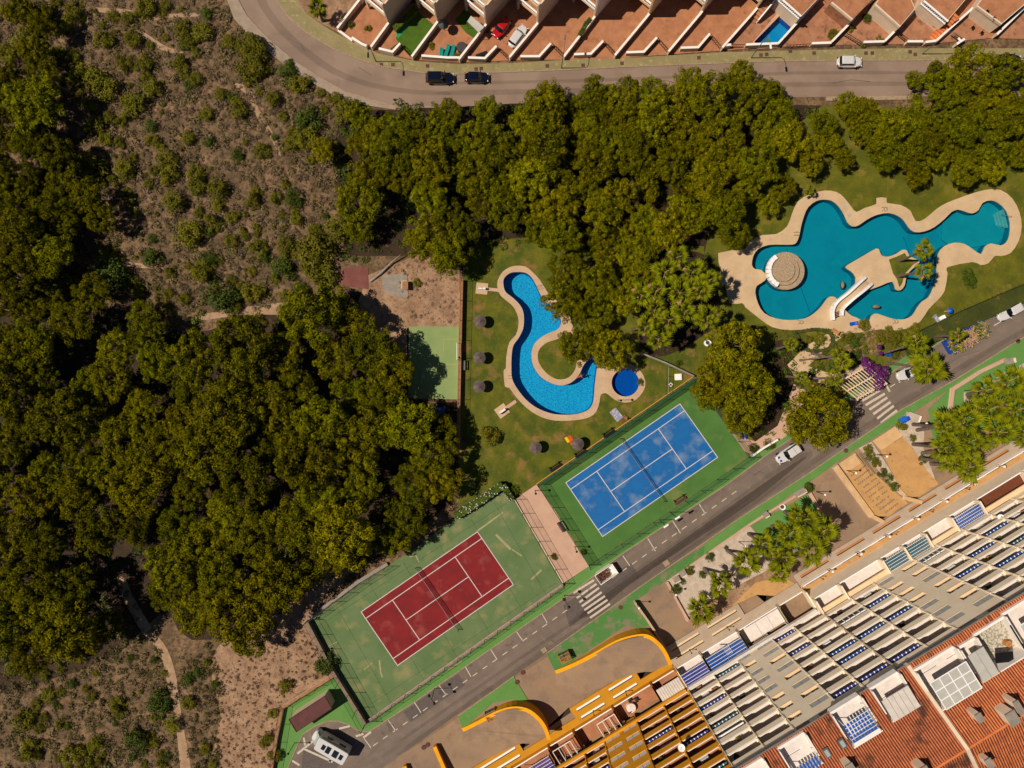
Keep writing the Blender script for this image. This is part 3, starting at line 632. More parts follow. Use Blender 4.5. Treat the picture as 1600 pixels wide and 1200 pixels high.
def tower(label, bays, u0, u1, wallm, sillm, nlow, seed):
    R = random.Random(seed)
    T = thing('apartment_building', label, 'apartment block', (0, 0, 0), RB)
    b = MB(); b.box(u0, -V0-12.5, 0.05, u1, -V0-DEP, 27.0)
    us = sorted([(a, c) for k, a, c in bays if k == 'slot'])
    body = b.build('wall', M_bwall if wallm is M_yel else wallm, T)
    # solid strips between the window columns
    for i in range(0, len(us), 2):
        (a0, a1), (c0, c1) = us[i], us[i+1]
        for x0, x1, y1 in ((a1, c0, -V0), (a0-0.3, a0, -V0), (c1, c1+0.3, -V0), (a0, a1, -V0-0.6), (c0, c1, -V0-0.6)):
            st = MB(); st.box(x0, -V0-DEP, 3.0, x1, y1, 27.0); st.build('wall', wallm, T)
    # fins between the bays
    seen = set()
    for k, a, c in bays:
        if k != 'bal': continue
        for x in (a, c):
            if round(x, 1) in seen: continue
            seen.add(round(x, 1))
            f = MB(); zb = 0.3 if u1 < 24 else 3.0
            f.mi = 0; f.box(x-0.06, -V0-DEP, zb, x+0.06, -V0+0.06, 27.0)
            # stepped cheeks of each storey
            for n in range(nlow, 8):
                z = zr(n); f.mi = 1; e = 0.10
                f.add([(x-e,-V0-0.3,z-1.2),(x+e,-V0-0.3,z-1.2),(x+e,-V0+0.12,z-1.1),(x-e,-V0+0.12,z-1.1),
                       (x-e,-V0-0.3,z+0.15),(x+e,-V0-0.3,z+0.15),(x+e,-V0+0.12,z-0.1),(x-e,-V0+0.12,z-0.1)],
                      [(0,3,2,1),(4,5,6,7),(0,1,5,4),(1,2,6,5),(2,3,7,6),(3,0,4,7)])
            f.build('fin_wall', [wallm, wallm], T)
    for k, a, c in bays:
        w = c - a
        for n in range(nlow, 8):
            z = zr(n)
            if k == 'bal':
                o = inst('balcony', balcony_mesh(w, wallm), T, (a, -V0, z))
                inst('rail', rail_mesh(w), o)
                inst('window', door_mesh(w), T, (a, -V0, z))
                key = (round(a, 1), n); r = R.random()
                if key in AWN:
                    m, wh = AWN[key]; inst('awning', awn_mesh(w, m, 1, wh), T, (a, -V0, z + 0.1))
                elif r < 0.11: inst('awning', awn_mesh(w*0.98, R.choice((M_bluep, M_bluep, M_teal, M_navy, M_whitep)), 1), T, (a, -V0, z + 0.1))
                elif r < 0.16: inst('glazed_enclosure', frame_glass_mesh(w), T, (a, -V0, z))
                elif r < 0.62:
                    FURN.append((a, z, w, R.random(), n, {M_yel: 'mustard', M_beige: 'beige'}[wallm] if u0 < 20 else 'pale right-hand'))
            else:
                A, S_, G, Cc = slot_meshes(w, wallm, sillm)
                inst('spandrel', A, T, (a, -V0, z)); inst('sill', S_, T, (a, -V0, z))
                closed = R.random() < (0.35 if wallm is not M_yel else 0.9)
                inst('window', Cc if closed else G, T, (a, -V0, z))
    return T
FURN = []
AWN = {(28.7,3):(M_bluep,True),(18.7,3):(M_bluep,True),(45.2,2):(M_bluep,True),(50.0,1):(M_bluep,True),(45.2,4):(M_bluep,True),(54.9,4):(M_bluep,True),(3.3,-1):(M_teal,True),(14.6,-1):(M_navy,True),
       (-6.4,6):(M_teal,True),(-1.6,3):(M_teal,True),(-11.6,1):(M_navy,True),(-21.7,1):(M_navy,True),(40.7,3):(M_bluep,True),(14.6,6):(M_navy,True),(18.7,6):(M_navy,True)}
TY = tower('mustard yellow apartment block with white windows and terracotta balconies', YEL, -42, -1.75, M_yel, M_yeltop, -1, 3)
TB = tower('beige apartment block with blue lattice terraces, next to the mustard one', BG1, -1.6, 23.6, M_beige, M_peach, -1, 4)
TC = tower('beige apartment block behind the long ochre walkway at the right edge', BG2, 23.75, 81.3, M_beige, M_peach, 0, 8)

# ---- low front terraces
def terr(T, u0, u1, Vf, z, wallm, floorm, railm=M_whitep):
    b = MB(); b.mi = 0; b.box(u0+0.1, -V0-0.0, 0.06, u1-0.1, -Vf, z); b.mi = 1; b.box(u0+0.12, -V0, z, u1-0.12, -Vf-0.12, z+0.02)
    f = b.build('terrace_floor', [wallm, floorm], T)
    r = MB(); r.box(u0+0.2, -Vf-0.14, z, u1-0.2, -Vf, z+0.75); r.build('parapet', wallm, T)
    r = MB(); r.box(u0+0.25, -Vf-0.15, z+0.78, u1-0.25, -Vf+0.02, z+0.88); r.build('rail', railm, T)
    for x in (u0, u1):
        w = MB(); w.box(x-0.12, -V0, 0.05, x+0.12, -Vf+0.05, z+2.1); w.build('partition_wall', wallm, T)
def slat_roof(T, name, u0, u1, Va, Vb, z, m, n=None, white=True, pitch=0.34, cross=True):
    b = MB(); L_ = u1-u0; n = n or int(L_/pitch)
    for i in range(n):
        x = u0 + L_*i/n; b.mi = 0; b.box(x, -Vb, z, x+L_/n*0.62, -Va, z+0.06)
    b.mi = 1
    if cross:
        k = max(2, int((Vb-Va)/0.5))
        for i in range(k+1):
            v = Va + (Vb-Va)*i/k; b.box(u0, -v-0.03, z+0.065, u1, -v+0.03, z+0.10)
    for x in (u0, u1-0.08):
        for v in (Va+0.05, Vb-0.05): b.box(x, -v-0.04, z-2.2, x+0.08, -v+0.04, z)
    return b.build(name, [m, M_whitep if white else m], T)
def sheet_roof(T, u0, u1, Va, Vb, z, m, seams=8):
    b = MB(); b.mi = 0; b.box(u0, -Vb, z, u1, -Va, z+0.08); b.mi = 1
    for i in range(1, seams):
        x = u0+(u1-u0)*i/seams; b.box(x-0.02, -Vb, z+0.08, x+0.02, -Va, z+0.11)
    return b.build('roof_sheet', [m, M_conc], T)
Y_ = [(-34,-26.6),(-26.6,-21.7),(-21.7,-14.0),(-14.0,-6.4),(-6.4,-1.75)]
for a, c in Y_: terr(TY, a, c, 55.2, 0.32, M_yel, M_terra)
slat_roof(TY, 'lattice_roof', -32.0, -27.2, 56.0, 58.2, 2.2, M_navy, pitch=0.4)
sheet_roof(TY, -6.2, -1.9, 55.9, 58.3, 2.5, M_roofsheet, 10)
fr = MB()
for f0 in (-17.6, -26.2):
    for v in (55.7, 58.2): fr.beam((f0, -v, 2.3), (f0+3.4, -v, 2.3), 0.1, 0.1)
    for x in (f0, f0+1.1, f0+2.3, f0+3.4): fr.beam((x, -55.7, 2.41), (x, -58.2, 2.41), 0.08, 0.08); fr.box(x-0.04, -58.2, 0.34, x+0.04, -58.12, 2.3)
fr.build('pergola_frame', M_whitep, TY)
ft = MB(); ft.cyl((-11.4, -57.0, 0.36), 0.8, 0.7, 14); ft.build('garden_table', M_floorg, TY)
for x, y in ((-12.2,-57.5),(-10.2,-56.6),(-11.2,-56.0)):
    q = MB(); q.box(x, y, 0.36, x+0.5, y+0.5, 0.8); q.box(x, y, 0.8, x+0.5, y+0.08, 1.3); q.build('garden_chair', M_dwood, TY)
for i, (a, c) in enumerate([(-1.6,3.3),(3.3,10.6),(10.6,18.6),(18.6,23.6)]):
    terr(TB, a, c, 55.2, 0.32, M_beige, [M_floorg, M_floorg, M_floorg, M_plaza][i])
slat_roof(TB, 'lattice_roof', -1.4, 3.1, 56.1, 58.3, 2.3, M_navy, pitch=0.26)
slat_roof(TB, 'lattice_roof', 3.5, 6.9, 55.9, 58.2, 2.3, M_bluep, pitch=0.24)
slat_roof(TB, 'lattice_roof', 7.0, 10.4, 55.9, 58.2, 2.3, M_bluep, pitch=0.24)
sheet_roof(TB, 11.6, 18.3, 55.4, 57.9, 1.3, M_floorg, 3)
slat_roof(TB, 'lattice_roof', 10.8, 18.2, 58.0, 58.6, 2.4, M_teal, pitch=0.3)
for T_, ua, ub, mm in ((TB, -1.6, 23.6, M_roofsheet), (TY, -34, -1.75, M_yel)):
    q = MB(); q.box(ua+0.2, -V0-0.02, 2.55 if T_ is TB else 2.7, ub-0.2, -V0+0.42, 3.2); q.build('ledge', mm, T_)
lw = MB(); lw.box(23.7, -V0+0.02-0.02, 0.05, 81, -56.0, 2.98); lw.build('wall', M_beige, TC)
for i, (a, c, kind) in enumerate([(23.7,28.5,'floor'),(28.5,36.4,'floor'),(36.4,40.5,'green'),(40.5,44.6,'green'),(44.6,49.6,'floor'),(49.6,54.9,'blue'),(54.9,63.9,'brown'),(63.9,72,'brown'),(72,81,'floor')]):
    fl = M_brownroof if kind == 'brown' else (M_floorg)
    b = MB(); b.box(a+0.15, -V0+0.01, 2.98, c-0.15, -56.15, 3.02); b.build('terrace_floor', fl, TC)
    r = MB(); r.box(a+0.25, -56.13, 3.0, c-0.25, -55.98, 3.7); r.build('parapet', M_beige, TC)
    r = MB(); r.box(a+0.3, -56.14, 3.74, c-0.3, -55.96, 3.84); r.build('rail', M_whitep, TC)
    w = MB(); w.box(a-0.12, -V0, 3.0, a+0.12, -56.0, 5.0); w.build('partition_wall', M_beige, TC)
    if kind in ('green', 'blue'): slat_roof(TC, 'lattice_roof', a+0.3, c-0.3, 56.2, 58.2, 4.9, M_teal if kind == 'green' else M_bluep, pitch=0.3)
ld = MB(); ld.box(23.9, -V0-0.02, 4.35, 81, -V0+0.75, 4.62); ld.build('ledge', M_peach, TC)
# deck slabs with their slit skylights
def slab(T, u0, u1, Va, Vb, z, m, slotm, skip=()):
    b = MB(); b.box(u0, -Vb, 0.05, u1, -Va, z); b.build('deck_slab', {M_beige: M_beigeh, M_yel: M_yelh}[m], T)
    n = max(1, round((u1-u0)/7.4)); L_ = (u1-u0)/n
    for i in range(n):
        for vv in (Va+0.75, Va+2.25):
            x0 = u0+L_*i+0.9; x1 = u0+L_*(i+1)-0.9
            s = MB(); s.mi = 0; s.box(x0, -vv-0.16, z+0.004, x1, -vv+0.16, z+0.06); s.mi = 1; s.box(x0, -vv-0.24, z+0.004, x1, -vv-0.17, z+0.2)
            s.build('slit_window', [slotm, M_black], T)
        xm = u0+L_*(i+0.5); s = MB(); s.cyl((xm, -Va-2.3, z+0.06), 0.05, 1.6, 6); s.ball((xm, -Va-2.3, z+1.7), 0.13, 8, 5); s.build('lamp', M_black, T)
slab(TY, -20.4, -7.6, 52.0, 55.15, 0.3, M_yel, M_whitep); slab(TY, -41, -30.8, 52.0, 55.15, 0.3, M_yel, M_whitep)
for a_, c_, v_ in ((-7.6, -1.75, 54.1), (-30.8, -25.2, 54.0), (-25.2, -20.4, 53.9)): b = MB(); b.box(a_, -55.15, 0.05, c_, -v_, 0.3); b.build('deck_slab', M_yelh, TY)
slab(TB, -1.6, 13.2, 51.7, 55.15, 0.3, M_beige, M_peach); 
b = MB(); b.box(13.2, -55.15, 0.05, 23.6, -53.9, 0.3); b.build('deck_slab', M_beigeh, TB)
slab(TC, 23.7, 81, 52.6, 54.65, 0.3, M_beige, M_peach2)
b = MB(); b.box(23.7, -55.98, 0.06, 81, -54.7, 0.32); b.build('walkway_floor', M_oplaza, TC)
for i in range(10):
    u = 24.0+i*5.6; r = MB(); r.box(u, -54.78, 0.3, u+5.0, -54.62, 0.95); r.build('rail', M_whitep, TC)
    r = MB(); r.cyl((u+5.3, -54.7, 0.3), 0.06, 1.6, 6); r.ball((u+5.3, -54.7, 2.0), 0.22, 8, 6); r.build('globe_lamp', M_whitep, TC)
# ---- tiled roof with sunken terraces
HOLES = [(4.7,8.6,58.3,61.8,'slat'),(-1.6,2.3,58.3,61.5,'slat'),(12.9,17.2,58.0,62.2,'blue'),(18.9,23.0,58.0,62.0,'cream'),(24.9,30.8,58.8,63.7,'grid'),(31.2,33.6,59.2,63.4,'plain'),(33.8,38.2,58.9,63.4,'patio'),(38.4,43.0,58.6,63.2,'grid'),
         (46,50.5,58.4,63,'cream'),(54,58.5,58.4,63,'patio')]
def roof(T, u0, u1, tm, holes, seed):
    R = random.Random(seed)
    Vs = sorted(set([57.9, 68.6, 76.0] + [h[2] for h in holes] + [h[3] for h in holes]))
    Us = sorted(set([u0, u1] + [h[0] for h in holes] + [h[1] for h in holes]))
    def inh(u, v): return any(h[0] < u < h[1] and h[2] < v < h[3] for h in holes)
    b = MB()
    for i in range(len(Us)-1):
        for j in range(len(Vs)-1):
            if inh((Us[i]+Us[i+1])/2, (Vs[j]+Vs[j+1])/2): continue
            a, c, v, w = Us[i], Us[i+1], Vs[j], Vs[j+1]
            b.add([(a,-w,slope_z(w)),(c,-w,slope_z(w)),(c,-v,slope_z(v)),(a,-v,slope_z(v))], [(0,1,2,3)])
    b.build('roof', M_tiled, T)
    t = MB(); u = u0+0.05; 
    while u < u1-0.1:
        for v0, v1 in ((57.8, 68.6), (68.6, 76.0)):
            cuts = [(h[2], h[3]) for h in holes if h[0]-0.15 < u+0.12 < h[1]+0.15 and h[2] < v1 and h[3] > v0]
            segs = []; v = v0
            for ca, cb in sorted(cuts): segs.append((v, ca-0.05)); v = cb+0.05
            segs.append((v, v1))
            for a, c in segs:
                if c-a < 0.2: continue
                n = max(1, int((c-a)/1.3))
                for i in range(n):
                    va = a+(c-a)*i/n; vb = a+(c-a)*(i+1)/n; jx = R.uniform(-0.012, 0.012)
                    za = slope_z(va)+0.045; zb = slope_z(vb)
                    # a course of half-round tiles, each stepped over the next
                    t.mi = 1 if R.random() < 0.3 else 0
                    vs = []
                    for (vv, z_) in ((va, za), (vb, zb)):
                        for kx, kz in ((0,0),(0.06,0.09),(0.15,0.09),(0.21,0)): vs.append((u+jx+kx, -vv, z_+kz+0.015))
                    t.add(vs, [(0,1,5,4)[::-1],(1,2,6,5)[::-1],(2,3,7,6)[::-1],(0,1,2,3)])
        u += 0.34
    o = t.build('roof_tile', [tm, M_tile], T); o['kind'] = 'stuff'
    rd = MB(); rd.beam((u0,-68.6,30.56), (u1,-68.6,30.56), 0.3, 0.16); rd.build('ridge_cap', M_tile2, T)
    e = MB(); e.beam((u0,-57.85,27.2), (u1,-57.85,27.2), 0.16, 0.2); e.build('gutter', M_conc, T)
def inset(T, a, c, v, w, kind):
    zf = 27.08
    b = MB(); b.box(a, -w, zf-0.2, c, -v, zf); b.build('roof_terrace', M_lattice_tile if kind == 'patio' else M_floorg, T)
    for (x0, y0, x1, y1) in ((a-0.15,-w-0.15,a,-v+0.15),(c,-w-0.15,c+0.15,-v+0.15),(a,-v,c,-v+0.35),(a,-w-0.15,c,-w)):
        q = MB(); q.box(x0, y0, zf-0.2, x1, y1, slope_z((-y0-y1)/2)+0.35); q.build('terrace_wall', M_wwhite, T)
    zc = slope_z(w)+0.4
    if kind == 'blue': slat_roof(T, 'lattice_roof', a+0.3, c-0.3, v+1.0, w-0.5, zc, M_bluep, pitch=0.42); q = MB(); q.box(a+0.2, -w-0.1, zc-0.05, c-0.2, -w+0.45, zc+0.06); q.build('roof_sheet', M_wwhite, T)
    elif kind == 'slat': slat_roof(T, 'lattice_roof', a+0.2, c-0.2, v+2.3, w+0.1, zc, M_bluep, pitch=0.4, cross=False)
    elif kind == 'cream': sheet_roof(T, a+0.1, c-0.1, v+1.0, w+0.1, zc, M_roofsheet, 5)
    elif kind == 'plain': sheet_roof(T, a+0.05, c-0.05, v+0.4, w+0.1, zc-0.1, M_glassroof, 2)
    elif kind == 'grid':
        q = MB(); q.mi = 0; q.box(a+0.4, -w-0.1, zc, c-0.2, -v-1.1, zc+0.07); q.mi = 1
        for i in range(5): x = a+0.4+(c-a-0.6)*i/4; q.box(x-0.06, -w-0.1, zc+0.07, x+0.06, -v-1.1, zc+0.12)
        for i in range(4): y = -v-1.1-(w-v-1.0)*i/3; q.box(a+0.4, y-0.06, zc+0.074, c-0.2, y+0.06, zc+0.125)
        q.build('glass_roof', [M_glassroof, M_whitep], T)
    elif kind == 'patio':
        q = MB(); q.cyl((c-1.0, -w+1.2, zf), 0.42, 0.7, 14); q.build('garden_table', M_wood, T)
        q = MB(); q.box(a+0.1, -v-0.4, zf, c-0.4, -v-0.1, zf+0.4); q.build('flower_trough', M_hedge, T)
        q = MB(); q.beam((c-0.2,-v-0.5,zf+1.9), (c-0.2,-w+0.4,zf+1.9), 0.12, 0.12); q.beam((a+0.5,-w+1.3,zf+1.7), (a+2.6,-w+0.3,zf+1.7), 1.3, 0.05); q.build('sun_shade', M_black, T)
H1 = [h for h in HOLES if h[1] < 24]; H2 = [h for h in HOLES if h[0] > 24]
roof(TY, -42, -1.75, M_tile2, [], 1); roof(TB, -1.7, 24.4, M_tile, H1, 2); roof(TC, 24.9, 81, M_tile2, H2, 3)
for T_, hs in ((TB, H1), (TC, H2)):
    for h in hs: inset(T_, *h)
pw = MB()
for a, c in ((57.8, 68.6), (68.6, 76.0)):
    za, zc_ = slope_z(a)-0.5, slope_z(c)-0.5
    pw.add([(24.42,-a,za),(24.88,-a,za),(24.88,-c,zc_),(24.42,-c,zc_),(24.42,-a,za+0.85),(24.88,-a,za+0.85),(24.88,-c,zc_+0.85),(24.42,-c,zc_+0.85)], [(0,1,5,4)[::-1],(1,2,6,5)[::-1],(2,3,7,6)[::-1],(3,0,4,7)[::-1],(4,5,6,7)[::-1]])
pw.build('party_wall', M_cream, TC)
for T_, u, v, sx, sy, h in ((TC,27.8,65.6,0.7,1.0,1.6),(TC,31.0,67.2,1.2,1.6,1.9),(TC,32.4,66.6,0.6,1.7,1.9),(TB,18.4,67.3,1.0,1.2,1.7),(TC,25.9,71.0,0.7,1.1,1.5),(TB,11.0,63.2,0.9,1.1,1.5),(TC,23.9+2.6,75,0.9,1.2,1.8),(TC,40,66,1.2,1.4,1.8)):
    q = MB(); z = slope_z(v); q.box(u-sx/2, -v-sy/2, z-0.3, u+sx/2, -v+sy/2, z+h); ch = q.build('chimney', M_cream, T_)
    q = MB(); q.box(u-sx/2-0.08, -v-sy/2-0.08, z+h, u+sx/2+0.08, -v+sy/2+0.08, z+h+0.1); q.build('chimney_cap', M_conc, ch)
for u, v in ((9.7,61.3),(12.0,61.3)):
    z = slope_z(v); q = MB(); q.obox((u, -v, z+0.05), 0.8, 1.3, 0.22); w_ = q.build('skylight', M_grey, TB)
    q = MB(); q.obox((u, -v, z+0.28), 0.5, 0.9, 0.02); q.build('pane', M_lglass, w_)
gb = MB()      # small gabled turret on the rear slope
for s_ in (1,): gb.add([(34.0,-74.5,29.4),(37.5,-74.5,29.4),(37.5,-70.5,29.4),(34.0,-70.5,29.4),(35.7,-74.5,32.2),(35.7,-70.2,32.2)], [(0,4,5,3),(1,2,5,4),(3,5,2),(0,1,4)])
gb.build('gable_roof', M_tile2, TC)
q = MB(); q.wall([(36.0,-69.2),(36.3,-66.8),(39,-65.5)], 1.6, 29, 31.4); q.build('chimney_wall', M_cream, TC)
# satellite dishes
for T_, px, py, z, m in ((TB,1203,1103,16,M_whitep),(TB,1288,1087,22,M_cream),(TC,1489,979,23.5,M_cream),(TC,1564,809,8,M_whitep),(TY,1065,1169,17,M_whitep)):
    q = P(px, py, z); u = q.x*CB+q.y*SB; v = -(-q.x*SB+q.y*CB)
    o = thing('satellite_dish', 'x', 'satellite dish', (q.x, q.y, z), RB)
    d = MB(); R0 = 0.52; ring = [(R0*cos(2*pi*k/14), 0.18+R0*0.25*sin(2*pi*k/14), R0*0.55*sin(2*pi*k/14)) for k in range(14)]
    ring = [(R0*cos(2*pi*k/14), R0*sin(2*pi*k/14), 0.12) for k in range(14)]
    d.add(ring + [(0,0,-0.02)], [(k, (k+1) % 14, 14) for k in range(14)]); o1 = inst('dish', d.mesh('dish', m), o, (0,0,0), (radians(-35), 0, 0))
    e = MB(); e.tube([(0,0,0), (0,-0.5,-0.4)], 0.04, 6); e.tube([(0,0,0.0),(0,0.35,0.35)], 0.03, 5); inst('arm', e.mesh('arm', M_black), o)
    o['label'] = {1203:'white satellite dish casting a long shadow on the beige wall between window columns',1288:'cream satellite dish just above the yellow-green flower trough of the top storey',
                  1489:'cream satellite dish beside the top row of windows at the far right',1564:'white satellite dish at the corner of a blue awning near the right edge',1065:'white satellite dish on the mustard yellow facade'}[px]
# clutter on balconies: each piece stands on its slab
def fmesh(kind):
    b = MB()
    if kind == 0: b.mi = 0; b.box(0,0,0,1.3,0.5,0.35); b.box(0,0.4,0.35,1.3,0.5,0.75); b.box(0,0,0.35,0.12,0.4,0.55); b.box(1.18,0,0.35,1.3,0.4,0.55); return b.mesh('garden_sofa', M_whitep)
    if kind == 1: b.cyl((0.4,0.3,0.66), 0.45, 0.05, 12); b.cyl((0.4,0.3,0), 0.05, 0.66, 6); b.cyl((0.4,0.3,0), 0.22, 0.05, 8); return b.mesh('balcony_table', M_dwood)
    if kind == 2:
        R_ = random.Random(8); b.mi = 0; b.cyl((0.3,0.3,0), 0.22, 0.4, 10, 0.28); b.mi = 1
        for _ in range(60):
            d = Vector((R_.uniform(-1,1), R_.uniform(-1,1), R_.uniform(0,1))); p = Vector((0.3,0.3,0.7))+d*0.3; b.add([p, p+Vector((0.12,0.02,0.05)), p+Vector((0.06,0.13,0.03))], [(0,1,2)])
        return b.mesh('potted_plant', [M_peach2, M_pined])
    if kind == 3: b.box(0,0,0,0.9,0.5,0.45); b.box(0.05,0.05,0.45,0.85,0.45,0.5); return b.mesh('storage_box', M_terra2)
    b.box(0,0.1,0.9,2.0,0.14,0.93); b.box(0,0.1,0,0.05,0.14,0.9); b.box(1.95,0.1,0,2.0,0.14,0.9)
    for i in range(4): b.box(0.12+i*0.46, 0.08, 0.45, 0.5+i*0.46, 0.16, 0.92)
    return b.mesh('drying_rack', M_cloth)
FMS = [fmesh(k) for k in range(5)]
KN = [('garden_sofa','white sofa','sofa'),('balcony_table','dark round table','table'),('potted_plant','green potted plant','plant pot'),('storage_box','brown storage box','box'),('drying_rack','laundry rack','drying rack')]
ST_ = ['bottom','second','third','fourth','fifth','sixth','seventh','eighth','top']
FR = random.Random(9); SEEN_ = set()
CO = 'first second third fourth fifth sixth seventh eighth ninth tenth eleventh twelfth thirteenth fourteenth fifteenth sixteenth seventeenth eighteenth nineteenth twentieth twenty-first twenty-second'.split()
COLS = sorted(a for k, a, c in YEL+BG1+BG2 if k == 'bal')
def colidx(a): return min(range(len(COLS)), key=lambda i: abs(COLS[i]-a))
for i, (a, z, w, r, n, bl) in enumerate(FURN):
    for sh in range(FR.choice((1, 1, 2))):
        k = FR.randrange(5); c = Vector((a+0.5+(w-2.8)*(0.1+0.8*FR.random()) if not sh else a+w-1.6, -V0-1.15+FR.uniform(-.2,.15), z-0.92)); cw = Matrix.Rotation(RB, 3, 'Z') @ c
        o = inst(KN[k][0], FMS[k], None, cw, (0, 0, RB))
        if sh and k == k0: bpy.data.objects.remove(o); continue
        k0 = k
        side = 'left' if not sh else 'right'
        key_ = (KN[k][1], side, bl, n, colidx(a))
        if key_ in SEEN_: bpy.data.objects.remove(o); continue
        SEEN_.add(key_)
        tag(o, '%s, %s end, %s row, %s balcony column of the %s block' % (KN[k][1], side, ST_[n+1], CO[colidx(a)], bl), KN[k][2], 'things standing on the balconies')
# ================================================================ pools
def inset_loop(lp, d):
    n = len(lp); out = []
    A = sum(lp[i][0]*lp[(i+1)%n][1]-lp[(i+1)%n][0]*lp[i][1] for i in range(n)); s = 1 if A > 0 else -1
    for i in range(n):
        a, p, c = Vector(lp[i-1][:2]), Vector(lp[i][:2]), Vector(lp[(i+1)%n][:2])
        t = (c-a).normalized(); out.append((p.x - t.y*d*s, p.y + t.x*d*s))
    return out
def W(lp): return [tuple(P(x, y)[:2]) for x, y in lp]
def basin(T, lp, depth, fm, wm, water, zt=0.0, wz=-0.06):
    b = MB(); lw = W(lp); n = len(lw)
    b.mi = 0; b.prism([lw], None, -depth)
    b.mi = 1; vs = [(x, y, -depth) for x, y in lw] + [(x, y, zt) for x, y in lw]
    b.add(vs, [(i, (i+1) % n, n+(i+1) % n, n+i) for i in range(n)])
    b.build('basin', [fm, wm], T)
    w = MB(); w.prism([lw], None, wz); w.build('water', water, T)
M_w1 = water_mat('bright_blue_water', (0.45, 0.90, 0.95, 1), 0.05, 2.2)
M_w2 = water_mat('teal_water', (0.34, 0.84, 0.88, 1), 0.012, 0.8)
M_w3 = water_mat('deep_blue_water', (0.25, 0.66, 0.86, 1), 0.03, 2.2)
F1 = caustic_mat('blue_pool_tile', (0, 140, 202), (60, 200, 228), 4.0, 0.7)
F1w = mat('dark_blue_pool_wall', (0, 96, 178), (0, 84, 160), sc=2)
F2 = mat('teal_pool_floor', (16, 150, 172), (10, 138, 160), sc=0.12, lo=0.4, hi=0.7, c3=(20,150,168), sc3=0.5, speck=0.03, spsc=3)
F2w = mat('teal_pool_wall', (8, 120, 146))
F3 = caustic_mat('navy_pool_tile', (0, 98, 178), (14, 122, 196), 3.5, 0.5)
pool = thing('swimming_pool', 'curved bright blue swimming pool hooking round a lawn, with a pale stone coping', 'swimming pool', P(840, 540))
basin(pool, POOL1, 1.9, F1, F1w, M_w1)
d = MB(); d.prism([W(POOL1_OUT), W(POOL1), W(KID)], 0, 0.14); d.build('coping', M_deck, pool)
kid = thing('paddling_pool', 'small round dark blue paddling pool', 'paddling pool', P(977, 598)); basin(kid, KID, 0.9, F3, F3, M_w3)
pl = MB(); pl.prism([W(smooth(zoomed(700, 400, 4.444, [(765,575),(690,600),(640,640),(622,690),(635,750),(680,810),(740,850),(790,857),(840,840),(880,790),(900,720),(960,640),(900,560),(830,540)]), 3))], 0.14, 0.19)
o = pl.build('lawn', M_lawn); o['kind'] = 'structure'
big = thing('swimming_pool', 'large teal lagoon swimming pool with a bridge, a pointed island and a round bar', 'swimming pool', P(1340, 420))
basin(big, POOL2, 1.5, F2, F2w, M_w2)
d = MB(); d.prism([W(POOL2_OUT), W(POOL2)], 0, 0.16); d.build('coping', M_deck2, big)
for px, py in ((1322,322),(1327,336),(1431,355),(1455,466),(1164,432)):
    q = MB(); q.obox(P(px, py, 0.165), 0.7, 0.7, 0.012, 0.4); q.build('drain_cover', M_gravel, big)
# bottom marks of the pool: dark lane joint lines
q = MB()
for a, c in (((1235,386),(1272,488)),((1419,367),(1429,392)),((1457,470),(1452,452))): 
    m_ = mark(a, c, 0.1, None, -1.495); q.add(m_.v, m_.f)
q.build('joint_line', F1w, big)
isl = thing('pool_island', 'pointed pale stone island with a lawn patch in the teal pool', 'pool island', P(1390, 420))
ISL = smooth(zoomed(1100, 280, 3.2, [(705,440),(740,415),(800,380),(860,347),(876,360),(888,383),(920,388),(960,372),(990,354),(1012,358),(1026,385),(1060,400),(1076,415),(1045,445),(1012,480),(1002,530),(980,556),(955,550),(942,512),(880,534),(830,552),(795,562),(768,558),(755,530),(757,490),(735,462)]), 2)
b = MB(); b.prism([W(ISL)], -0.1, 0.14); b.build('stone_deck', M_deck2, isl)
b = MB(); b.prism([W(ISL)], -1.5, -0.1); b.build('submerged_base', F2w, isl)
b = MB(); b.prism([W(zoomed(1100, 280, 3.2, [(922,402),(960,388),(1000,370),(1018,398),(1072,410),(1040,430),(1000,475),(988,520),(975,540),(962,500),(942,470)]))], 0.14, 0.2); b.build('lawn_patch', M_lawn, isl)
sh_ = [(1480,345),(1500,330),(1530,312),(1555,312),(1572,328),(1579,352),(1574,370),(1560,385),(1545,381),(1530,384),(1500,388),(1478,372)]
q = MB(); q.prism([W(sh_)], -1.5, -1.2); q.build('shallow_floor', mat('pale_teal_floor', (40,160,172), (20,148,164), sc=0.4), big)
# bridge
br = thing('footbridge', 'arched stone footbridge with white curved parapets crossing the teal pool', 'footbridge', P(1320, 465))
lft = zoomed(1100, 280, 3.2, [(800,492),(760,528),(715,570),(670,605),(645,635),(636,670),(640,706)]); rgt = zoomed(1100, 280, 3.2, [(832,524),(790,560),(745,595),(705,630),(685,655),(682,684)])
lft = smooth(lft, 3, False); rgt = smooth(rgt, 3, False)
nn = 12; LW = []; RW = []
def samp(pts, t):
    f = t*(len(pts)-1); i = min(int(f), len(pts)-2); a, c = pts[i], pts[i+1]; f -= i; return (a[0]+(c[0]-a[0])*f, a[1]+(c[1]-a[1])*f)
b = MB()
for i in range(nn+1):
    t = i/nn; z = 0.16 + 1.0*sin(pi*min(1, t*1.25))**0.8 if t < 0.8 else 0.16
    a = P(*samp(lft, t), z); c = P(*samp(rgt, t), z); LW.append(a); RW.append(c)
vs = [p for pr in zip(LW, RW) for p in pr]; b.add(vs, [(2*i, 2*i+1, 2*i+3, 2*i+2) for i in range(nn)])
b.add([(p.x, p.y, p.z-0.2) for p in vs], [(2*i, 2*i+2, 2*i+3, 2*i+1) for i in range(nn)])
b.build('walkway', M_deck2, br)
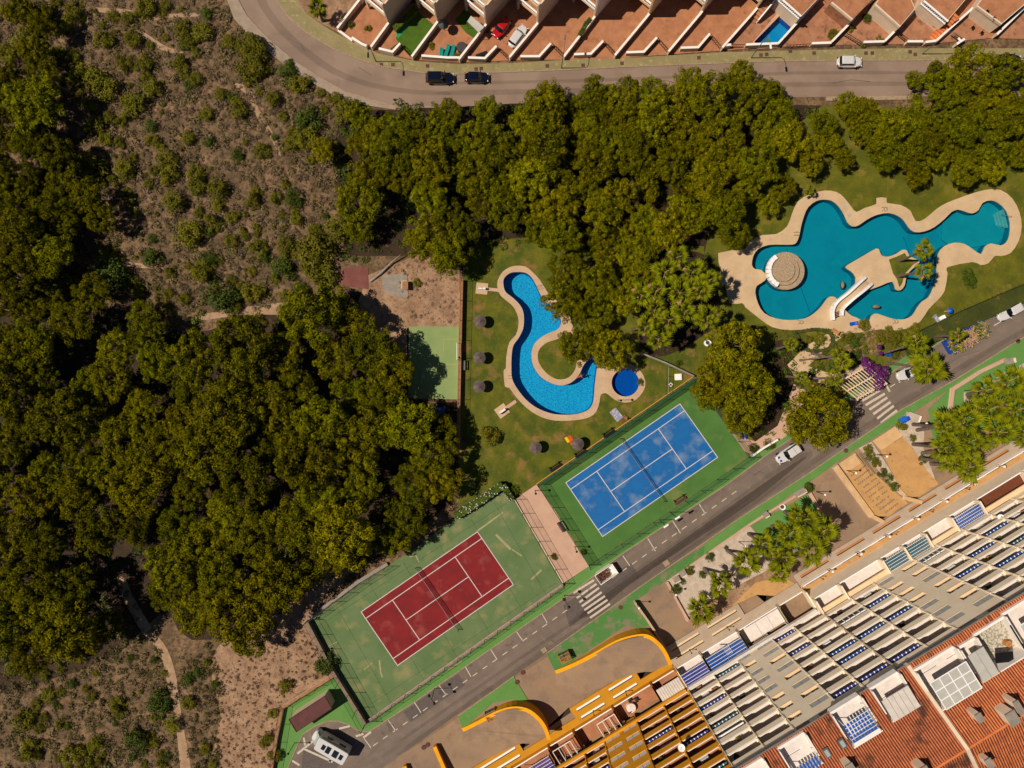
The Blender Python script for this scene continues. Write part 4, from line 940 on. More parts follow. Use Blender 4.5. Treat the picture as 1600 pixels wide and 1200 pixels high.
for side in (LW, RW):
    b = MB()
    for i in range(nn):
        a, c = side[i], side[i+1]; b.beam((a.x, a.y, a.z-0.3), (c.x, c.y, c.z-0.3), 0.42, 1.05)
    b.build('parapet', M_whitep, br)
for i in range(7):
    t = 0.70+0.04*i; a = P(*samp(lft, t), 0.17); c = P(*samp(rgt, t), 0.17); b = MB(); b.beam(a, c, 0.1, 0.08); b.build('step', M_kerb, br)
# round bar
bar = thing('pool_bar', 'round stepped stone pool bar with white seats standing in the teal pool', 'pool bar', P(1223, 424))
for r, h, ox in ((3.2, 0.5, 0), (2.5, 0.85, 0.35), (1.9, 1.15, 0.6)):
    c = P(1223, 424); b = MB(); b.cyl((c.x-ox+0.3, c.y, -0.1 if r > 3 else 0.3), r, h+0.1 if r > 3 else h-0.3, 30); b.build('stone_tier', mat('cobbled_stone', (190,164,132), (152,128,102), sc=5, bump=0.03, speck=0.18, spsc=8), bar)
b = MB(); b.cyl((P(1223,424).x+0.3, P(1223,424).y, -1.5), 3.2, 1.4, 30); b.build('submerged_base', F2w, bar)
for k in range(9):
    a = pi*0.72 + k*pi*0.075; c = P(1223, 424); b = MB(); b.obox((c.x+2.75*cos(a), c.y+2.75*sin(a), 0.5), 0.75, 0.62, 0.75, a); b.build('seat_wall', M_whitep, bar)
for px, py, r, lab in ((1317,445,1.0,'flat brown boulder rising from the teal water left of the footbridge'),(1370,479,1.1,'flat brown boulder in the lower basin right of the footbridge')):
    c = P(px, py); b = MB(); b.ball((c.x, c.y, -0.3), r*0.55, 9, 5, 1.0); o = b.build('boulder', M_stone, None, True); tag(o, lab, 'boulder', 'boulders in the teal pool')
    for v in o.data.vertices: v.co.x = c.x+(v.co.x-c.x)*(1.25 if py > 460 else 0.6); v.co.y = c.y+(v.co.y-c.y)*(0.6 if py > 460 else 1.3)
# pool ladders
def ladder(px, py, ang, lab):
    o = thing('pool_ladder', lab, 'pool ladder', P(px, py), ang, 'pool ladders')
    for s in (-0.25, 0.25):
        b = MB(); b.tube([(0.5,s,0.1),(0.4,s,0.8),(0.0,s,0.85),(-0.15,s,0.4),(-0.2,s,-0.9)], 0.03, 6); inst('handrail', b.mesh('handrail', M_grey), o)
    for z in (-0.2, -0.5): b = MB(); b.box(-0.22,-0.25,z,-0.14,0.25,z+0.04); inst('rung', b.mesh('rung', M_grey), o)
ladder(798, 589, pi, 'steel ladder on the left edge of the bright blue pool'); ladder(841, 450, 0.5, 'steel ladder on the right edge of the bright blue pool near its rounded top')
ladder(1379, 329, pi/2, 'steel ladder on the upper edge of the teal pool, middle bay'); ladder(1248, 502, -pi/2, 'steel ladder on the lower edge of the teal pool, left basin'); ladder(1396, 501, -pi/2, 'steel ladder on the lower edge of the teal pool, beside the planting'); ladder(1244, 366, pi, 'steel ladder at the corner of the teal pool above the round bar')
b = thing('pool_slide_steps', 'pale blue entry steps with handrail at the far right end of the teal pool', 'pool steps', P(1570, 342))
for i in range(4):
    q = MB(); c = P(1572-3*i, 341); q.obox((c.x, c.y, -1.5), 0.35, 3.2-0.4*i, 1.25-0.3*i, 0.25); q.build('step', M_lglass, b)
q = MB(); q.tube([P(1581,338,0.15), P(1580,338,1.0), P(1570,336,0.7), P(1564,336,-0.6)], 0.04, 6); q.build('handrail', M_grey, b)

# ================================================================ tennis courts
def court(A, B_, C_, D_, mcol, T, bleft):
    """A,B,C,D image corners, A-B a long side"""
    a, b, c, d = (P(*q) for q in (A, B_, C_, D_))
    q = MB(); q.prism([[tuple(p[:2]) for p in (a, b, c, d)]], None, 0.17); q.build('playing_surface', mcol, T)
    def at(s, t): # s along length, t across
        return (a*(1-s)+b*s)*(1-t) + (d*(1-s)+c*s)*t
    LN = 23.77; WD = 10.97; t1 = 1.37/WD; s1 = 5.485/LN
    segs = [((0,0),(1,0)),((1,0),(1,1)),((1,1),(0,1)),((0,1),(0,0)),((0,t1),(1,t1)),((0,1-t1),(1,1-t1)),((s1,t1),(s1,1-t1)),((1-s1,t1),(1-s1,1-t1)),((s1,0.5),(1-s1,0.5))]
    for i, (p, r) in enumerate(segs):
        x = at(*p); y = at(*r); dd = (y-x).normalized(); n = Vector((-dd.y, dd.x, 0))*0.065
        e = dd*0.065; x = x-e; y = y+e
        q = MB(); z = 0.176 + 0.0006*i; q.add([(x.x-n.x, x.y-n.y, z), (y.x-n.x, y.y-n.y, z), (y.x+n.x, y.y+n.y, z), (x.x+n.x, x.y+n.y, z)], [(0,1,2,3)]); q.build('court_line', M_cwhite, T)
    p0 = at(0.5, -0.085); p1 = at(0.5, 1.085); return p0, p1
def net(p0, p1, lab):
    N_ = thing('tennis_net', lab, 'tennis net', ((p0.x+p1.x)/2, (p0.y+p1.y)/2, 0.17), 0, 'tennis nets')
    for p in (p0, p1): q = MB(); q.cyl((p.x, p.y, 0.17), 0.05, 1.1, 8); q.build('net_post', M_black, N_)
    q = MB(); q.add([(p0.x,p0.y,0.2),(p1.x,p1.y,0.2),(p1.x,p1.y,1.16),(p0.x,p0.y,1.16)], [(0,1,2,3)]); q.build('netting', M_net, N_)
    q = MB(); q.beam((p0.x,p0.y,1.15),(p1.x,p1.y,1.15),0.05,0.06); q.build('net_band', mat('net_tape',(150,140,136)), N_)
RC = thing('tennis_court', 'worn green hard court with a red tennis court', 'tennis court', P(680, 930)); BC = thing('tennis_court', 'fresh green hard court with a patchy blue tennis court', 'tennis court', P(1000, 735))
q = MB(); q.prism([W([(482,968),(560,912),(640,862),(716,806),(788,767),(804,781),(880,912),(572,1127)])], 0, 0.16); q.build('surround', M_rcourt, RC)
q = MB(); q.prism([W([(842,757),(1083,592),(1169,714),(1130,742),(920,883)])], 0, 0.16); q.build('surround', M_bcourt, BC)
jt = mat('court_joint', (66,86,56), (80,96,64), sc=1)
def joint(T, p, c, w=0.06, m=None):
    a, e = P(*p), P(*c); d = (e-a).normalized(); n = Vector((-d.y, d.x, 0))*w/2; q = MB(); q.add([(a.x-n.x,a.y-n.y,0.166),(e.x-n.x,e.y-n.y,0.166),(e.x+n.x,e.y+n.y,0.166),(a.x+n.x,a.y+n.y,0.166)], [(0,1,2,3)]); q.build('slab_joint', m or jt, T)
def rc(s, t): return (484+(572-484)*t+(792-484)*s, 970+(1126-970)*t+(768-970)*s)
for s_ in (0.13, 0.3, 0.47, 0.64, 0.81, 0.93): joint(RC, rc(s_, 0.02), rc(s_, 0.98))
for t_ in (0.08, 0.9): joint(RC, rc(0.01, t_), rc(0.99, t_))
sc_ = mat('pale_scuff', (176,164,122), (150,146,100), sc=2)
for p, c, w in (((593,1031),(595,1050),0.25),((595,1050),(598,1058),0.3),((569,1046),(582,1035),0.15),((745,830),(778,806),0.3),((778,806),(786,800),0.2),((640,869),(650,866),0.4),((650,868),(655,878),0.2),((565,905),(573,900),0.2),((775,835),(798,858),0.4),((800,858),(815,868),0.2),((512,1010),(528,1002),0.12),((700,1045),(722,1032),0.3),((830,905),(846,890),0.3)): joint(RC, p, c, w, sc_)
net(*court((564.5,955.5),(746,830.5),(802,913),(621.4,1039), M_red, RC, 0), 'dark net across the red tennis court')
net(*court((884,754),(1062,631),(1120.8,714.5),(941.3,838), M_blue, BC, 0), 'dark net across the blue tennis court')

# ================================================================ fences and walls
post_me = {}
def post(h, m, r=0.045):
    k = (round(h, 2), m.name, r)
    if k not in post_me: b = MB(); b.cyl((0,0,0), r, h, 6); post_me[k] = b.mesh('post', m)
    return post_me[k]
def fence(name, label, pts, h, sp, pm, netm, z0=0.0, mid=True, brace=False, cat='fence', group='court fences'):
    w = [P(*p) for p in pts]; T = thing(name, label, cat, (w[0].x, w[0].y, z0), 0, group)
    for i in range(len(w)-1):
        a, c = w[i], w[i+1]; L_ = (c-a).length; n = max(1, round(L_/sp))
        for k in range(n + (1 if i == len(w)-2 else 0)):
            p = a + (c-a)*k/n; inst('post', post(h, pm), T, (p.x-w[0].x, p.y-w[0].y, 0))
        for zz_ in ([h-0.05, h*0.5] if mid else [h-0.05]):
            q = MB(); q.tube([(a.x,a.y,z0+zz_),(c.x,c.y,z0+zz_)], 0.025, 5); q.build('rail', pm, T)
        q = MB(); q.add([(a.x,a.y,z0+0.02),(c.x,c.y,z0+0.02),(c.x,c.y,z0+h-0.03),(a.x,a.y,z0+h-0.03)], [(0,1,2,3)]); q.build('mesh_panel', netm, T)
    return T
def wall(name, label, pts, w, h, m, capm=None, cat='wall', group=None, z0=0.0, caph=0.06, cw=0.06, hs=None):
    o = thing(name, label, cat, P(*pts[0]), 0, group); pw_ = PL(pts)
    b = MB(); b.wall(pw_, w, z0, hs or h); b.build('wall_body', m, o)
    if capm:
        b = MB(); b.wall(pw_, w+cw, (h+0.001) if not hs else 0.0, (h+caph) if not hs else [x+caph for x in hs]) if not hs else None
        if hs:
            b = MB(); L0 = len(pw_); b.wall(pw_, w+cw, 0, [x+caph for x in hs])
            for i in range(L0):                                   # coping follows the slope
                for k in (0, 1): x, y, z = b.v[4*i+k]; b.v[4*i+k] = (x, y, hs[i]+0.001)
        b.build('coping', capm, o)
    return o
fence('court_fence', 'tall chain-link fence on the long wall above the red court, by the pine wood', [(482,967),(560,912),(604,884)], 3.0, 2.9, M_black, M_chain, 0.5)
fence('court_fence', 'tall chain-link fence along the left end of the red court', [(482,968),(572,1127)], 3.0, 2.9, M_black, M_chain, 1.2)
fence('court_fence', 'tall chain-link fence on the wall between the red court and the road', [(573,1126),(880,912)], 2.4, 2.7, M_black, M_chain, 0.5)
fence('court_fence', 'tall chain-link fence between the red court and the pink garden path', [(788,767),(804,780),(880,911)], 3.0, 2.9, M_black, M_chain, 0.15)
fence('court_fence', 'tall green fence along the pink path at the end of the blue court', [(841,757),(920,882)], 3.0, 2.4, M_dgreen, M_chaing, 0.15)
fence('court_fence', 'tall green fence between the blue court and the road', [(920,883),(1046,800),(1169,715)], 3.0, 3.0, M_dgreen, M_chaing, 0.15)
fence('court_fence', 'tall green fence at the tree end of the blue court', [(1083,592),(1170,714)], 3.0, 3.0, M_dgreen, M_chaing, 0.15)
T = fence('court_fence', 'green fence with windbreak netting between the blue court and the lawn', [(841,757),(962,674),(1083,592)], 3.0, 3.0, M_dgreen, M_screen, 0.15)
fence('garden_fence', 'thin wire fence on the retaining wall beside the thatched parasols', [(722,440),(717,655)], 1.8, 3.4, M_black, M_chain, 0.9, False, group='fences round the gardens')
fence('garden_fence', 'dark thin fence on the wall beside the maroon-roofed hut', [(525,1054),(443,1103),(425,1215)], 1.6, 3.2, M_black, M_chain, 0.9, False, group='fences round the gardens')
fence('garden_fence', 'small grey gate fence by the white manhole box near the paddling pool', [(1040,616),(1041,574)], 1.8, 1.6, M_grey, M_chain, 0.1, False, group='fences round the gardens')
wall('retaining_wall', 'brown topped retaining wall between the old green pitch and the parasol lawn', [(722,438),(720,520),(717,655),(716,700)], 0.45, 1.0, M_cream, M_brick)
wall('court_wall', 'grey coped wall along the upper long side of the red court', [(482,966),(520,938),(560,908),(606,880)], 0.5, 0.5, M_stone, M_conc)
wall('court_wall', 'grey wall down the left end of the red court', [(482,968),(524,1048),(573,1127)], 0.45, 1.2, M_stone, M_stone)
wall('court_wall', 'long low grey coped wall between the red court and the green pavement', [(573,1127),(720,1024),(880,912)], 0.5, 0.5, M_stone, mat('pale_stone_coping', (172,150,132), (150,130,114), sc=2))
wall('court_wall', 'thin low wall between the red court and the pink path', [(788,768),(804,781),(880,911)], 0.2, 0.3, M_cream)
wall('boundary_wall', 'brick topped boundary wall behind the maroon-roofed hut', [(524,1052),(486,1076),(444,1102)], 0.4, 0.9, M_cream, M_brick)
wall('boundary_wall', 'brick topped boundary wall between the scrubland and the green paving', [(443,1104),(434,1150),(423,1220)], 0.4, 0.9, M_cream, M_brick)
wall('boundary_wall', 'low yellow edged kerb wall between lawn and green windbreak fence', [(838,756),(962,671),(1082,589)], 0.15, 0.35, mat('yellow_edge', (190,150,60)))
wall('boundary_wall', 'white garden wall running to the corner of the blue court', [(1000,552),(1040,568),(1082,588)], 0.2, 1.0, M_conc, M_conc)
wall('boundary_wall', 'white garden wall under the big round tree', [(1172,712),(1190,699),(1212,686)], 0.25, 1.0, M_wwhite, M_wwhite)
wall('planter_wall', 'long pale wall between the left ochre court and the tan forecourt', [(1303,728),(1330,765),(1360,806)], 0.9, 0.5, M_cream, M_opave2)
wall('planter_wall', 'pale edge wall between the two ochre courts', [(1352,698),(1376,735),(1415,776)], 0.35, 0.3, M_cream, M_opave2)
wall('planter_wall', 'angled cream wall end at the foot of the left ochre court', [(1362,807),(1378,815)], 0.6, 0.7, M_cream, M_opave2)
wall('planter_wall', 'angled cream wall end at the foot of the right ochre court', [(1410,777),(1437,784)], 0.6, 0.7, M_cream, M_opave2)
wall('planter_wall', 'cream wall with a step separating gravel garden and tan drive', [(1041,908),(1056,936),(1074,968)], 0.35, 0.5, M_cream, M_pink)
wall('planter_wall', 'thin dark topped wall beside the drive right of the mustard ramp', [(990,938),(1010,966),(1044,1018)], 0.3, 1.3, M_cream, M_pink)
wall('planter_wall', 'low cream wall on the green pavement below the palms', [(1044,907),(1172,818),(1200,800),(1258,765)], 0.3, 0.3, M_cream, M_pink)
wall('planter_wall', 'low cream wall bending across the green pavement at the right', [(1480,660),(1486,608),(1530,580),(1568,562)], 0.55, 0.5, M_cream, M_pink)
wall('planter_wall', 'pale planter edge leading to the round clipped shrub', [(1264,770),(1281,800)], 0.5, 0.4, M_cream, M_pink)
# mustard ramps: curved walls that grow with the ramp
def ramp(label, base, hs, floor, pxh, name='driveway_ramp'):
    T = thing(name, label, 'ramp', P(*base[0]), 0, 'ramps up to the apartment block')
    n = len(base); bw = PL(base); tw = bw
    b = MB(); b.wall(bw, 0.5, 0, hs); b.build('side_wall', M_yel, T)
    c = MB(); c.wall(bw, 0.62, 0, [h+0.06 for h in hs])
    for i in range(n):
        for k in (0, 1): x, y, z = c.v[4*i+k]; c.v[4*i+k] = (x, y, hs[i]+0.001)
    c.build('coping', M_yeltop, T)
    return T, bw
def ease(t): return t*t*(3-2*t)
r1 = smooth([(868,1049),(900,1033),(930,1015),(960,996),(985,986),(1004,983),(1018,990),(1030,1004),(1040,1025)], 3, False)
h1 = [0.3+3.4*min(1, (i/(len(r1)-1))/0.75)**0.9 for i in range(len(r1))]
R1, bw1 = ramp('upper mustard yellow curved ramp wall enclosing a tan drive', r1, h1, None, None)
r2 = smooth([(723,1139),(750,1123),(775,1107),(800,1097),(822,1097),(838,1106),(850,1122),(856,1140)], 3, False)
h2 = [0.3+3.0*min(1, (i/(len(r2)-1))/0.7)**0.9 for i in range(len(r2))]
R2, bw2 = ramp('lower mustard yellow curved ramp wall beside the slatted bin store', r2, h2, None, None)
def ramp_floor(T, bw, hs, extra):
    """sloping floor: rises along the wall, level across towards the block"""
    a = bw[0]; e = bw[-1]; ax = Vector((CB, SB, 0)); L_ = (e-a).dot(ax); hm = max(hs)-0.55
    pts = [p for p in bw] + [P(*q, z) for q, z in extra]
    b = MB(); zf = lambda x, y: max(0.06, min(1, (Vector((x, y, 0))-Vector((a.x, a.y, 0))).dot(ax)/(L_*0.85))*hm)
    lp = [(p.x, p.y) for p in pts]
    b.prism([lp], 0, 0, zf=zf); b.build('ramp_floor', M_plaza, T)
ramp_floor(R1, bw1, h1, [((1024,1046), 2.9), ((990,1052), 2.3), ((950,1068), 1.4), ((905,1090), 0.6), ((868,1070), 0.1)])
ramp_floor(R2, bw2, h2, [((842,1152), 2.6), ((800,1168), 1.8), ((760,1190), 1.0), ((735,1200), 0.5), ((715,1160), 0.1)])
def mpost(label, a, c, h0, h1_):
    o = thing('ramp_wall', label, 'wall', P(*a)); b = MB(); b.wall(PL([a, c]), 0.5, 0, [h0, h1_]); b.build('wall_body', M_yel, o)
    b = MB(); b.wall(PL([a, c]), 0.62, 0, [h0+0.06, h1_+0.06])
    for i, h in ((0, h0), (1, h1_)):
        for k in (0, 1): x, y, z = b.v[4*i+k]; b.v[4*i+k] = (x, y, h+0.001)
    b.build('coping', M_yeltop, o)
mpost('straight mustard yellow wall pointing down the drive at the bottom of the photo', (680,1162), (700,1205), 1.0, 1.4)
mpost('stub of mustard yellow wall on the bottom edge of the photo', (633,1193), (642,1215), 0.9, 1.1)
# ================================================================ terraced villas along the upper road
# plots, left to right: side wall from the street corner to the house corner
SW = [((530,50),(566,4)),((582,79),(609,42)),((645,94),(685,40)),((718,98),(760,44)),((796,95),(840,42)),((880,94),(928,32)),((959,92),(1012,28)),((1042,86),(1094,24)),((1125,80),(1179,19)),
      ((1211,74),(1280,-2)),((1294,71),(1330,34)),((1376,70),(1420,26)),((1456,69),(1512,19)),((1549,60),(1600,10))]
def lerp(a, c, t): return (a[0]+(c[0]-a[0])*t, a[1]+(c[1]-a[1])*t)
wh = {0:1.2}
names = ['with a round potted bush','with artificial turf and a dark hedge','with green sun loungers','with two parked cars','with a clipped creeper on its wall','with an empty court, seventh from the left','left of the cracked patio','with cracked brown paving','left of the plunge pool','with the blue plunge pool','with a small tree and turquoise table','with pot plants and a cream parapet','with a yellow table','with black patio chairs','at the far right behind the pines']
for i in range(len(SW)):
    a, c = SW[i]; far = (c[0]+(c[0]-a[0])*0.9, c[1]+(c[1]-a[1])*0.9)
    wall('garden_wall', 'coped side wall left of the patio ' + names[i+1], [a, c], 0.3, 1.3, M_cream, M_wwhite, group='side walls between villa patios')
    if i < len(SW)-1:
        b_, d_ = SW[i+1]; fb = (d_[0]+(d_[0]-b_[0])*0.9, d_[1]+(d_[1]-b_[1])*0.9)
        m = M_terra if i < 8 else M_terra2
        sheet('patio', m, [[a, b_, fb, far]] if i != 8 else [[a, b_, fb, far], HPOOL], z=0.15, z0=0)
sheet('patio', M_sand, [[(462,-40),(462,0),(480,22),(505,38),(528,51),(566,4),(600,-40)]], z=0.15, z0=0)
sheet('patio', M_terra2, [[(1549,60),(1720,66),(1720,-60),(1620,-20)]], z=0.15, z0=0)
sheet('turf', M_turf, [zoomed(580, 0, 5.714, [(340,150),(420,110),(570,235),(500,380),(400,490),(345,505),(270,430),(220,345)])], z=0.17, z0=0.1)
sheet('turf', mat('turf_green_mat', (30,150,90)), [zoomed(580, 0, 5.714, [(222,300),(310,205),(345,225),(240,350)])], z=0.18, z0=0.1)
sheet('turf', M_turf, [zoomed(580, 0, 5.714, [(750,180),(830,90),(890,130),(980,300),(940,360),(850,300)])], z=0.17, z0=0.1)
FWL = [([(530,50),(552,66)],'low brown railing wall of the first patio',0),([(552,64),(568,74),(575,77)],'white front wall of the first patio beside the street lamp',1),([(594,81),(615,86),(627,73)],'white angled front wall of the artificial turf garden',1),
       ([(660,92),(700,95),(718,95)],'white front wall below the green sun loungers',1),([(732,95),(758,96),(776,77)],'white angled front wall beside the red car patio',1),([(813,93),(842,93),(860,73)],'white angled front wall below the white car patio, next to the creeper wall',1),
       ([(896,90),(922,89),(941,69)],'white angled front wall with a stepped coping, third of the plain patios',1),([(977,87),(1004,86),(1024,64)],'white angled front wall fronting the cracked patio',1),([(1061,80),(1088,79),(1106,58)],'white angled front wall just left of the plunge pool villa',1),
       ([(1129,76),(1139,75)],'white wall stub with blue tiles left of the plunge pool',1),([(1162,75),(1212,73)],'straight white front wall below the blue plunge pool',1),([(1264,73),(1294,72)],'straight front wall with mustard end right of the plunge pool',1),
       ([(1344,71),(1376,70)],'front wall with pot plants in front of the cream parapet patio',1),([(1412,70),(1436,70)],'front wall segment left of the gate opening near the yellow table',1),([(1440,71),(1456,69)],'short white front wall right of the gate opening',1),([(1488,74),(1500,66)],'short white front wall peeking from the pine crown at the right',1)]
for pts, lab, k_ in FWL: wall('front_wall', lab, pts, 0.32, 1.15 if k_ else 0.6, M_cream, M_wwhite, group='front walls of the villa patios')
# gates (black bar gates with slanting shadow)
def gate(a, c, lab, h=1.2):
    p, q = P(*a), P(*c); T = thing('iron_gate', lab, 'gate', p, 0, 'driveway gates of the villas'); n = 7
    for i in range(n+1):
        r = p+(q-p)*i/n; b = MB(); b.cyl((r.x, r.y, 0.15), 0.035, h, 5); b.build('bar', M_black, T)
    for z in (0.35, h): b = MB(); b.tube([(p.x,p.y,z),(q.x,q.y,z)], 0.04, 5); b.build('rail', M_black, T)
for a, c, lab in [((862,73),(879,90),'iron gate of the fourth plain patio, behind the slim sidewalk lamp'),((943,70),(959,88),'iron gate closing the patio left of the cracked one'),((1026,65),(1042,83),'iron gate closing the cracked brown patio'),((1108,59),(1124,78),'iron gate left of the plunge pool villa'),
                  ((1140,75),(1160,75),'narrow iron gate beside the plunge pool front wall'),((1226,76),(1262,74),'wide sliding gate right of the plunge pool'),((1317,57),(1342,72),'iron gate of the patio with pot plants'),((1398,55),(1412,66),'iron gate of the patio with the yellow table'),((777,78),(794,94),'iron gate below the parked white car'),((1484,57),(1496,66),'iron gate of the patio with black chairs'),((628,74),(644,92),'iron gate of the artificial turf garden')]: gate(a, c, lab)
hp = thing('plunge_pool', 'blue lozenge-shaped plunge pool in a villa patio', 'plunge pool', P(1210, 50)); basin(hp, HPOOL, 1.2, mat('plunge_floor', (20,150,200), (14,136,186), sc=0.5), F1w, M_w3 if False else M_w1)
q = MB(); q.prism([W([(1173,70),(1215,20),(1243,42),(1218,75),(1183,77)]), W(HPOOL)], 0.1, 0.2); q.build('coping', mat('pink_coping', (206,160,128)), hp)
c_ = P(1204,58); q = MB(); q.cyl((c_.x, c_.y, -1.19), 0.3, 0.02, 12); q.build('floor_mosaic', M_peach2, hp)
# houses
def house(corner, lab, wallm, w=5.6, depth=12, storeys=2, seed=0, roofm=M_tile2, baln='white', open_deck=False):
    """corner = street-side corner on the side wall; the front runs up-left from it"""
    R = random.Random(seed); c = P(*corner)
    dp = (P(1094, 24)-P(1042, 86)).normalized(); fr = Vector((-dp.y, dp.x, 0))     # depth dir, front dir (to the left)
    T = thing('villa', lab, 'villa', c, atan2(dp.y, dp.x), 'terraced villas along the upper road')
    # local frame: x = depth, y = to the left along the front
    def lb(): return MB()
    H_ = 2.9*storeys
    b = lb(); b.box(2.6, 0.02, 0, depth, w, H_-0.2); b2 = inst('wall', b.mesh('wall', wallm), T)
    b = lb(); b.box(0, -0.02, 0, depth, 0.2, H_+0.5 if not open_deck else 3.0); inst('side_wall', b.mesh('side_wall', wallm), T)
    for s in range(storeys):
        z = 2.9*(s+1)
        if s == 0 or True:
            b = lb(); b.mi = 0; b.box(0.1, 0.2, z-0.25, 2.6, w*0.92, z-0.03); b.mi = 1; b.box(0.12, 0.2, z-0.03, 2.6, w*0.9, z)
            inst('balcony', b.mesh('balcony', [wallm, mat('balcony_paving', (196,168,136), (176,146,114), sc=2) if s else M_terra]), T)
            b = lb(); b.box(0.0, 0.2, z-0.3, 0.22, w*0.92, z+0.22); inst('balcony_front', b.mesh('balcony_front', M_peach if seed % 2 else wallm), T)
            n = int(w*0.9/0.28)
            bb = shared(('balu', w), lambda: (lambda q: ([q.cyl((0.1, 0.35+i*0.28, 0), 0.06, 0.6, 6) for i in range(n)], q.mesh('baluster', M_whitep))[1])(MB()))
            o = inst('baluster', bb, T, (0, 0, z+0.22)); o['kind'] = 'stuff'
            b = lb(); b.box(-0.02, 0.2, z+0.82, 0.24, w*0.94, z+0.94); inst('handrail', b.mesh('handrail', M_whitep), T)
        b = lb(); b.mi = 0; b.box(2.5, w*0.3, z-2.7, 2.58, w*0.8, z-0.6); b.mi = 1; b.box(2.46, w*0.54, z-2.7, 2.5, w*0.56, z-0.6); inst('window', b.mesh('window', [M_glass, M_whitep]), T)
    # corner pillars
    for y in (0.0, w*0.92-0.3):
        b = lb(); b.box(0.0, y, 0, 0.35, y+0.35, H_+0.9 if not open_deck else 3.9); inst('pillar', b.mesh('pillar', wallm if seed % 3 else M_peach), T)
    if not open_deck:
        b = lb(); n = int((w+0.4)/0.3)
        b.add([(2.0,-0.3,H_+2.0),(depth,-0.3,H_+3.4),(depth,w+0.3,H_+3.4),(2.0,w+0.3,H_+2.0),(2.0,-0.3,H_-0.2),(depth,-0.3,H_-0.2),(depth,w+0.3,H_-0.2),(2.0,w+0.3,H_-0.2)], [(0,1,2,3),(0,4,5,1),(2,6,7,3),(3,7,4,0)])
        inst('roof', b.mesh('roof', M_cream), T)
        b = lb()
        for i in range(n):
            y = -0.3+(w+0.6)*i/n; b.add([(1.7,y,H_+2.0),(1.7,y+0.2,H_+2.0),(1.7,y+0.1,H_+2.1),(depth,y,H_+3.45),(depth,y+0.2,H_+3.45),(depth,y+0.1,H_+3.55)], [(0,3,5,2),(2,5,4,1)])
        o = inst('roof_tile', b.mesh('roof_tile', roofm), T); o['kind'] = 'stuff'
        b = lb()
        for i in range(6): y = w*0.3+i*0.3; b.add([(0.3,y,H_-2.9+2.55),(0.3,y+0.22,H_-2.9+2.55),(0.3,y+0.11,H_-0.25),(2.5,y,H_+0.4-2.9+2.9),(2.5,y+0.22,H_+0.4),(2.5,y+0.11,H_+0.5)], [(0,3,5,2),(2,5,4,1)]) if False else None
    return T
HS = [((566,8),'white villa with a tiled porch roof above the first patio, at the top left', M_wwhite,5.4),((609,42),'cream villa with a sloping tiled porch beside the artificial turf',M_cream,5.2),((685,40),'villa with a green roof deck behind the turf and lounger gardens',M_cream,5.0),((760,44),'orange trimmed villa behind the green sun loungers',M_cream,5.0),
      ((840,42),'orange trimmed villa behind the parked red and white cars',M_cream,5.0),((928,32),'pale villa with a tiled corner behind the creeper wall',M_wwhite,5.2),((1012,28),'peach villa with a white balustrade above the plain patio',M_peach,5.2),((1094,24),'cream villa above the cracked patio',M_cream,5.2),((1179,19),'peach balustraded villa left of the plunge pool',M_cream,5.2)]
for i, (c, lab, wm, w) in enumerate(HS): house(c, lab, wm, w, seed=i+1)
# raised terraces at the right (balustraded, one storey, tiled in terracotta)
def raised(pts, lab, h, wallm, balus, seed):
    T = thing('raised_terrace', lab, 'terrace', P(*pts[0]), 0, 'raised villa terraces'); w = PL(pts, h)
    b = MB(); b.prism([[tuple(p[:2]) for p in w]], 0, h); b.build('terrace_body', wallm, T)
    b = MB(); b.prism([inset_loop([tuple(p[:2]) for p in w], 0.15)], h, h+0.03); b.build('terrace_floor', M_terra, T)
    a, c = w[0], w[1]
    if balus:
        n = int((c-a).length/0.34)
        for z, hh, ww in ((h+0.03, 0.16, 0.24), (h+0.85, 0.12, 0.28)):
            q = MB(); q.beam((a.x,a.y,z),(c.x,c.y,z),ww,hh); q.build('handrail', M_whitep, T)
        q = MB(); q.cyl((0,0,0), 0.07, 0.7, 6); me = q.mesh('baluster', M_whitep)
        for i in range(n): p = a+(c-a)*(i+0.5)/n; inst('baluster', me, T, (p.x-w[0].x*1-0, p.y-0, h+0.18)) if False else inst('baluster', me, T, tuple(Vector((p.x, p.y, h+0.17))-ORG[T.name]))
    else:
        q = MB(); q.beam((a.x,a.y,h+0.03),(c.x,c.y,h+0.03),0.25,0.5); q.build('parapet', M_cream, T)
raised([(1214,0),(1248,30),(1282,-6),(1262,-40),(1222,-30)],'raised terracotta terrace with white balustrade behind the plunge pool',2.8,M_cream,True,1)
raised([(1297,6),(1330,33),(1352,10),(1372,-10),(1330,-40)],'raised terrace with a brown parapet behind the turquoise table patio',2.6,M_terra2,False,2)
raised([(1366,10),(1404,44),(1430,14),(1418,-16),(1388,-30)],'raised terracotta terrace with a cream parapet and pot plants',2.6,M_cream,False,3)
raised([(1438,6),(1476,38),(1520,-14),(1470,-60)],'raised terracotta terrace with white balustrade behind the yellow table',2.6,M_cream,True,4)
raised([(1524,12),(1562,40),(1600,8),(1620,-30),(1560,-40)],'raised terrace with black chairs near the right end of the villas',2.6,M_cream,False,5)
for pts, lab in [([(1352,10),(1386,-22)],'cream villa flank above the turquoise table patio'),([(1283,-3),(1300,-22)],'cream villa flank above the plunge pool'),([(1520,-6),(1545,-30)],'cream villa flank above the black chair terrace')]:
    wall('villa_wall', lab, pts, 0.6, 5.0, M_cream, M_wwhite)
q = thing('pool_stairs', 'white stair string with terracotta steps left of the plunge pool', 'stairs', P(1180, 35))
b = MB(); b.wall(PL([(1181,37),(1210,4)]), 0.2, 0, [1.2, 3.4]); b.build('stringer', M_whitep, q)
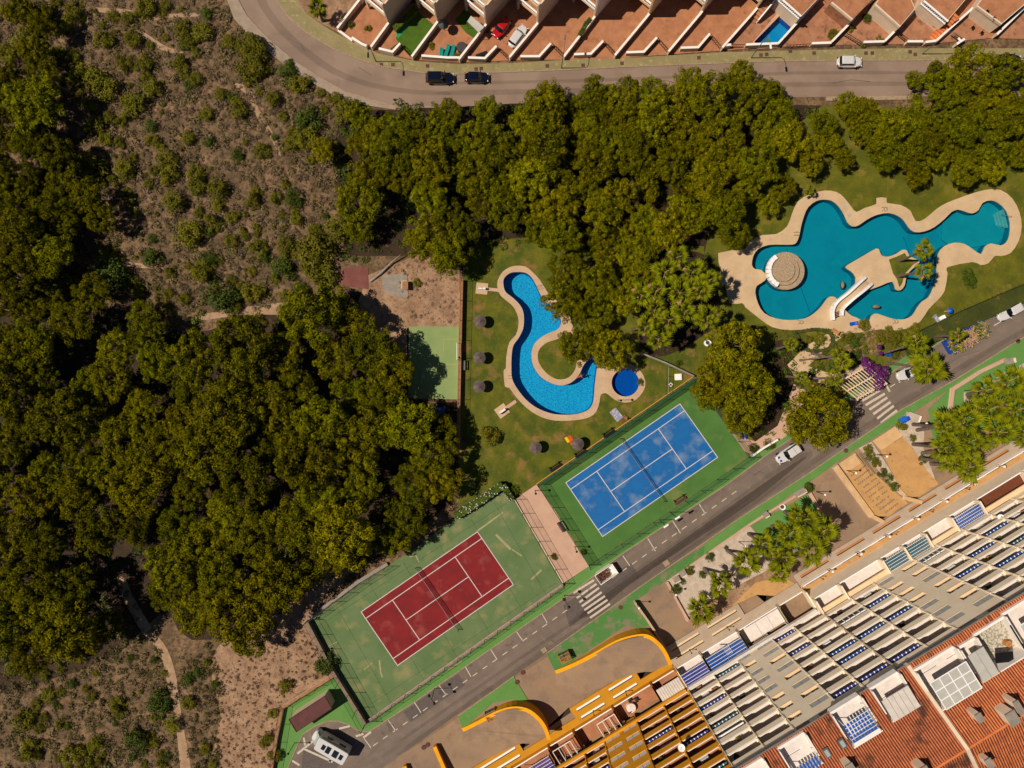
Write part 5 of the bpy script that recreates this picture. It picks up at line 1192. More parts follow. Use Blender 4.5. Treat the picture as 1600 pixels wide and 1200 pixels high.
for i in range(9):
    a = P(1176-(-i*3.2), 33-i*3.6); b = MB(); b.obox((a.x, a.y, 0), 0.5, 1.2, 0.3+0.3*i, atan2(-3.6*-1, 3.2)); b.build('step', M_terra, q)
q = thing('pool_stairs', 'terracotta stair flight beside the yellow table patio', 'stairs', P(1462, 55))
for i in range(10):
    a = P(1456+i*2.6, 62-i*3.0); b = MB(); b.obox((a.x, a.y, 0), 0.42, 1.3, 0.3+0.22*i, 0.85); b.build('step', M_tile2, q)
# ================================================================ vehicles
def plan(L_, Wd, n=32, ex=3.4, nose=0.86):
    out = []
    for k in range(n):
        a = 2*pi*k/n; ca, sa = cos(a), sin(a)
        x = abs(ca)**(2/ex)*(1 if ca > 0 else -1)*L_/2; y = abs(sa)**(2/ex)*(1 if sa > 0 else -1)*Wd/2
        if x > 0: y *= 1-(1-nose)*(x/(L_/2))**3
        out.append((x, y))
    return out
def loft(b, loops, cap=True):
    n = len(loops[0]); base = len(b.v); 
    for lp in loops: b.v += [tuple(p) for p in lp]
    fs = []
    for j in range(len(loops)-1):
        for k in range(n): fs.append((base+j*n+k, base+j*n+(k+1) % n, base+(j+1)*n+(k+1) % n, base+(j+1)*n+k))
    if cap: fs.append(tuple(base+(len(loops)-1)*n+k for k in range(n)))
    b.f += fs; b.m += [b.mi]*len(fs)
def car(name, label, px, py, ang, paint, L_=4.4, Wd=1.82, H_=1.5, cab=(-0.40, 0.20), group='cars on the roads and patios', cat='car', z=0.05, roofm=None, bed=False):
    T = thing(name, label, cat, P(px, py, 0) + Vector((0, 0, z)), ang, group)
    pl_ = plan(L_, Wd)
    def lp(s, zz_, hood=True): 
        return [(x*s, y*s, zz_ - (0.12*max(0, x/(L_/2))**2 if hood else 0)) for x, y in pl_]
    b = MB(); loft(b, [lp(0.93, 0.2, False), lp(0.985, 0.34, False), lp(1.0, 0.55, False), lp(0.985, 0.78), lp(0.94, 0.9), lp(0.86, 0.945)]); me = b.mesh('body', paint); me.polygons.foreach_set('use_smooth', [len(p.vertices) == 4 for p in me.polygons]); inst('body', me, T)
    x0, x1 = cab[0]*L_, cab[1]*L_; zt = H_; zb = 0.9; wb, wt = Wd*0.455, Wd*0.36
    f1, f0 = x1-0.62*(H_-0.9)*1.3, x0+0.28*(H_-0.9)*1.3
    bot = [(x0, -wb*0.93), (x1, -wb*0.93), (x1+0.14, 0), (x1, wb*0.93), (x0, wb*0.93), (x0-0.05, 0)]
    top = [(f0, -wt), (f1, -wt), (f1+0.08, 0), (f1, wt), (f0, wt), (f0-0.03, 0)]
    def quad(nm, ids, m, out=0.0, s0=0.0, s1=1.0, sh=0.0):
        b = MB()
        for i in ids:
            j = (i+1) % 6
            a, c = Vector(bot[i]), Vector(bot[j]); d, e = Vector(top[i]), Vector(top[j])
            a2, d2 = a+(c-a)*sh, d+(e-d)*sh; c2, e2 = c-(c-a)*sh, e-(e-d)*sh
            q = [a2+(d2-a2)*s0, c2+(e2-c2)*s0, c2+(e2-c2)*s1, a2+(d2-a2)*s1]; z0 = zb+(zt-zb)*s0; z1 = zb+(zt-zb)*s1
            b.add([(q[0].x*(1+out), q[0].y*(1+out), z0), (q[1].x*(1+out), q[1].y*(1+out), z0), (q[2].x*(1+out), q[2].y*(1+out), z1), (q[3].x*(1+out), q[3].y*(1+out), z1)], [(0,1,2,3)])
        inst(nm, b.mesh(nm, m), T)
    # cabin frame in paint, panes a little proud of it
    b = MB(); n = 6; b.add([(x, y, zb) for x, y in bot] + [(x, y, zt) for x, y in top], [(k, (k+1) % n, n+(k+1) % n, n+k) for k in range(n)])
    b.add([(x, y, zt) for x, y in top] + [(x*0.8+(f0+f1)*0.1, y*0.75, zt+0.05) for x, y in top], [(k, (k+1) % 6, 6+(k+1) % 6, 6+k) for k in range(6)] + [tuple(range(6, 12))])
    inst('roof', b.mesh('roof', roofm or paint), T)
    quad('windscreen', (1, 2), M_cglass, 0.004, 0.02, 0.95, 0.0); quad('rear_window', (4, 5), M_cglass, 0.006, 0.1, 0.9, 0.0)
    quad('side_window', (0,), M_cglass, 0.012, 0.15, 0.92, 0.05); quad('side_window', (3,), M_cglass, 0.012, 0.15, 0.92, 0.05)
    w = MB(); 
    vs = []
    for k in range(14): a = 2*pi*k/14; vs.append((0.32*cos(a), -0.1, 0.32*sin(a)))
    vs += [(x, 0.1, z_) for x, y, z_ in vs[:14]]
    w.add(vs, [(k, (k+1) % 14, 14+(k+1) % 14, 14+k) for k in range(14)] + [tuple(range(14))[::-1], tuple(range(14, 28))]); wm = shared('wheel', lambda: w.mesh('wheel', M_tyre))
    for sx in (-0.30, 0.31):
        for sy in (-1, 1): inst('wheel', wm, T, (sx*L_, sy*(Wd/2-0.1), 0.31))
    for sy in (-1, 1):
        b = MB(); b.obox((L_*0.462, sy*Wd*0.34, 0.62), 0.12, 0.26, 0.12, sy*-0.3); inst('headlight', b.mesh('headlight', M_lampw), T)
        b = MB(); b.obox((-L_*0.475, sy*Wd*0.36, 0.66), 0.14, 0.28, 0.18, sy*0.2); inst('tail_light', b.mesh('tail_light', M_lampr), T)
        b = MB(); b.obox((x1*0.95, sy*(Wd/2+0.03), 0.92), 0.14, 0.2, 0.12); inst('wing_mirror', b.mesh('wing_mirror', paint), T)
    return T
car('parked_car', 'long black estate car parked on the upper road, left of the other dark car', 688, 125, pi-pi, M_blackcar, 4.9, 1.95, 1.7, (-0.45, 0.18))
car('parked_car', 'shorter navy black car parked on the upper road, right of the black estate', 745, 124, 0, M_blackcar, 4.1, 1.8, 1.45, (-0.36, 0.18))
car('parked_car', 'red hatchback parked in a villa patio', 784, 47, radians(231), M_redp, 4.0, 1.72, 1.45)
car('parked_car', 'white saloon parked in a villa patio beside the red hatchback', 809, 60, radians(54), M_whitecar, 4.4, 1.8, 1.45)
car('driving_car', 'white hatchback alone on the upper road at the right', 1324, 100, 0, M_whitecar, 4.3, 1.85, 1.5, (-0.41, 0.2))
car('parked_car', 'white estate car parked on the lower road by the hedge at the right edge', 1573, 488, radians(209), M_whitecar, 4.6, 1.86, 1.5, (-0.44, 0.12))
car('parked_car', 'white car half hidden under the palm beside the zebra crossing', 1416, 583, radians(200), M_whitecar, 4.3, 1.82, 1.5, (-0.38, 0.14))
car('parked_car', 'dark navy car under the pines at the upper right', 1571, 97, 0.0, M_blackcar, 4.3, 1.8, 1.5)
pc = car('parked_car', 'white pickup with a boxed load bed parked beside the round tree', 1229, 708, radians(214), M_whitecar, 4.7, 1.9, 1.6, (-0.46, 0.14))
for i in range(2): b = MB(); b.box(-1.9+i*0.95, -0.6, 1.66, -1.88+i*0.95, 0.6, 1.7); inst('roof_bar', b.mesh('roof_bar', M_black), pc)
b = MB(); b.cyl((1.75, 0.3, 0.86), 0.2, 0.03, 12); b.box(1.55,-0.55,0.86,1.95,-0.2,0.89); inst('bonnet_emblem', b.mesh('bonnet_emblem', M_bwall), pc)
# camper van
cv = thing('camper_van', 'white camper van with roof hatches and solar panels parked below the maroon-roofed hut', 'camper van', P(520, 1157)+Vector((0,0,0.05)), radians(180-30))
b = MB(); loft(b, [[(x-0.6, y, z) for x, y in plan(5.6, 2.3, 28, 12, 0.99)] for z in (0.45, 1.0, 2.9)]+[[(x*0.97-0.6, y*0.95, 3.0) for x, y in plan(5.6, 2.3, 28, 12, 0.99)]]); inst('body', b.mesh('body', M_whitecar), cv)
b = MB(); loft(b, [[(x+2.3, y, 0.4) for x, y in plan(2.2, 2.1, 28, 4, 0.85)], [(x+2.3, y, 1.2) for x, y in plan(2.2, 2.1, 28, 4, 0.85)], [(x*0.9+2.15, y*0.95, 1.45) for x, y in plan(2.2, 2.1, 28, 4, 0.85)], [(x*0.45+1.7, y*0.85, 2.3) for x, y in plan(2.2, 2.1, 28, 4, 0.85)], [(x*0.35+1.6, y*0.8, 2.5) for x, y in plan(2.2, 2.1, 28, 4, 0.85)]]); inst('cab', b.mesh('cab', M_whitecar), cv)
b = MB(); b.add([(2.98,-0.9,1.5),(2.98,0.9,1.5),(2.32,0.84,2.34),(2.32,-0.84,2.34)], [(0,1,2,3)]); inst('windscreen', b.mesh('windscreen', M_lglass), cv)
for x, w_, l_, m, nm in ((0.9,0.6,0.6,M_glass,'roof_hatch'),(0.0,0.9,0.75,M_glass,'solar_panel'),(-1.35,0.9,1.5*0.6,M_glass,'solar_panel'),(-2.4,0.6,0.6,M_glass,'roof_hatch')):
    b = MB(); b.box(x-l_/2, -w_/2-0.1, 3.0, x+l_/2, w_/2+0.1, 3.1); inst(nm, b.mesh(nm, m), cv)
b = MB(); b.box(-3.1, -1.24, 2.4, 1.7, -1.16, 2.7); inst('awning_case', b.mesh('awning_case', M_grey), cv)
b = MB(); b.box(-2.4, -1.17, 1.5, -1.2, -1.152, 2.1); b.box(0, -1.17, 1.5, 1.1, -1.152, 2.1); inst('side_window', b.mesh('side_window', M_glass), cv)
for sx in (-2.0, 2.2):
    for sy in (-1, 1): inst('wheel', FACE['wheel'], cv, (sx, sy*1.02, 0.31))
# builder's skip and the green-waste trailer
def skipbox(T, L_, Wd, H_, m, flare=0.5):
    b = MB(); a, c = L_/2, Wd/2; t = 0.08
    o0 = [(-a+flare,-c,0.1),(a-flare,-c,0.1),(a-flare,c,0.1),(-a+flare,c,0.1)]; o1 = [(-a,-c,H_),(a,-c,H_),(a,c,H_),(-a,c,H_)]
    i1 = [(-a+t,-c+t,H_),(a-t,-c+t,H_),(a-t,c-t,H_),(-a+t,c-t,H_)]; i0 = [(-a+flare+t,-c+t,0.2),(a-flare-t,-c+t,0.2),(a-flare-t,c-t,0.2),(-a+flare+t,c-t,0.2)]
    b.add(o0+o1+i1+i0, [(k, (k+1) % 4, 4+(k+1) % 4, 4+k) for k in range(4)] + [(4+k, 4+(k+1) % 4, 8+(k+1) % 4, 8+k) for k in range(4)] + [(8+k, 8+(k+1) % 4, 12+(k+1) % 4, 12+k) for k in range(4)] + [(12,13,14,15),(3,2,1,0)])
    inst('container', b.mesh('container', m), T)
sk = thing('rubble_skip', 'pale skip half full of brown rubble beside the lower zebra crossing', 'skip', P(946, 894)+Vector((0,0,0.05)), radians(34)); skipbox(sk, 3.6, 1.9, 1.4, M_wwhite)
R = random.Random(3); b = MB()
for i in range(60): b.obox((R.uniform(-1.3,0.6), R.uniform(-0.7,0.7), R.uniform(0.3,0.7)), R.uniform(0.1,0.4), R.uniform(0.1,0.3), R.uniform(0.1,0.3), R.uniform(0,3))
o = inst('rubble', b.mesh('rubble', mat('brown_rubble', (120,72,48), (90,54,40), sc=3)), sk); o['kind'] = 'stuff'
tr = thing('waste_trailer', 'long open blue-edged truck bed piled with palm cuttings on the lower road', 'trailer', P(1502, 528)+Vector((0,0,0.05)), radians(31)); skipbox(tr, 7.0, 2.4, 1.7, M_bluecl, 0.1)
b = MB()
for i in range(900):
    x = R.uniform(-3.5, 3.5); y = R.uniform(-1.25, 1.25); z = 1.2+R.random()*0.9; a = R.uniform(0, 6.3); l = R.uniform(0.2, 0.7); w_ = R.uniform(0.03, 0.14); dz = R.uniform(-0.3, 0.3)
    b.mi = 1 if (x < -1.2 and R.random() < 0.75) or (x > 1.2 and R.random() < 0.7) else 0
    b.add([(x, y, z), (x+l*cos(a), y+l*sin(a), z+dz), (x+l*cos(a)-w_*sin(a), y+l*sin(a)+w_*cos(a), z+dz+0.05), (x-w_*sin(a), y+w_*cos(a), z+0.03)], [(0,1,2,3)])
o = inst('palm_cuttings', b.mesh('palm_cuttings', [M_deadf, M_palm]), tr); o['kind'] = 'stuff'
for sx in (-2.2, -1.3, 2.4):
    for sy in (-1, 1): inst('wheel', FACE['wheel'], tr, (sx, sy*1.1, 0.31))
# ================================================================ street furniture
def lamp_arm(px, py, ang, lab, h=7.5, m=None, head=None, hm=None, hb=(0, 0)):
    T = thing('street_lamp', lab, 'street lamp', P(px, py), ang, 'tall arm street lamps'); m = m or M_grey
    b = MB(); b.tube([(0,0,0.1),(0,0,h-0.6),(0.25,0,h-0.1),(0.9,0,h+0.1),(1.7,0,h+0.1)], [0.09,0.06,0.05,0.045,0.04], 6); inst('pole', b.mesh('pole', m), T)
    b = MB(); b.obox((2.0,0,h+0.02), 0.8, 0.28, 0.14); inst('lamp_head', b.mesh('lamp_head', hm or M_grey), T)
lamp_arm(588, 97, -pi/2*1.0, 'black arm lamp on the olive pavement by the artificial turf garden', 6.5, M_black, hm=M_black)
lamp_arm(877, 107, pi/2*0.95, 'slim arm lamp on the olive pavement at the plain patios', 6.5)
lamp_arm(1173, 91, -pi/2*0.9, 'white headed arm lamp at the plunge pool villa', 8.0, hm=M_whitep)
lamp_arm(1440, 85, -pi/2*0.6, 'white headed arm lamp right of the yellow table patio', 8.0, hm=M_whitep)
def globe_lamp(px, py, lab, h=3.6, globes=1, m=M_black, gm=M_black, gr_=0.26, ang=0.6):
    T = thing('globe_lamp', lab, 'street lamp', P(px, py), ang, 'globe lamps')
    b = MB(); b.tube([(0,0,0.1),(0,0,h)], [0.07,0.045], 6); inst('pole', b.mesh('pole', m), T)
    if globes == 1: b = MB(); b.ball((0,0,h+gr_), gr_, 10, 6); inst('globe', b.mesh('globe', gm), T)
    else:
        b = MB(); b.tube([(0,-0.75,h-0.2),(0,0,h),(0,0.75,h-0.2)], 0.04, 5); inst('bracket', b.mesh('bracket', m), T)
        for s in (-1, 1): b = MB(); b.ball((0,s*0.75,h+gr_-0.2), gr_, 10, 6); inst('globe', b.mesh('globe', gm), T)
globe_lamp(679, 1075, 'black twin-globe lamp by the parking bays below the red court, left one', 4.2, 2); globe_lamp(882, 930, 'black twin-globe lamp left of the rubble skip crossing', 4.2, 2)
for px, py, lab in ((461,1160,'black globe lamp beside the camper van bay'),(497,1013,'black globe lamp just outside the left corner of the red court'),(836,766,'dark globe lamp at the top end of the pink path'),(898,854,'dark globe lamp at the road end of the pink path'),
                    (965,625,'dark lamp beside the green windbreak fence near the towel'),(720,560,'dark lamp on the wall between two parasols')): globe_lamp(px, py, lab, 3.4, gr_=0.2)
for px, py, lab in ((993,940,'white globe lamp at the head of the thin drive wall'),(1049,920,'white globe lamp on the corner of the gravel garden'),(1154,846,'white globe lamp in the gravel garden'),(1322,735,'white globe lamp at the left ochre steps'),(1275,768,'white globe lamp beside the clipped round shrub'),
                    (1369,710,'white globe lamp among the planter shrubs between the ochre courts'),(1429,660,'white globe lamp by the blue bin'),(1506,610,'white globe lamp on the green pavement by the palm trunks')): globe_lamp(px, py, lab, 3.2, gm=M_whitep, gr_=0.2)
# floodlights on the blue court fence
for px, py, lab in ((1030,812,'white floodlight pair over the road fence of the blue court, left'),(1047,800,'white floodlight over the road fence of the blue court, right')):
    T = thing('floodlight', lab, 'floodlight', P(px, py), RT, 'floodlights'); b = MB(); b.tube([(0,0,0.1),(0,0,5)], 0.06, 6); inst('pole', b.mesh('pole', M_dgreen), T); b = MB(); b.obox((0,0,5), 0.9, 0.25, 0.2); inst('lamp_head', b.mesh('lamp_head', M_whitep), T)
# manhole covers
for i, (px, py) in enumerate([(596,101),(614,101),(744,108),(752,107),(855,103),(911,102),(972,99),(1189,86),(1198,85),(1235,80),(1272,83),(1353,83),(1363,83),(1422,81),(1430,85),(668,103),(1092,90)]):
    b = MB(); c = P(px, py, 0.145); b.obox(c, 0.6, 0.6, 0.01, 0.05); o = b.build('drain_cover', M_maroon, None); tag(o, 'small dark drain cover in the olive pavement of the upper road, %s from the left' % ['2nd','3rd','5th','6th','7th','8th','10th','11th','12th','13th','14th','15th','16th','17th','last','4th','9th'][i], 'drain cover', 'drain covers of the upper pavement')
for px, py, lab in ((662,1168,'round iron manhole left of the pair by the drive'),(668,1164,'round iron manhole right of the pair by the drive'),(817,1051,'square iron manhole at the mouth of the upper ramp'),(1591,533,'small manhole on the lower road at the right edge'),(1322,704,'brown cover on the green pavement opposite the round tree'),(808,1066,'round cover on the corner of the lower green triangle'),(970,949,'brown ring cover on the worn green pavement')):
    b = MB(); c = P(px, py, 0.14); b.cyl(c, 0.4, 0.01, 14); o = b.build('manhole_cover', M_maroon, None); tag(o, lab, 'manhole cover')
for px, py, w_, h_, lab in ((850,1016,0.9,0.8,'pale square slab at the road edge above the upper ramp'),(1041,880,1.0,0.9,'pale square slab at the road edge by the gravel garden')):
    b = MB(); c = P(px, py, 0.14); b.obox(c, w_, h_, 0.02, RT); o = b.build('cover_slab', M_kerb, None); tag(o, lab, 'cover slab')
# thatched parasols
ump = thing('thatched_parasol', 'x', 'parasol', (0, 0, 0), 0, 'grey thatched parasols on the lawn')
b = MB(); b.tube([(0,0,0.05),(0,0,2.35)], 0.05, 6); b.build('pole', M_dwood, ump)
b = MB(); n = 40
r0 = [(1.02*cos(2*pi*k/n)*(1+0.02*(k % 2)), 1.02*sin(2*pi*k/n)*(1+0.02*(k % 2)), 1.92) for k in range(n)]; r1_ = [(0.5*cos(2*pi*k/n), 0.5*sin(2*pi*k/n), 2.2+0.012*(k % 2)) for k in range(n)]; r2_ = [(0.06*cos(2*pi*k/n), 0.06*sin(2*pi*k/n), 2.42) for k in range(n)]
rb = [(x, y, 1.84) for x, y, z in r0]; loft(b, [rb, r0, r1_, r2_]); b.cyl((0,0,2.41), 0.07, 0.12, 8); b.build('thatch_roof', M_thatch, ump)
for px, py, lab in ((750,502,'grey thatched parasol on the lawn, nearest the shower platform'),(749,559,'grey thatched parasol beside the wall-side dark lamp'),(748.5,604,'grey thatched parasol, lowest of the three along the wall'),(837,700,'grey thatched parasol alone on the lower lawn patch'),(903,694,'grey thatched parasol shading a bright patterned towel')):
    place(ump, USED, loc=P(px, py, 2.0)-Vector((0,0,2.0)), rz=random.Random(px).random()*3, label=lab)
# shower platforms
def shower(px, py, ang, lab, dx):
    T = thing('shower_platform', lab, 'pool shower', P(px, py), ang, 'pool showers')
    b = MB(); b.box(-1.0,-0.95,0,1.0,0.95,0.16); inst('platform', b.mesh('platform', M_deck), T)
    b = MB(); b.box(-0.65,-0.2,0.16,0.65,0.1,0.95); inst('shower_wall', b.mesh('shower_wall', M_wwhite), T)
    b = MB(); b.tube([(-0.6,0,0.9),(-0.6,0,2.0),(-0.6,-0.3,2.1)], 0.03, 5); inst('shower_pipe', b.mesh('shower_pipe', M_grey), T)
    b = MB(); b.box(1.0,-0.28,0,dx,0.28,0.12); inst('stepping_path', b.mesh('stepping_path', M_pink), T)
shower(753, 451, -0.1, 'pale stone shower platform joined to the top of the bright blue pool', 2.9); shower(784.5, 642, 0.62, 'pale stone shower platform at the lower left of the bright blue pool', 2.9)
# benches
def bench(px, py, ang, lab, L_=1.9, m=M_dwood, z=0.1, W_=0.55, gp='dark park benches', nm='bench'):
    T = thing(nm, lab, 'bench', P(px, py)+Vector((0,0,z)), ang, gp)
    for i in range(3): b = MB(); b.box(-L_/2, -W_/2+i*0.17, 0.42, L_/2, -W_/2+i*0.17+0.14, 0.46); inst('seat_slat', b.mesh('seat_slat', m), T)
    for i in range(2): b = MB(); b.box(-L_/2, W_/2-0.06, 0.55+i*0.18, L_/2, W_/2-0.02, 0.68+i*0.18); inst('back_slat', b.mesh('back_slat', m), T)
    for s in (-1, 1): b = MB(); b.box(s*L_*0.4-0.04, -W_/2, 0, s*L_*0.4+0.04, W_/2, 0.42); b.box(s*L_*0.4-0.04, W_/2-0.05, 0.42, s*L_*0.4+0.04, W_/2, 0.86); inst('leg', b.mesh('leg', M_black), T)
bench(950, 676, RT, 'dark bench by the windbreak fence, nearest the white mattress', 2.2, M_black, 0.06, 0.9); bench(906, 707, RT, 'dark bench by the windbreak fence, half under a parasol', 2.2, M_black, 0.06, 0.9); bench(867, 729, RT, 'dark bench by the windbreak fence, lowest of the three', 2.2, M_black, 0.06, 0.9)
bench(877, 822, radians(-57), 'dark brown bench on the pink path', 1.9, M_dwood, 0.12, 0.75); bench(1061, 780, RT, 'brown padded bench inside the blue court', 2.2, M_maroon, 0.17, 0.9)
bench(725, 571, -pi/2, 'pale grey bench against the wall between parasols', 1.6, M_grey, 0.06, 0.6)
# towels, mattress, people
def flat(name, lab, cat, px, py, l, w_, ang, m, z=0.075, group=None):
    b = MB(); n = 8; vs = []
    R_ = random.Random(px)
    for j in range(n+1):
        for i in range(n+1): vs.append(((i/n-0.5)*l, (j/n-0.5)*w_, 0.01+0.025*R_.random()))
    b.add(vs, [(j*(n+1)+i, j*(n+1)+i+1, (j+1)*(n+1)+i+1, (j+1)*(n+1)+i) for j in range(n) for i in range(n)])
    o = b.build(name, m); o.location = P(px, py)+Vector((0,0,z)); o.rotation_euler = (0,0,ang); tag(o, lab, cat, group); return o
flat('beach_blanket', 'grey white patterned picnic blanket on the lawn under the paddling pool', 'blanket', 963, 648, 2.1, 1.3, radians(-52), M_cloth)
flat('beach_towel', 'orange and yellow towel beside the parasol by the windbreak fence', 'towel', 890, 686, 0.95, 1.0, 0.6, M_orange); flat('beach_towel', 'yellow striped towel overlapping the orange one', 'towel', 886, 687, 0.5, 1.0, 0.6, M_yellowc, 0.12)
flat('beach_towel', 'orange towel laid lower beside the parasol', 'towel', 894, 693, 0.6, 0.5, 0.2, M_orange, 0.09); flat('beach_towel', 'dark magenta towel in the shade of the pines by the retaining wall', 'towel', 725, 687, 0.8, 0.6, -0.5, M_magenta)
flat('cushion', 'small red bag beside the picnic blanket', 'bag', 973, 657, 0.5, 0.35, 0.5, M_redf, 0.12)
def person(loc, pose, lab, skinm, clothm, ang=0):
    T = thing('person', lab, 'person', loc, ang)
    if pose == 'swim': J = [(0,0,0.0),(0.35,0,0.05),(0.55,0,0.08),(0.72,0,0.1),(-0.4,0.1,-0.1),(-0.85,0.12,-0.25),(-0.4,-0.1,-0.1),(-0.85,-0.12,-0.25),(0.5,0.35,0.0),(0.8,0.5,-0.02),(0.5,-0.35,0.0),(0.8,-0.5,-0.02)]
    else: J = [(0,0,0.12),(0,0,0.4),(0,0,0.58),(0,0,0.72),(0.4,0.12,0.3),(0.75,0.14,0.08),(0.4,-0.12,0.3),(0.75,-0.14,0.08),(0.15,0.26,0.3),(0.35,0.2,0.2),(0.15,-0.26,0.3),(0.35,-0.2,0.2)]
    E = [(0,1),(1,2),(2,3),(0,4),(4,5),(0,6),(6,7),(2,8),(8,9),(2,10),(10,11)]
    rr = [.14,.15,.12,.06,.08,.05,.08,.05,.05,.035,.05,.035]
    me = bpy.data.meshes.new('body'); me.from_pydata(J, E, []); me.materials.append(skinm); o = bpy.data.objects.new('body', me); COL.objects.link(o); o.parent = T
    md = o.modifiers.new('s', 'SKIN'); sv = me.skin_vertices[0].data
    for i, r in enumerate(rr): sv[i].radius = (r, r)
    sv[0].use_root = True
    o.modifiers.new('u', 'SUBSURF').levels = 1
    hx = Vector(J[3])+Vector((0.14,0,0.02) if pose == 'swim' else (0,0,0.13)); b = MB(); b.ball(hx, 0.115, 10, 7, 1.1); inst('head', b.mesh('head', skinm), T)
    b = MB(); b.ball(hx+Vector((-0.03,0,0.03)), 0.122, 10, 7, 1.0); inst('hair', b.mesh('hair', M_dwood), T)
    b = MB(); b.ball((0,0,J[0][2]), 0.19, 10, 6, 0.9); inst('swimwear', b.mesh('swimwear', clothm), T)
person(P(904, 589)+Vector((0,0,-0.1)), 'swim', 'person swimming at the tip of the lawn peninsula in the bright blue pool', M_skin, M_redf, 0.4)
person(P(979, 654)+Vector((0,0,0.06)), 'sit', 'person in dark swimwear sitting on the grass beside the picnic blanket', M_skin, M_redf, 2.4)
person(P(1338, 488)+Vector((0,0,0.16)), 'sit', 'person sitting on the pale deck below the footbridge near the planting', M_skin, M_orange, 0.4) if False else None
# right pool bits
T = thing('blue_parasol', 'small blue parasol on the lawn by the hedge', 'parasol', P(1475, 487)); b = MB(); b.tube([(0,0,0.05),(0,0,2.0)], 0.04, 6); inst('pole', b.mesh('pole', M_whitep), T)
b = MB(); loft(b, [[(0.5*cos(2*pi*k/10), 0.5*sin(2*pi*k/10), 1.75) for k in range(10)], [(0.06*cos(2*pi*k/10), 0.06*sin(2*pi*k/10), 2.05) for k in range(10)]]); inst('canopy', b.mesh('canopy', M_bluecl), T)
def lounger(px, py, ang, lab, m, L_=1.9, z=0.15, gp='sun loungers'):
    T = thing('sun_lounger', lab, 'sun lounger', P(px, py)+Vector((0,0,z)), ang, gp)
    b = MB(); b.box(-L_/2,-0.3,0.28,L_*0.2,0.3,0.36); inst('seat', b.mesh('seat', m), T)
    b = MB(); b.add([(L_*0.2,-0.3,0.3),(L_/2,-0.3,0.62),(L_/2,0.3,0.62),(L_*0.2,0.3,0.3),(L_*0.2,-0.3,0.36),(L_/2,-0.3,0.68),(L_/2,0.3,0.68),(L_*0.2,0.3,0.36)], [(0,3,2,1),(4,5,6,7),(0,1,5,4),(2,3,7,6),(1,2,6,5)]); inst('backrest', b.mesh('backrest', m), T)
    for x in (-L_*0.42, L_*0.3):
        for y in (-0.26, 0.26): b = MB(); b.box(x-0.03,y-0.03,0,x+0.03,y+0.03,0.29); inst('leg', b.mesh('leg', M_whitep), T)
lounger(690, 85.5, radians(85), 'green sun lounger, leftmost of three in a villa patio', M_cyan, 1.7); lounger(699, 81, radians(72), 'green sun lounger, middle one of three', M_cyan, 1.9); lounger(707.5, 82, radians(75), 'green sun lounger nearest the grey hot tub', M_cyan, 1.9)
lounger(1461, 498, 2.2, 'white deck chair on the lawn below the blue parasol', M_cloth, 1.6, 0.06); lounger(1469, 497, 0.5, 'second white deck chair on the lawn below the blue parasol', M_whitep, 1.0, 0.06)
lounger(1331, 506, 0.2, 'turquoise lounger at the tip of the deck beside the planting', M_bluecl, 1.2, 0.16); lounger(1303, 518, -0.6, 'orange wooden lounger on the garden path below the teal pool', M_wood, 1.2, 0.16)
T = thing('hot_tub', 'round dark grey covered hot tub beside the green loungers', 'hot tub', P(722, 77)+Vector((0,0,0.15))); b = MB(); b.cyl((0,0,0), 0.85, 0.7, 20); inst('tub', b.mesh('tub', M_shadegrey), T); b = MB(); b.cyl((0,0,0.7), 0.88, 0.08, 20, 0.8); inst('cover', b.mesh('cover', M_shadegrey), T)
T = thing('parasol', 'dark closed-canopy parasol in the shaded patio behind the loungers', 'parasol', P(695, 48)+Vector((0,0,0.15))); b = MB(); b.tube([(0,0,0),(0,0,2.2)], 0.04, 6); inst('pole', b.mesh('pole', M_black), T); b = MB(); loft(b, [[(0.95*cos(2*pi*k/8), 0.95*sin(2*pi*k/8), 2.0) for k in range(8)], [(0.06*cos(2*pi*k/8), 0.06*sin(2*pi*k/8), 2.35) for k in range(8)]]); inst('canopy', b.mesh('canopy', M_black), T)
T = thing('awning_roof', 'grey sheet awning over the green corner of the lounger patio', 'awning', P(743, 37)); b = MB(); 
w = [P(*q, 2.5) for q in zoomed(580, 0, 5.714, [(890,140),(1010,240),(960,290),(858,190)])]; b.prism([[tuple(p[:2]) for p in w]], 2.4, 2.5, True); b.build('sheet', M_glassroof, T)
for p in w: q = MB(); q.cyl((p.x, p.y, 0.15), 0.04, 2.25, 5); q.build('post', M_black, T)
T = thing('grill_bench', 'black covered barbecue box on the patio in front of the red car', 'barbecue', P(753, 88)+Vector((0,0,0.15)), radians(20)); b = MB(); b.box(-1.0,-0.25,0,1.0,0.25,0.6); inst('box', b.mesh('box', M_shadegrey), T); b = MB(); b.box(-1.02,-0.27,0.6,1.02,0.27,0.68); inst('lid', b.mesh('lid', M_black), T)
def table(px, py, m, lab, z=0.15, r=0.45, sq=False, ang=0):
    T = thing('patio_table', lab, 'table', P(px, py)+Vector((0,0,z)), ang); b = MB(); (b.box(-r,-r,0.7,r,r,0.75) if sq else b.cyl((0,0,0.7), r, 0.05, 14)); inst('tabletop', b.mesh('tabletop', m), T)
    for s in ((-1,-1),(1,-1),(1,1),(-1,1)): b = MB(); b.box(s[0]*r*0.6-0.03, s[1]*r*0.6-0.03, 0, s[0]*r*0.6+0.03, s[1]*r*0.6+0.03, 0.7); inst('leg', b.mesh('leg', M_black), T)
table(1458, 43, M_wood, 'square yellow wooden table in a villa patio', r=0.5, sq=True, ang=-0.5); table(1316, 37, M_cyan, 'turquoise table against the patio wall right of the plunge pool'); table(1575, 4, M_whitep, 'round white table on the last raised terrace', 2.7)
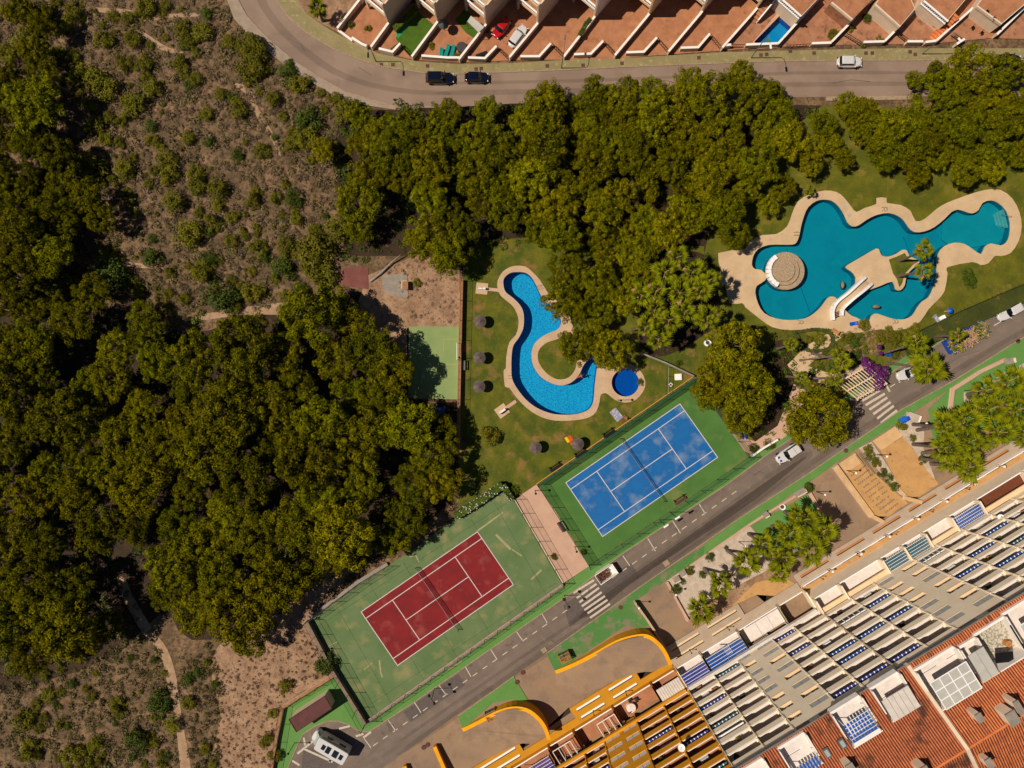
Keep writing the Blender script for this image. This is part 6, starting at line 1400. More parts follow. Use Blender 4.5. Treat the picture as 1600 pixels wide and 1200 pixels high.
for px, py, lab in ((1518,45,'round dark stool alone on the patio near the right pines'),(1540,20,'black chair left on the raised terrace'),(1551,31,'black chair right on the raised terrace'),(1532,53,'black folded chair near the terrace steps')):
    T = thing('patio_chair', lab, 'chair', P(px, py, 2.6 if py < 40 else 0.15), 0.7, 'black patio chairs'); b = MB(); b.box(-0.25,-0.25,0.4,0.25,0.25,0.45); inst('seat', b.mesh('seat', M_black), T); b = MB(); b.box(-0.25,0.2,0.45,0.25,0.25,0.9); inst('backrest', b.mesh('backrest', M_black), T)
    for s in ((-1,-1),(1,-1),(1,1),(-1,1)): b = MB(); b.box(s[0]*0.2-0.02, s[1]*0.2-0.02, 0, s[0]*0.2+0.02, s[1]*0.2+0.02, 0.4); inst('leg', b.mesh('leg', M_black), T)
T = thing('handrail', 'dark double handrail along the ramp of the left ochre court', 'handrail', P(1350, 725)); hr.build('rail', M_black, T)
# bin shelters
def bins(px, py, lab):
    T = thing('bin_shelter', lab, 'bin shelter', P(px, py)+Vector((0,0,0.13)), radians(27), 'slatted bin shelters')
    for i in range(9): b = MB(); b.box(-0.9+i*0.2, -0.7, 1.3, -0.8+i*0.2, 0.15, 1.36); inst('roof_slat', b.mesh('roof_slat', M_wood), T)
    for y in (-0.7, 0.15, 0.7): b = MB(); b.box(-0.95, y-0.05, 1.22, 0.95, y+0.05, 1.3); inst('beam', b.mesh('beam', M_wood), T)
    for x in (-0.9, 0.9): b = MB(); b.box(x-0.05, -0.7, 0, x+0.05, 0.7, 1.22); inst('side_panel', b.mesh('side_panel', M_wood), T)
    for x in (-0.45, 0.45): b = MB(); b.box(x-0.36, 0.18, 0, x+0.36, 0.62, 1.15); inst('waste_bin', b.mesh('waste_bin', mat('grey_green_bin', (86,92,76))), T)
bins(882, 1023, 'slatted wooden bin shelter on the upper green triangle'); bins(768, 1113, 'slatted wooden bin shelter against the lower mustard ramp wall')
# hut
hut = thing('storage_hut', 'cream storage hut with a flat maroon roof on green paving', 'hut', P(497, 1096))
fp = [(462,1110),(514,1076),(524,1094),(473,1128)]; w3 = [P(*q) for q in fp]
b = MB(); b.prism([[tuple(p[:2]) for p in w3]], 0.1, 2.8); b.build('wall', M_cream, hut)
cen = sum(w3, Vector())/4; ro = [tuple((p+(p-cen)*0.05)[:2]) for p in w3]; b = MB(); b.prism([ro], 2.8, 3.02, True); b.build('roof', M_maroon, hut)
b = MB(); b.wall([tuple(p) for p in ro]+[tuple(ro[0])], 0.12, 3.021, 3.1); b.build('roof_edge', mat('maroon_trim', (84,46,44)), hut)
# pipe / stone block etc. in the clearing
T = thing('stone_block', 'small brown masonry block on the concrete pad in the clearing', 'masonry block', P(633, 446)); b = MB(); b.obox(P(633,446), 0.9, 1.3, 1.0); b.build('block', M_cream, T); b = MB(); b.obox(P(633,446,1.0), 1.0, 1.4, 0.12); b.build('cap', M_brick, T)
T = thing('fallen_trunk', 'grey dead tree trunk lying above the concrete pad', 'tree trunk', P(600, 425)); b = MB(); b.tube([P(578,440,0.2), P(596,426,0.4), P(612,410,0.6), P(626,398,1.2)], [0.22,0.2,0.14,0.08], 7); b.build('trunk', M_conc, T, True)
T = thing('goal_frame', 'small white football goal on the old green pitch against the wall', 'football goal', P(713, 550)); 
for a, c in (((714,536),(714,562)),): 
    b = MB(); b.tube([P(*a, 0.1), P(*a, 2.0), P(*c, 2.0), P(*c, 0.1)], 0.06, 6); b.build('frame', M_whitep, T)
T = thing('blue_tarp', 'x', 'tarpaulin', P(688, 643)); b = MB(); b.obox(P(688,643,0.09), 1.5, 1.4, 0.12, 0.05); b.build('sheet', M_bluecl, T); T['label'] = 'small blue tarpaulin on the shaded ground below the old green pitch'
T = thing('swing_frame', 'small blue play slide on the shaded lawn at the tree end of the blue court', 'slide', P(1160, 681)); 
for s in (0, 6): b = MB(); b.beam(P(1157+s, 676, 0.9), P(1161+s, 686, 0.2), 0.25, 0.1); b.build('slide_chute', M_bluecl, T)
b = MB(); b.cyl(P(1105,536,0.06), 0.6, 0.4, 18); 
T = thing('planter_pot', 'white round planter with dark earth beside the big pine', 'planter', P(1105, 536)); b.build('pot', M_whitep, T); b = MB(); b.cyl(P(1105.5,535.5,0.4), 0.33, 0.1, 14); b.build('soil', M_shadegrey, T)
T = thing('planter_pot', 'white ringed round planter on the green garden patch below the road', 'planter', P(1222, 792)); b = MB(); b.cyl(P(1222,792,0.1), 0.5, 0.35, 18); b.build('pot', M_whitep, T); b = MB(); b.cyl(P(1222,792,0.4), 0.34, 0.07, 14); b.build('soil', M_maroon, T)
T = thing('manhole_box', 'square white manhole box in the bare corner by the blue court', 'manhole box', P(1059, 589)); b = MB(); b.obox(P(1059,589,0.0), 1.15, 1.05, 0.45, 0.05); b.build('box', M_wwhite, T); b = MB(); b.obox(P(1059,589,0.45), 1.0, 0.9, 0.05, 0.05); b.build('lid', M_whitep, T)
T = thing('manhole_box', 'small diamond white drain in the bare corner by the blue court', 'drain', P(1048, 601)); b = MB(); b.obox(P(1048,601,0.05), 0.55, 0.55, 0.08, 0.78); b.build('frame', M_wwhite, T); b = MB(); b.obox(P(1048,601,0.13), 0.3, 0.3, 0.02, 0.78); b.build('grate', M_maroon, T)
T = thing('parasol_table', 'blue and white kiosk parasol on the corner of the green pavement', 'parasol', P(1411, 655)); b = MB(); b.obox(P(1411,655,0.13), 1.2, 0.7, 1.1, 0.5); b.build('bin_body', M_bluecl, T); b = MB(); b.obox(P(1411,655,1.23), 1.3, 0.8, 0.1, 0.5); b.build('lid', mat('blue_lid', (30,100,200)), T); T['label'] = 'blue recycling bin on the edge of the green pavement by the right ochre steps'; T['category'] = 'recycling bin'
T = thing('kiosk_slab', 'white cream kiosk slab beside the blue recycling bin', 'kiosk', P(1425, 652)); b = MB(); b.obox(P(1425,652,0.13), 2.2, 1.2, 0.8, -0.35); b.build('body', M_wwhite, T); b = MB(); b.obox(P(1425,652,0.93), 2.35, 1.3, 0.08, -0.35); b.build('top', M_gravel, T)
for px, py, ang, l, lab in ((1250,769,0.5,1.8,'pale bench-like block in the low wall near the clipped shrub'),(1196,804,0.55,0.8,'small pale block in the low wall below the road'),(1576,564,0.2,1.5,'pale block at the end of the bent low wall at the right'),(1067,896,0.5,1.0,'pale block in the gravel garden wall beside the orange shrub'),(1057,905,0.5,1.0,'dark capped block at the corner of the gravel garden')):
    T = thing('wall_block', lab, 'wall block', P(px, py)); b = MB(); b.obox(P(px,py,0.05), l, 0.8, 0.75, ang); b.build('body', M_cream, T); b = MB(); b.obox(P(px,py,0.8), l+0.12, 0.9, 0.08, ang); b.build('cap', M_conc, T)
# entrance pergola with slats, bougainvillea and planter boxes
T = thing('entrance_pergola', 'slatted cream pergola at the garden entrance beside the zebra crossing', 'pergola', P(1335, 595))
A_, B2, C2, D2 = P(1305,597,2.7), P(1352,571,2.7), P(1385,600,2.7), P(1340,625,2.7)
for t in (0.06, 0.5, 0.94): b = MB(); b.beam(A_+(D2-A_)*t, B2+(C2-B2)*t, 0.2, 0.2); b.build('beam', M_peach, T)
for i in range(12): t = i/11; a = A_+(B2-A_)*t; c = D2+(C2-D2)*t; b = MB(); b.beam((a.x,a.y,2.91), (c.x,c.y,2.91), 0.13, 0.16); b.build('slat', M_cream, T)
for q_ in (A_, B2, C2, D2, (A_+B2)/2, (C2+D2)/2): b = MB(); b.cyl((q_.x, q_.y, 0.05), 0.13, 2.66, 8); b.build('post', M_cream, T)
for i in range(5):
    px, py = 1343+i*6.6, 603-i*4.4; o = thing('planter_box', ['blue','turquoise','blue','light blue','dark blue'][i]+' painted seat box, number %s in the row under the entrance pergola' % ['first','second','third','fourth','fifth'][i], 'seat box', P(px, py)+Vector((0,0,0.1)), RT, 'painted boxes under the pergola')
    b = MB(); b.box(-0.3,-0.55,0,0.3,0.55,0.6); inst('box', b.mesh('box', M_bluecl if i % 2 else mat('light_blue_paint', (40,150,200))), o); b = MB(); b.box(-0.32,-0.57,0.6,0.32,-0.2,0.66); inst('lid', b.mesh('lid', M_yellowc), o)
wall('garden_wall', 'pale curved wall along the garden side of the entrance pergola', [(1300,600),(1320,588),(1340,574),(1352,568)], 0.6, 1.6, M_cream, M_pink)
for (px, py, lab) in ((1386,554,'blue bin beside the leaning palm trunk near the bougainvillea'),): T = thing('blue_bin', lab, 'bin', P(px, py)); b = MB(); b.cyl(P(px,py,0.05), 0.35, 0.9, 12); b.build('body', M_bluecl, T); b = MB(); b.cyl(P(px,py,0.95), 0.38, 0.08, 12); b.build('lid', M_bwall, T)
# ================================================================ vegetation
def rv(R):
    z = R.uniform(-1, 1); a = R.uniform(0, 2*pi); s = sqrt(1-z*z); return Vector((s*cos(a), s*sin(a), z))
def leaf(b, p, n, s, R):
    a = Vector((0,0,1)) if abs(n.z) < 0.9 else Vector((1,0,0)); x = n.cross(a).normalized(); y = n.cross(x); t = R.uniform(0, 6.3)
    u = (x*cos(t)+y*sin(t))*s; v = (y*cos(t)-x*sin(t))*s*R.uniform(0.5, 0.9)
    b.add([p-u, p+v*0.9, p+u, p-v*0.9], [(0,1,2,3)])
def clump(b, c, r, n, s, R, up=0.35, flat=0.8):
    for _ in range(n):
        d = rv(R); d.z = abs(d.z)*1.0-0.25 if R.random() < 0.75 else d.z; d.normalize()
        p = c + Vector((d.x*r, d.y*r, d.z*r*flat))*R.uniform(0.72, 1.08)
        nn_ = (d + rv(R)*0.55 + Vector((0,0,up))).normalized(); leaf(b, p, nn_, s*R.uniform(0.7, 1.3), R)
def crown_mesh(seed, Rr, Hh, lobes, per, ls, lr=(0.75,1.25), squash=0.75, gap=0.0):
    """crown made of many leafy puffs: puffs sit on a broad uneven dome, with hollows between them"""
    R = random.Random(seed); b = MB(); subs = []
    ns = R.randint(6, 8); subs.append((Vector((R.uniform(-.3,.3), R.uniform(-.3,.3), -Rr*0.12)), Rr*0.70))
    for i in range(ns):                                # boughs round the dome
        a = 2*pi*i/ns + R.uniform(-0.35, 0.35); d = Rr*R.uniform(0.46, 0.64); subs.append((Vector((d*cos(a), d*sin(a), R.uniform(-1.0, 0.1))), Rr*R.uniform(0.30, 0.44)))
    subs += [subs[0]]*2
    for i in range(lobes):
        c0, r0 = R.choice(subs); d = rv(R); d.z = abs(d.z)*0.9-0.15; d.normalize(); k = R.uniform(0.8, 1.05)
        c = c0 + Vector((d.x*r0*k, d.y*r0*k, d.z*r0*squash*k)); clump(b, c, R.uniform(*lr), per, ls, R)
    return b.mesh('crown', M_pine)
def trunk_mesh(seed, Rr, h, m=None):
    R = random.Random(seed); b = MB(); lean = Vector((R.uniform(-.5,.5), R.uniform(-.5,.5), 0))
    b.tube([(0,0,-0.1), tuple(lean*0.3+Vector((0,0,h*0.4))), tuple(lean+Vector((0,0,h*0.95)))], [0.24, 0.19, 0.12], 7)
    for i in range(6):
        a = 2*pi*i/6+R.uniform(-.3,.3); d = Rr*R.uniform(0.5, 0.75); z0 = h*R.uniform(0.45, 0.7)
        b.tube([tuple(lean*0.5+Vector((0,0,z0))), (lean.x+d*0.5*cos(a), lean.y+d*0.5*sin(a), z0+(h-z0)*0.6), (lean.x+d*cos(a), lean.y+d*sin(a), h)], [0.1, 0.07, 0.03], 5)
    return b.mesh('trunk', M_bark)
BIGT = []
for i in range(8):
    T = thing('pine_tree', 'x', 'pine tree', (0, 0, 0)); cz = 6.2
    c = inst('crown', crown_mesh(100+i, 4.4, 3, 118, 105, 0.13, (0.45, 0.84)), T, (0, 0, cz)); inst('trunk', trunk_mesh(i, 4.2, cz), T); BIGT.append(T)
SML = []
for i in range(5):
    T = thing('pine_bush', 'x', 'bush', (0, 0, 0)); me = crown_mesh(200+i, 1.5, 1.3, 26, 70, 0.10, (0.38, 0.62), 0.8); me.materials[0] = M_bushy
    inst('crown', me, T, (0, 0, 0.9)); inst('stem', trunk_mesh(50+i, 1.2, 1.0), T, (0, 0, 0), (0, 0, 0), (0.4, 0.4, 1.0)); SML.append(T)
DRK = []
for i in range(3):
    T = thing('dark_bush', 'x', 'bush', (0, 0, 0)); me = crown_mesh(300+i, 1.5, 1.2, 26, 75, 0.09, (0.35, 0.6), 0.7); me.materials[0] = M_pined
    inst('crown', me, T, (0, 0, 0.8)); inst('stem', trunk_mesh(60+i, 1.2, 0.9), T, (0, 0, 0), (0, 0, 0), (0.4, 0.4, 1.0)); DRK.append(T)
GT = random.Random(77)
def inpoly(x, y, poly):
    r = False; n = len(poly)
    for i in range(n):
        x1, y1 = poly[i]; x2, y2 = poly[(i+1) % n]
        if (y1 > y) != (y2 > y) and x < (x2-x1)*(y-y1)/(y2-y1)+x1: r = not r
    return r
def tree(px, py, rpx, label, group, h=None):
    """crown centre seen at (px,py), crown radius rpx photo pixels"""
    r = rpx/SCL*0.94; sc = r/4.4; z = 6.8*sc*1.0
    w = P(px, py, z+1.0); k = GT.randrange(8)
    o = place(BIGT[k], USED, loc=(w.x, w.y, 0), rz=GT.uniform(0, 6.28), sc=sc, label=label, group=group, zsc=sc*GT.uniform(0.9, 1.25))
    g = (0.62 if 'belt' in group else 0.9 if 'left' in group else 1.0)*GT.uniform(0.72, 1.18)  # left-hand crowns darkened to imitate edge vignetting, plus random tone
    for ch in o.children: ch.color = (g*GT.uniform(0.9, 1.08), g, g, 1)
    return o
ORD = ['first','second','third','fourth','fifth','sixth','seventh','eighth','ninth','tenth','eleventh','twelfth','13th','14th','15th','16th','17th','18th','19th','20th','21st','22nd'] + ['%dth' % i for i in range(23, 31)] + ['31st', '32nd', '33rd'] + ['%dth' % i for i in range(34, 60)]
def band_labels(obs, base, y0, step):
    rows = {}
    for x, y, o in obs: rows.setdefault(int((y-y0)//step), []).append((x, y, o))
    for i, k in enumerate(sorted(rows)):
        for j, (x, y, o) in enumerate(sorted(rows[k], key=lambda t: t[0])): o['label'] = '%s, %s row from the top, %s from the left' % (base, ORD[i], ORD[min(j, 50)])
def scatter(poly, rmin, rmax, label, group, dens=0.72, seed=1, edge=None):
    R = random.Random(seed); xs = [p[0] for p in poly]; ys = [p[1] for p in poly]; pts = []
    for _ in range(6000):
        x = R.uniform(min(xs), max(xs)); y = R.uniform(min(ys), max(ys))
        if not inpoly(x, y, poly): continue
        r = R.uniform(rmin, rmax)
        if all(hypot(x-a, y-c) > (r+q)*dens for a, c, q in pts): pts.append((x, y, r))
    obs = [(x, y, tree(x, y, r*1.12, label, group)) for x, y, r in pts]
    band_labels(obs, label, min(ys), 62)
    return pts
# left wood
F1P = [(-60,545),(30,540),(80,600),(90,640),(150,520),(215,510),(270,565),(320,555),(360,520),(420,520),(480,485),(540,480),(575,500),(590,570),(620,600),(640,660),(690,700),(690,760),(660,800),(600,830),(540,850),(500,870),(450,900),(400,990),(330,985),(280,960),(260,900),(200,860),(150,830),(100,900),(150,960),(100,1030),(40,1030),(-60,1010)]
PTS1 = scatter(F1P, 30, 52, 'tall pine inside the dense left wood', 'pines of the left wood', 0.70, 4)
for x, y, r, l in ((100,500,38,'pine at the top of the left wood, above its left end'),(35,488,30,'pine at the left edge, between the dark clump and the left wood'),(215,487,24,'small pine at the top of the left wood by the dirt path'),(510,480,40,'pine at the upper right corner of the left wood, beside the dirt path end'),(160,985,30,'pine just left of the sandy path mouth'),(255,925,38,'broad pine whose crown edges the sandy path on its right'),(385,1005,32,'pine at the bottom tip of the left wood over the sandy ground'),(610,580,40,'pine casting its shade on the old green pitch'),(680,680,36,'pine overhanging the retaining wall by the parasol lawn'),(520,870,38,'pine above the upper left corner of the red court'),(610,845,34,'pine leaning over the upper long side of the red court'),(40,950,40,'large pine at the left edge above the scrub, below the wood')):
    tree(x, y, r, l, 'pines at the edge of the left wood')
# top-left edge
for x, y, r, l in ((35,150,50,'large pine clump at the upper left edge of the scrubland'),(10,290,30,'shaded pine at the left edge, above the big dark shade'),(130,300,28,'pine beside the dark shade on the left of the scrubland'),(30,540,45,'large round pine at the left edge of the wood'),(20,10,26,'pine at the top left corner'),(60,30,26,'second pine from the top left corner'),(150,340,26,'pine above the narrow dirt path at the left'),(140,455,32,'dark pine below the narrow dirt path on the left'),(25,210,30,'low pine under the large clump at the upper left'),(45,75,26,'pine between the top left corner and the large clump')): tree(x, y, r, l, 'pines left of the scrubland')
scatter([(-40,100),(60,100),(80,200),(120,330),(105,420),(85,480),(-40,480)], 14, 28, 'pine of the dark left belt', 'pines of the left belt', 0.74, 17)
# middle wood
F3P = [(560,195),(620,195),(700,190),(755,180),(800,190),(850,150),(930,145),(1000,155),(1080,135),(1170,125),(1215,160),(1240,190),(1275,200),(1250,235),(1200,270),(1160,320),(1120,340),(1060,360),(1020,400),(1000,460),(960,500),(930,520),(900,470),(880,410),(840,360),(790,340),(740,320),(720,390),(670,390),(650,320),(600,300),(575,330),(560,370),(540,350),(560,290),(550,240)]
PTS3 = scatter(F3P, 21, 38, 'pine of the wood above the pools', 'pines of the middle wood', 0.64, 9)
for i_, (x, y, r) in enumerate(((700,172,25),(760,168,26),(640,190,25),(862,142,28),(930,137,25),(1080,120,28),(1160,112,27),(1212,142,25),(1020,137,25),(985,128,18))):
    tree(x, y, r, 'pine at the kerb of the upper road, %s along the wood edge from the left' % ORD[[2,3,1,4,5,8,9,10,7,6][i_]-1], 'pines along the upper road kerb')
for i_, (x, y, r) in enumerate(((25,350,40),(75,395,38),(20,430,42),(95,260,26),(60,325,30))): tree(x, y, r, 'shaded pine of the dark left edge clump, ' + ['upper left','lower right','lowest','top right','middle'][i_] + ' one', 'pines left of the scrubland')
for x, y, r, l in ((880,470,36,'pine overhanging the right side of the bright blue pool'),(900,540,32,'pine over the lawn peninsula of the bright blue pool'),(955,550,34,'pine beside the paddling pool, its tip over the water'),(700,395,36,'round pine above the retaining wall of the parasol lawn'),(500,230,22,'pine on the scrubland edge by the pavement'),(560,180,24,'pine at the upper left corner of the middle wood'),(1290,190,24,'pine at the right end of the middle wood, by the gap'),(940,440,36,'pine between the bright blue pool and the palm grove'),(820,175,20,'small pine at the kerb under the dark cars, left'),(1135,330,34,'pine standing left of the teal pool garden'),(1150,365,28,'pine just above the tiled terrace of the teal pool')): tree(x, y, r, l, 'pines at the edges of the middle wood')
# right wood
F4P = [(1372,170),(1400,170),(1440,160),(1470,150),(1500,115),(1540,90),(1600,85),(1680,90),(1680,250),(1590,240),(1540,245),(1490,250),(1430,240),(1400,215)]
PTS4 = scatter(F4P, 21, 36, 'tall pine in the upper right corner', 'pines of the upper right wood', 0.66, 12)
for x, y, r, l in ((1378,200,32,'broad pine at the left side of the upper right wood'),(1420,212,34,'broad pine over the lawn inside the upper right wood'),(1328,158,22,'small pine at the road end of the lawn gap'),(1322,244,20,'small pine low in the lawn gap'),(1345,178,24,'pine reaching over the lawn gap from the right'),(1302,215,25,'pine reaching over the lawn gap from the left'),(1272,248,26,'pine on the right flank of the middle wood, upper'),(1228,288,24,'pine on the right flank of the middle wood, above the teal pool'),(1206,318,20,'small pine on the right flank of the middle wood'),(1362,165,24,'pine at the left tip of the upper right wood'),(1352,202,20,'small pine hanging left over the lawn from the upper right wood'),(1392,238,27,'pine over the lawn, lower left of the upper right wood'),(1440,268,24,'lowest pine of the upper right wood, over the lawn'),(1515,268,25,'pine above the right end of the teal pool, left one'),(1562,258,25,'pine above the right end of the teal pool, right one'),(1468,108,20,'pine crown over the far end of the upper road')): tree(x, y, r, l, 'pines of the upper right wood')
tree(1438, 120, 17, 'slim pine leaning over the upper road near its right end', 'pines of the upper right wood')
for x, y, r, l in ((1150,540,46,'upper crown of the large pine group between the palms and the blue court'),(1125,600,42,'crown over the tree end of the blue court, left of the group'),(1175,610,44,'right crown of the pine group beside the leaning palms'),(1160,650,34,'lowest crown of the pine group above the blue slide'),(1112,620,26,'pine touching the green fence of the blue court')): tree(x, y, r, l, 'pines between the courts and the palm walk')
T = tree(1287, 655, 54, 'large round dark green tree standing by the lower road beside the zebra crossing', 'round tree'); 
tree(1252, 676, 20, 'small tree beside the parked white pickup', 'trees by the lower road')
# small bushes of the scrubland
BL = {}
def bush(px, py, r, dark=False, label=None, group=None, zs=None):
    o = bush_(px, py, r, dark, label, group)
    if label is None or group and 'by the sandy' in group: BL.setdefault(('dark shrub' if dark else 'olive pine bush') + (' on the hillside' if label is None else ' by the lower path'), []).append((px, py, o))
    return o
def bush_(px, py, r, dark=False, label=None, group=None, zs=None):
    R_ = r/SCL; k = (DRK if dark else SML); i = GT.randrange(len(k)); w = P(px, py, 1.2*R_/1.5)
    return place(k[i], USED, loc=(w.x, w.y, -0.03), rz=GT.uniform(0, 6.28), sc=R_/1.6, label=label or ('dark green rounded shrub on the dry hillside scrub' if dark else 'olive green rounded pine bush on the dry hillside scrub'), group=group or ('dark shrubs of the scrubland' if dark else 'olive bushes of the scrubland'))
L1 = [(110,60,70),(230,80,70),(460,50,65),(390,150,50),(130,220,90),(30,330,60),(640,240,55),(820,235,55),(770,385,50),(890,380,55),(330,330,50),(450,350,40),(510,450,80),(640,540,80),(550,650,45),(570,770,60),(810,650,75),(940,870,42),(940,540,55),(1110,370,50),(1130,180,50),(1150,260,45),(1210,315,35),(1250,190,60),(1215,490,40),(1370,580,40),(1480,660,60),(1285,710,40),(1040,990,65),(1040,1090,60),(770,1050,60),(1205,1070,50),(1220,1150,60),(1355,1170,60),(1420,250,45),(1550,270,80),(1560,410,80),(410,1000,70),(550,1040,90),(80,850,70),(100,1170,80),(900,30,60),(860,90,40)]
for x, y, r in L1: bush(x/4, y/4, r/4*1.12)
for x, y, r in [(1290,80,50),(1290,875,42),(1140,270,40),(1225,1170,50)]: bush(x/4, y/4, r/4, True)
for x, y, r in [(170,490,90),(330,760,60),(810,770,60),(590,1080,90),(470,1120,60),(770,1140,70),(240,1160,60),(900,850,90),(540,640,80),(160,380,100)]: bush(360+x/5, y/5, r/5*1.1)
for x, y, r in [(430,560,85),(600,900,120),(960,870,90),(450,480,40)]: bush(360+x/5, y/5, r/5, True)
K3 = 2.963
for x, y, r in [(330,40,80),(330,130,60),(800,40,50),(965,135,45),(870,190,60),(1180,260,45),(1320,240,40),(1440,260,80),(1170,460,50),(310,440,60),(770,370,30),(940,370,60),(1160,30,40),(1500,380,60),(1450,330,60),(1560,170,60),(620,440,40),(200,230,50)]: bush(x/K3, 300+y/K3, r/K3*1.1)
for x, y, r in [(690,310,50),(960,300,40),(1290,350,60),(1020,470,75),(240,400,55),(480,400,90),(280,240,50),(490,270,25),(1360,20,45),(1380,460,40),(700,210,24)]: bush(x/K3, 300+y/K3, r/K3*1.1, True)
for x, y, r in [(540,800,75),(390,1040,70),(690,660,35),(760,630,30),(850,700,25),(570,1110,30),(1470,600,50),(30,690,30)]: bush(100+x/3.636, 880+y/3.636, r/3.636*1.1, True, 'dark green shrub on the scrub beside the sandy path at the lower left', 'dark shrubs by the sandy path')
for x, y, r in [(700,800,40),(610,930,45),(1250,710,40),(300,830,50),(1180,860,30),(40,1100,60),(180,1030,40),(800,1060,30),(1160,1000,30),(1190,1100,40),(800,570,24),(-250,900,60),(-300,600,40),(-200,1080,60),(-100,760,40),(100,1150,50),(1130,1020,30),(840,1150,26)]: bush(100+x/3.636, 880+y/3.636, r/3.636*1.1, False, 'dull olive shrub on the scrub around the sandy path at the lower left', 'olive shrubs by the sandy path')
SCRUB = [(-60,-40),(350,-40),(356,20),(400,70),(470,125),(540,165),(530,230),(540,300),(510,370),(530,410),(470,470),(380,485),(300,500),(230,480),(170,470),(110,470),(90,420),(140,380),(110,330),(150,240),(110,150),(-60,110)]
RBU = random.Random(31); RB_P = []
for i in range(420):
    x, y = RBU.uniform(-20, 540), RBU.uniform(-10, 490)
    if any(hypot(x-u_, y-v_) < 9 for u_, v_ in RB_P): continue
    RB_P.append((x, y))
    if not inpoly(x, y, SCRUB) or (x > 300 and y < 330 and RBU.random() < 0.55): continue
    bush(x, y, 3.5+9*RBU.random()**1.6, RBU.random() < 0.12)
for i in range(60):
    x, y = RBU.uniform(0, 265), RBU.uniform(1030, 1200)
    if x > 20+ (y-1030)*0 and not (240 < x and y < 1040): bush(x, y, RBU.uniform(4, 10), RBU.random() < 0.3, 'low shrub', 'low shrubs by the sandy path')
for k_, v_ in BL.items(): band_labels(v_, k_, min(q[1] for q in v_), 60)
# dry tufts: uncountable low scrub
def tufts(name, polys, n, seed, m, rmin, rmax, avoid=None):
    R = random.Random(seed); b = MB(); cnt = 0; tries = 0
    while cnt < n and tries < n*20:
        tries += 1; poly = polys[R.randrange(len(polys))] if len(polys) > 1 else polys[0]
        xs = [p[0] for p in poly]; ys = [p[1] for p in poly]; x = R.uniform(min(xs), max(xs)); y = R.uniform(min(ys), max(ys))
        if not inpoly(x, y, poly): continue
        if avoid and avoid(x, y): continue
        cnt += 1; p = P(x, y); r = rmin*0.6+(rmax*1.1-rmin*0.6)*R.random()**1.7; k = R.randint(9, 16); i0 = 0
        k = 34 + int(24*R.random())
        for i in range(k):
            d = rv(R); d.z = abs(d.z)*0.9+0.1; d.normalize(); q = p+Vector((d.x*r, d.y*r, d.z*r*0.75))*R.uniform(0.6, 1.05)
            leaf(b, q, (d+rv(R)*0.5).normalized(), r*R.uniform(0.13, 0.24), R)
    o = b.build(name, m); o['kind'] = 'stuff'; return o
SCRUB = [(-60,-40),(350,-40),(356,20),(400,70),(470,125),(540,165),(530,230),(540,300),(510,370),(530,410),(470,470),(380,485),(300,500),(230,480),(170,470),(110,470),(90,420),(140,380),(110,330),(150,240),(110,150),(-60,110)]
PATHS = [zoomed(0,0,4,q) for q in ([(600,50),(800,50),(940,90),(1240,80),(1240,110),(940,130),(800,90),(600,90)], [(860,180),(1130,300),(1120,330),(850,210)], [(860,780),(1130,850),(1120,880),(860,810)])]
def avp(x, y): return any(inpoly(x, y, q) for q in PATHS)
SCRUB2 = [(-60,-40),(350,-40),(356,20),(400,70),(470,125),(540,165),(530,230),(540,300),(510,370),(530,410),(470,470),(380,485),(300,500),(230,480),(170,470),(-60,470)]
tufts('dry_scrub', [SCRUB2], 3600, 21, M_dry, 0.35, 0.85, avp)
tufts('dry_scrub', [SCRUB2], 2400, 22, mat('grey_brown_scrub', (122,102,80), (100,80,60), sc=0.8, speck=0.2, spsc=4), 0.3, 0.7, avp)
LOW = [(-60,985),(100,1000),(165,930),(245,990),(268,1070),(276,1130),(280,1260),(-60,1260)]
tufts('dry_scrub', [LOW], 1000, 23, M_dry, 0.3, 0.8)
tufts('olive_scrub', [LOW], 700, 24, mat('olive_scrub', (96,88,40), (74,68,32), sc=0.8, speck=0.2, spsc=4), 0.35, 0.8)
LOW2 = [(275,1030),(330,1000),(350,1060),(345,1150),(350,1260),(305,1260),(296,1180),(286,1110)]
tufts('dry_scrub', [LOW2], 350, 25, MATS['olive_scrub'], 0.3, 0.7)
tufts('small_tufts', [[(340,1050),(420,1000),(470,980),(510,1020),(515,1050),(440,1095),(425,1180),(420,1260),(345,1260)]], 900, 26, mat('brown_tuft', (100,78,58), (78,62,48), sc=1), 0.12, 0.34)
tufts('dry_grass', [[(600,420),(660,398),(716,432),(717,505),(640,508),(640,470)]], 260, 27, mat('dead_branch_litter', (170,140,112), (120,92,72), sc=1), 0.12, 0.35)
# ---------------------------------------------------------------- fan palms
def frond_mesh(seed, L_=1.0, r=1.15):
    """stalk with a pleated fan, longer than wide, tips drooping"""
    R = random.Random(seed); b = MB(); b.tube([(0,0,0),(L_*0.5,0,0.1),(L_,0,0.08)], 0.035, 4, False); n = 13; c = Vector((L_-0.05,0,0.08)); span = radians(190)
    for i in range(n):
        a0 = -span/2+span*i/n; a1 = a0+span/n; am = (a0+a1)/2; k = 0.38+0.72*max(0, cos(am))**2; rr = r*k*R.uniform(0.85, 1.08)
        dr = -0.12*rr - R.uniform(0, 0.25)*rr; up = 0.05*(1 if i % 2 else -1)
        m1 = c+Vector((cos(am)*rr*0.5, sin(am)*rr*0.5, 0.08+up)); e = c+Vector((cos(am)*rr, sin(am)*rr, dr)); q0 = c+Vector((cos(a0)*rr*0.66, sin(a0)*rr*0.66, -0.06)); q1 = c+Vector((cos(a1)*rr*0.66, sin(a1)*rr*0.66, -0.06))
        b.add([c, q0, m1, q1, e], [(0,1,2),(0,2,3),(1,4,2),(2,4,3)])
    return b.mesh('frond', M_palm)
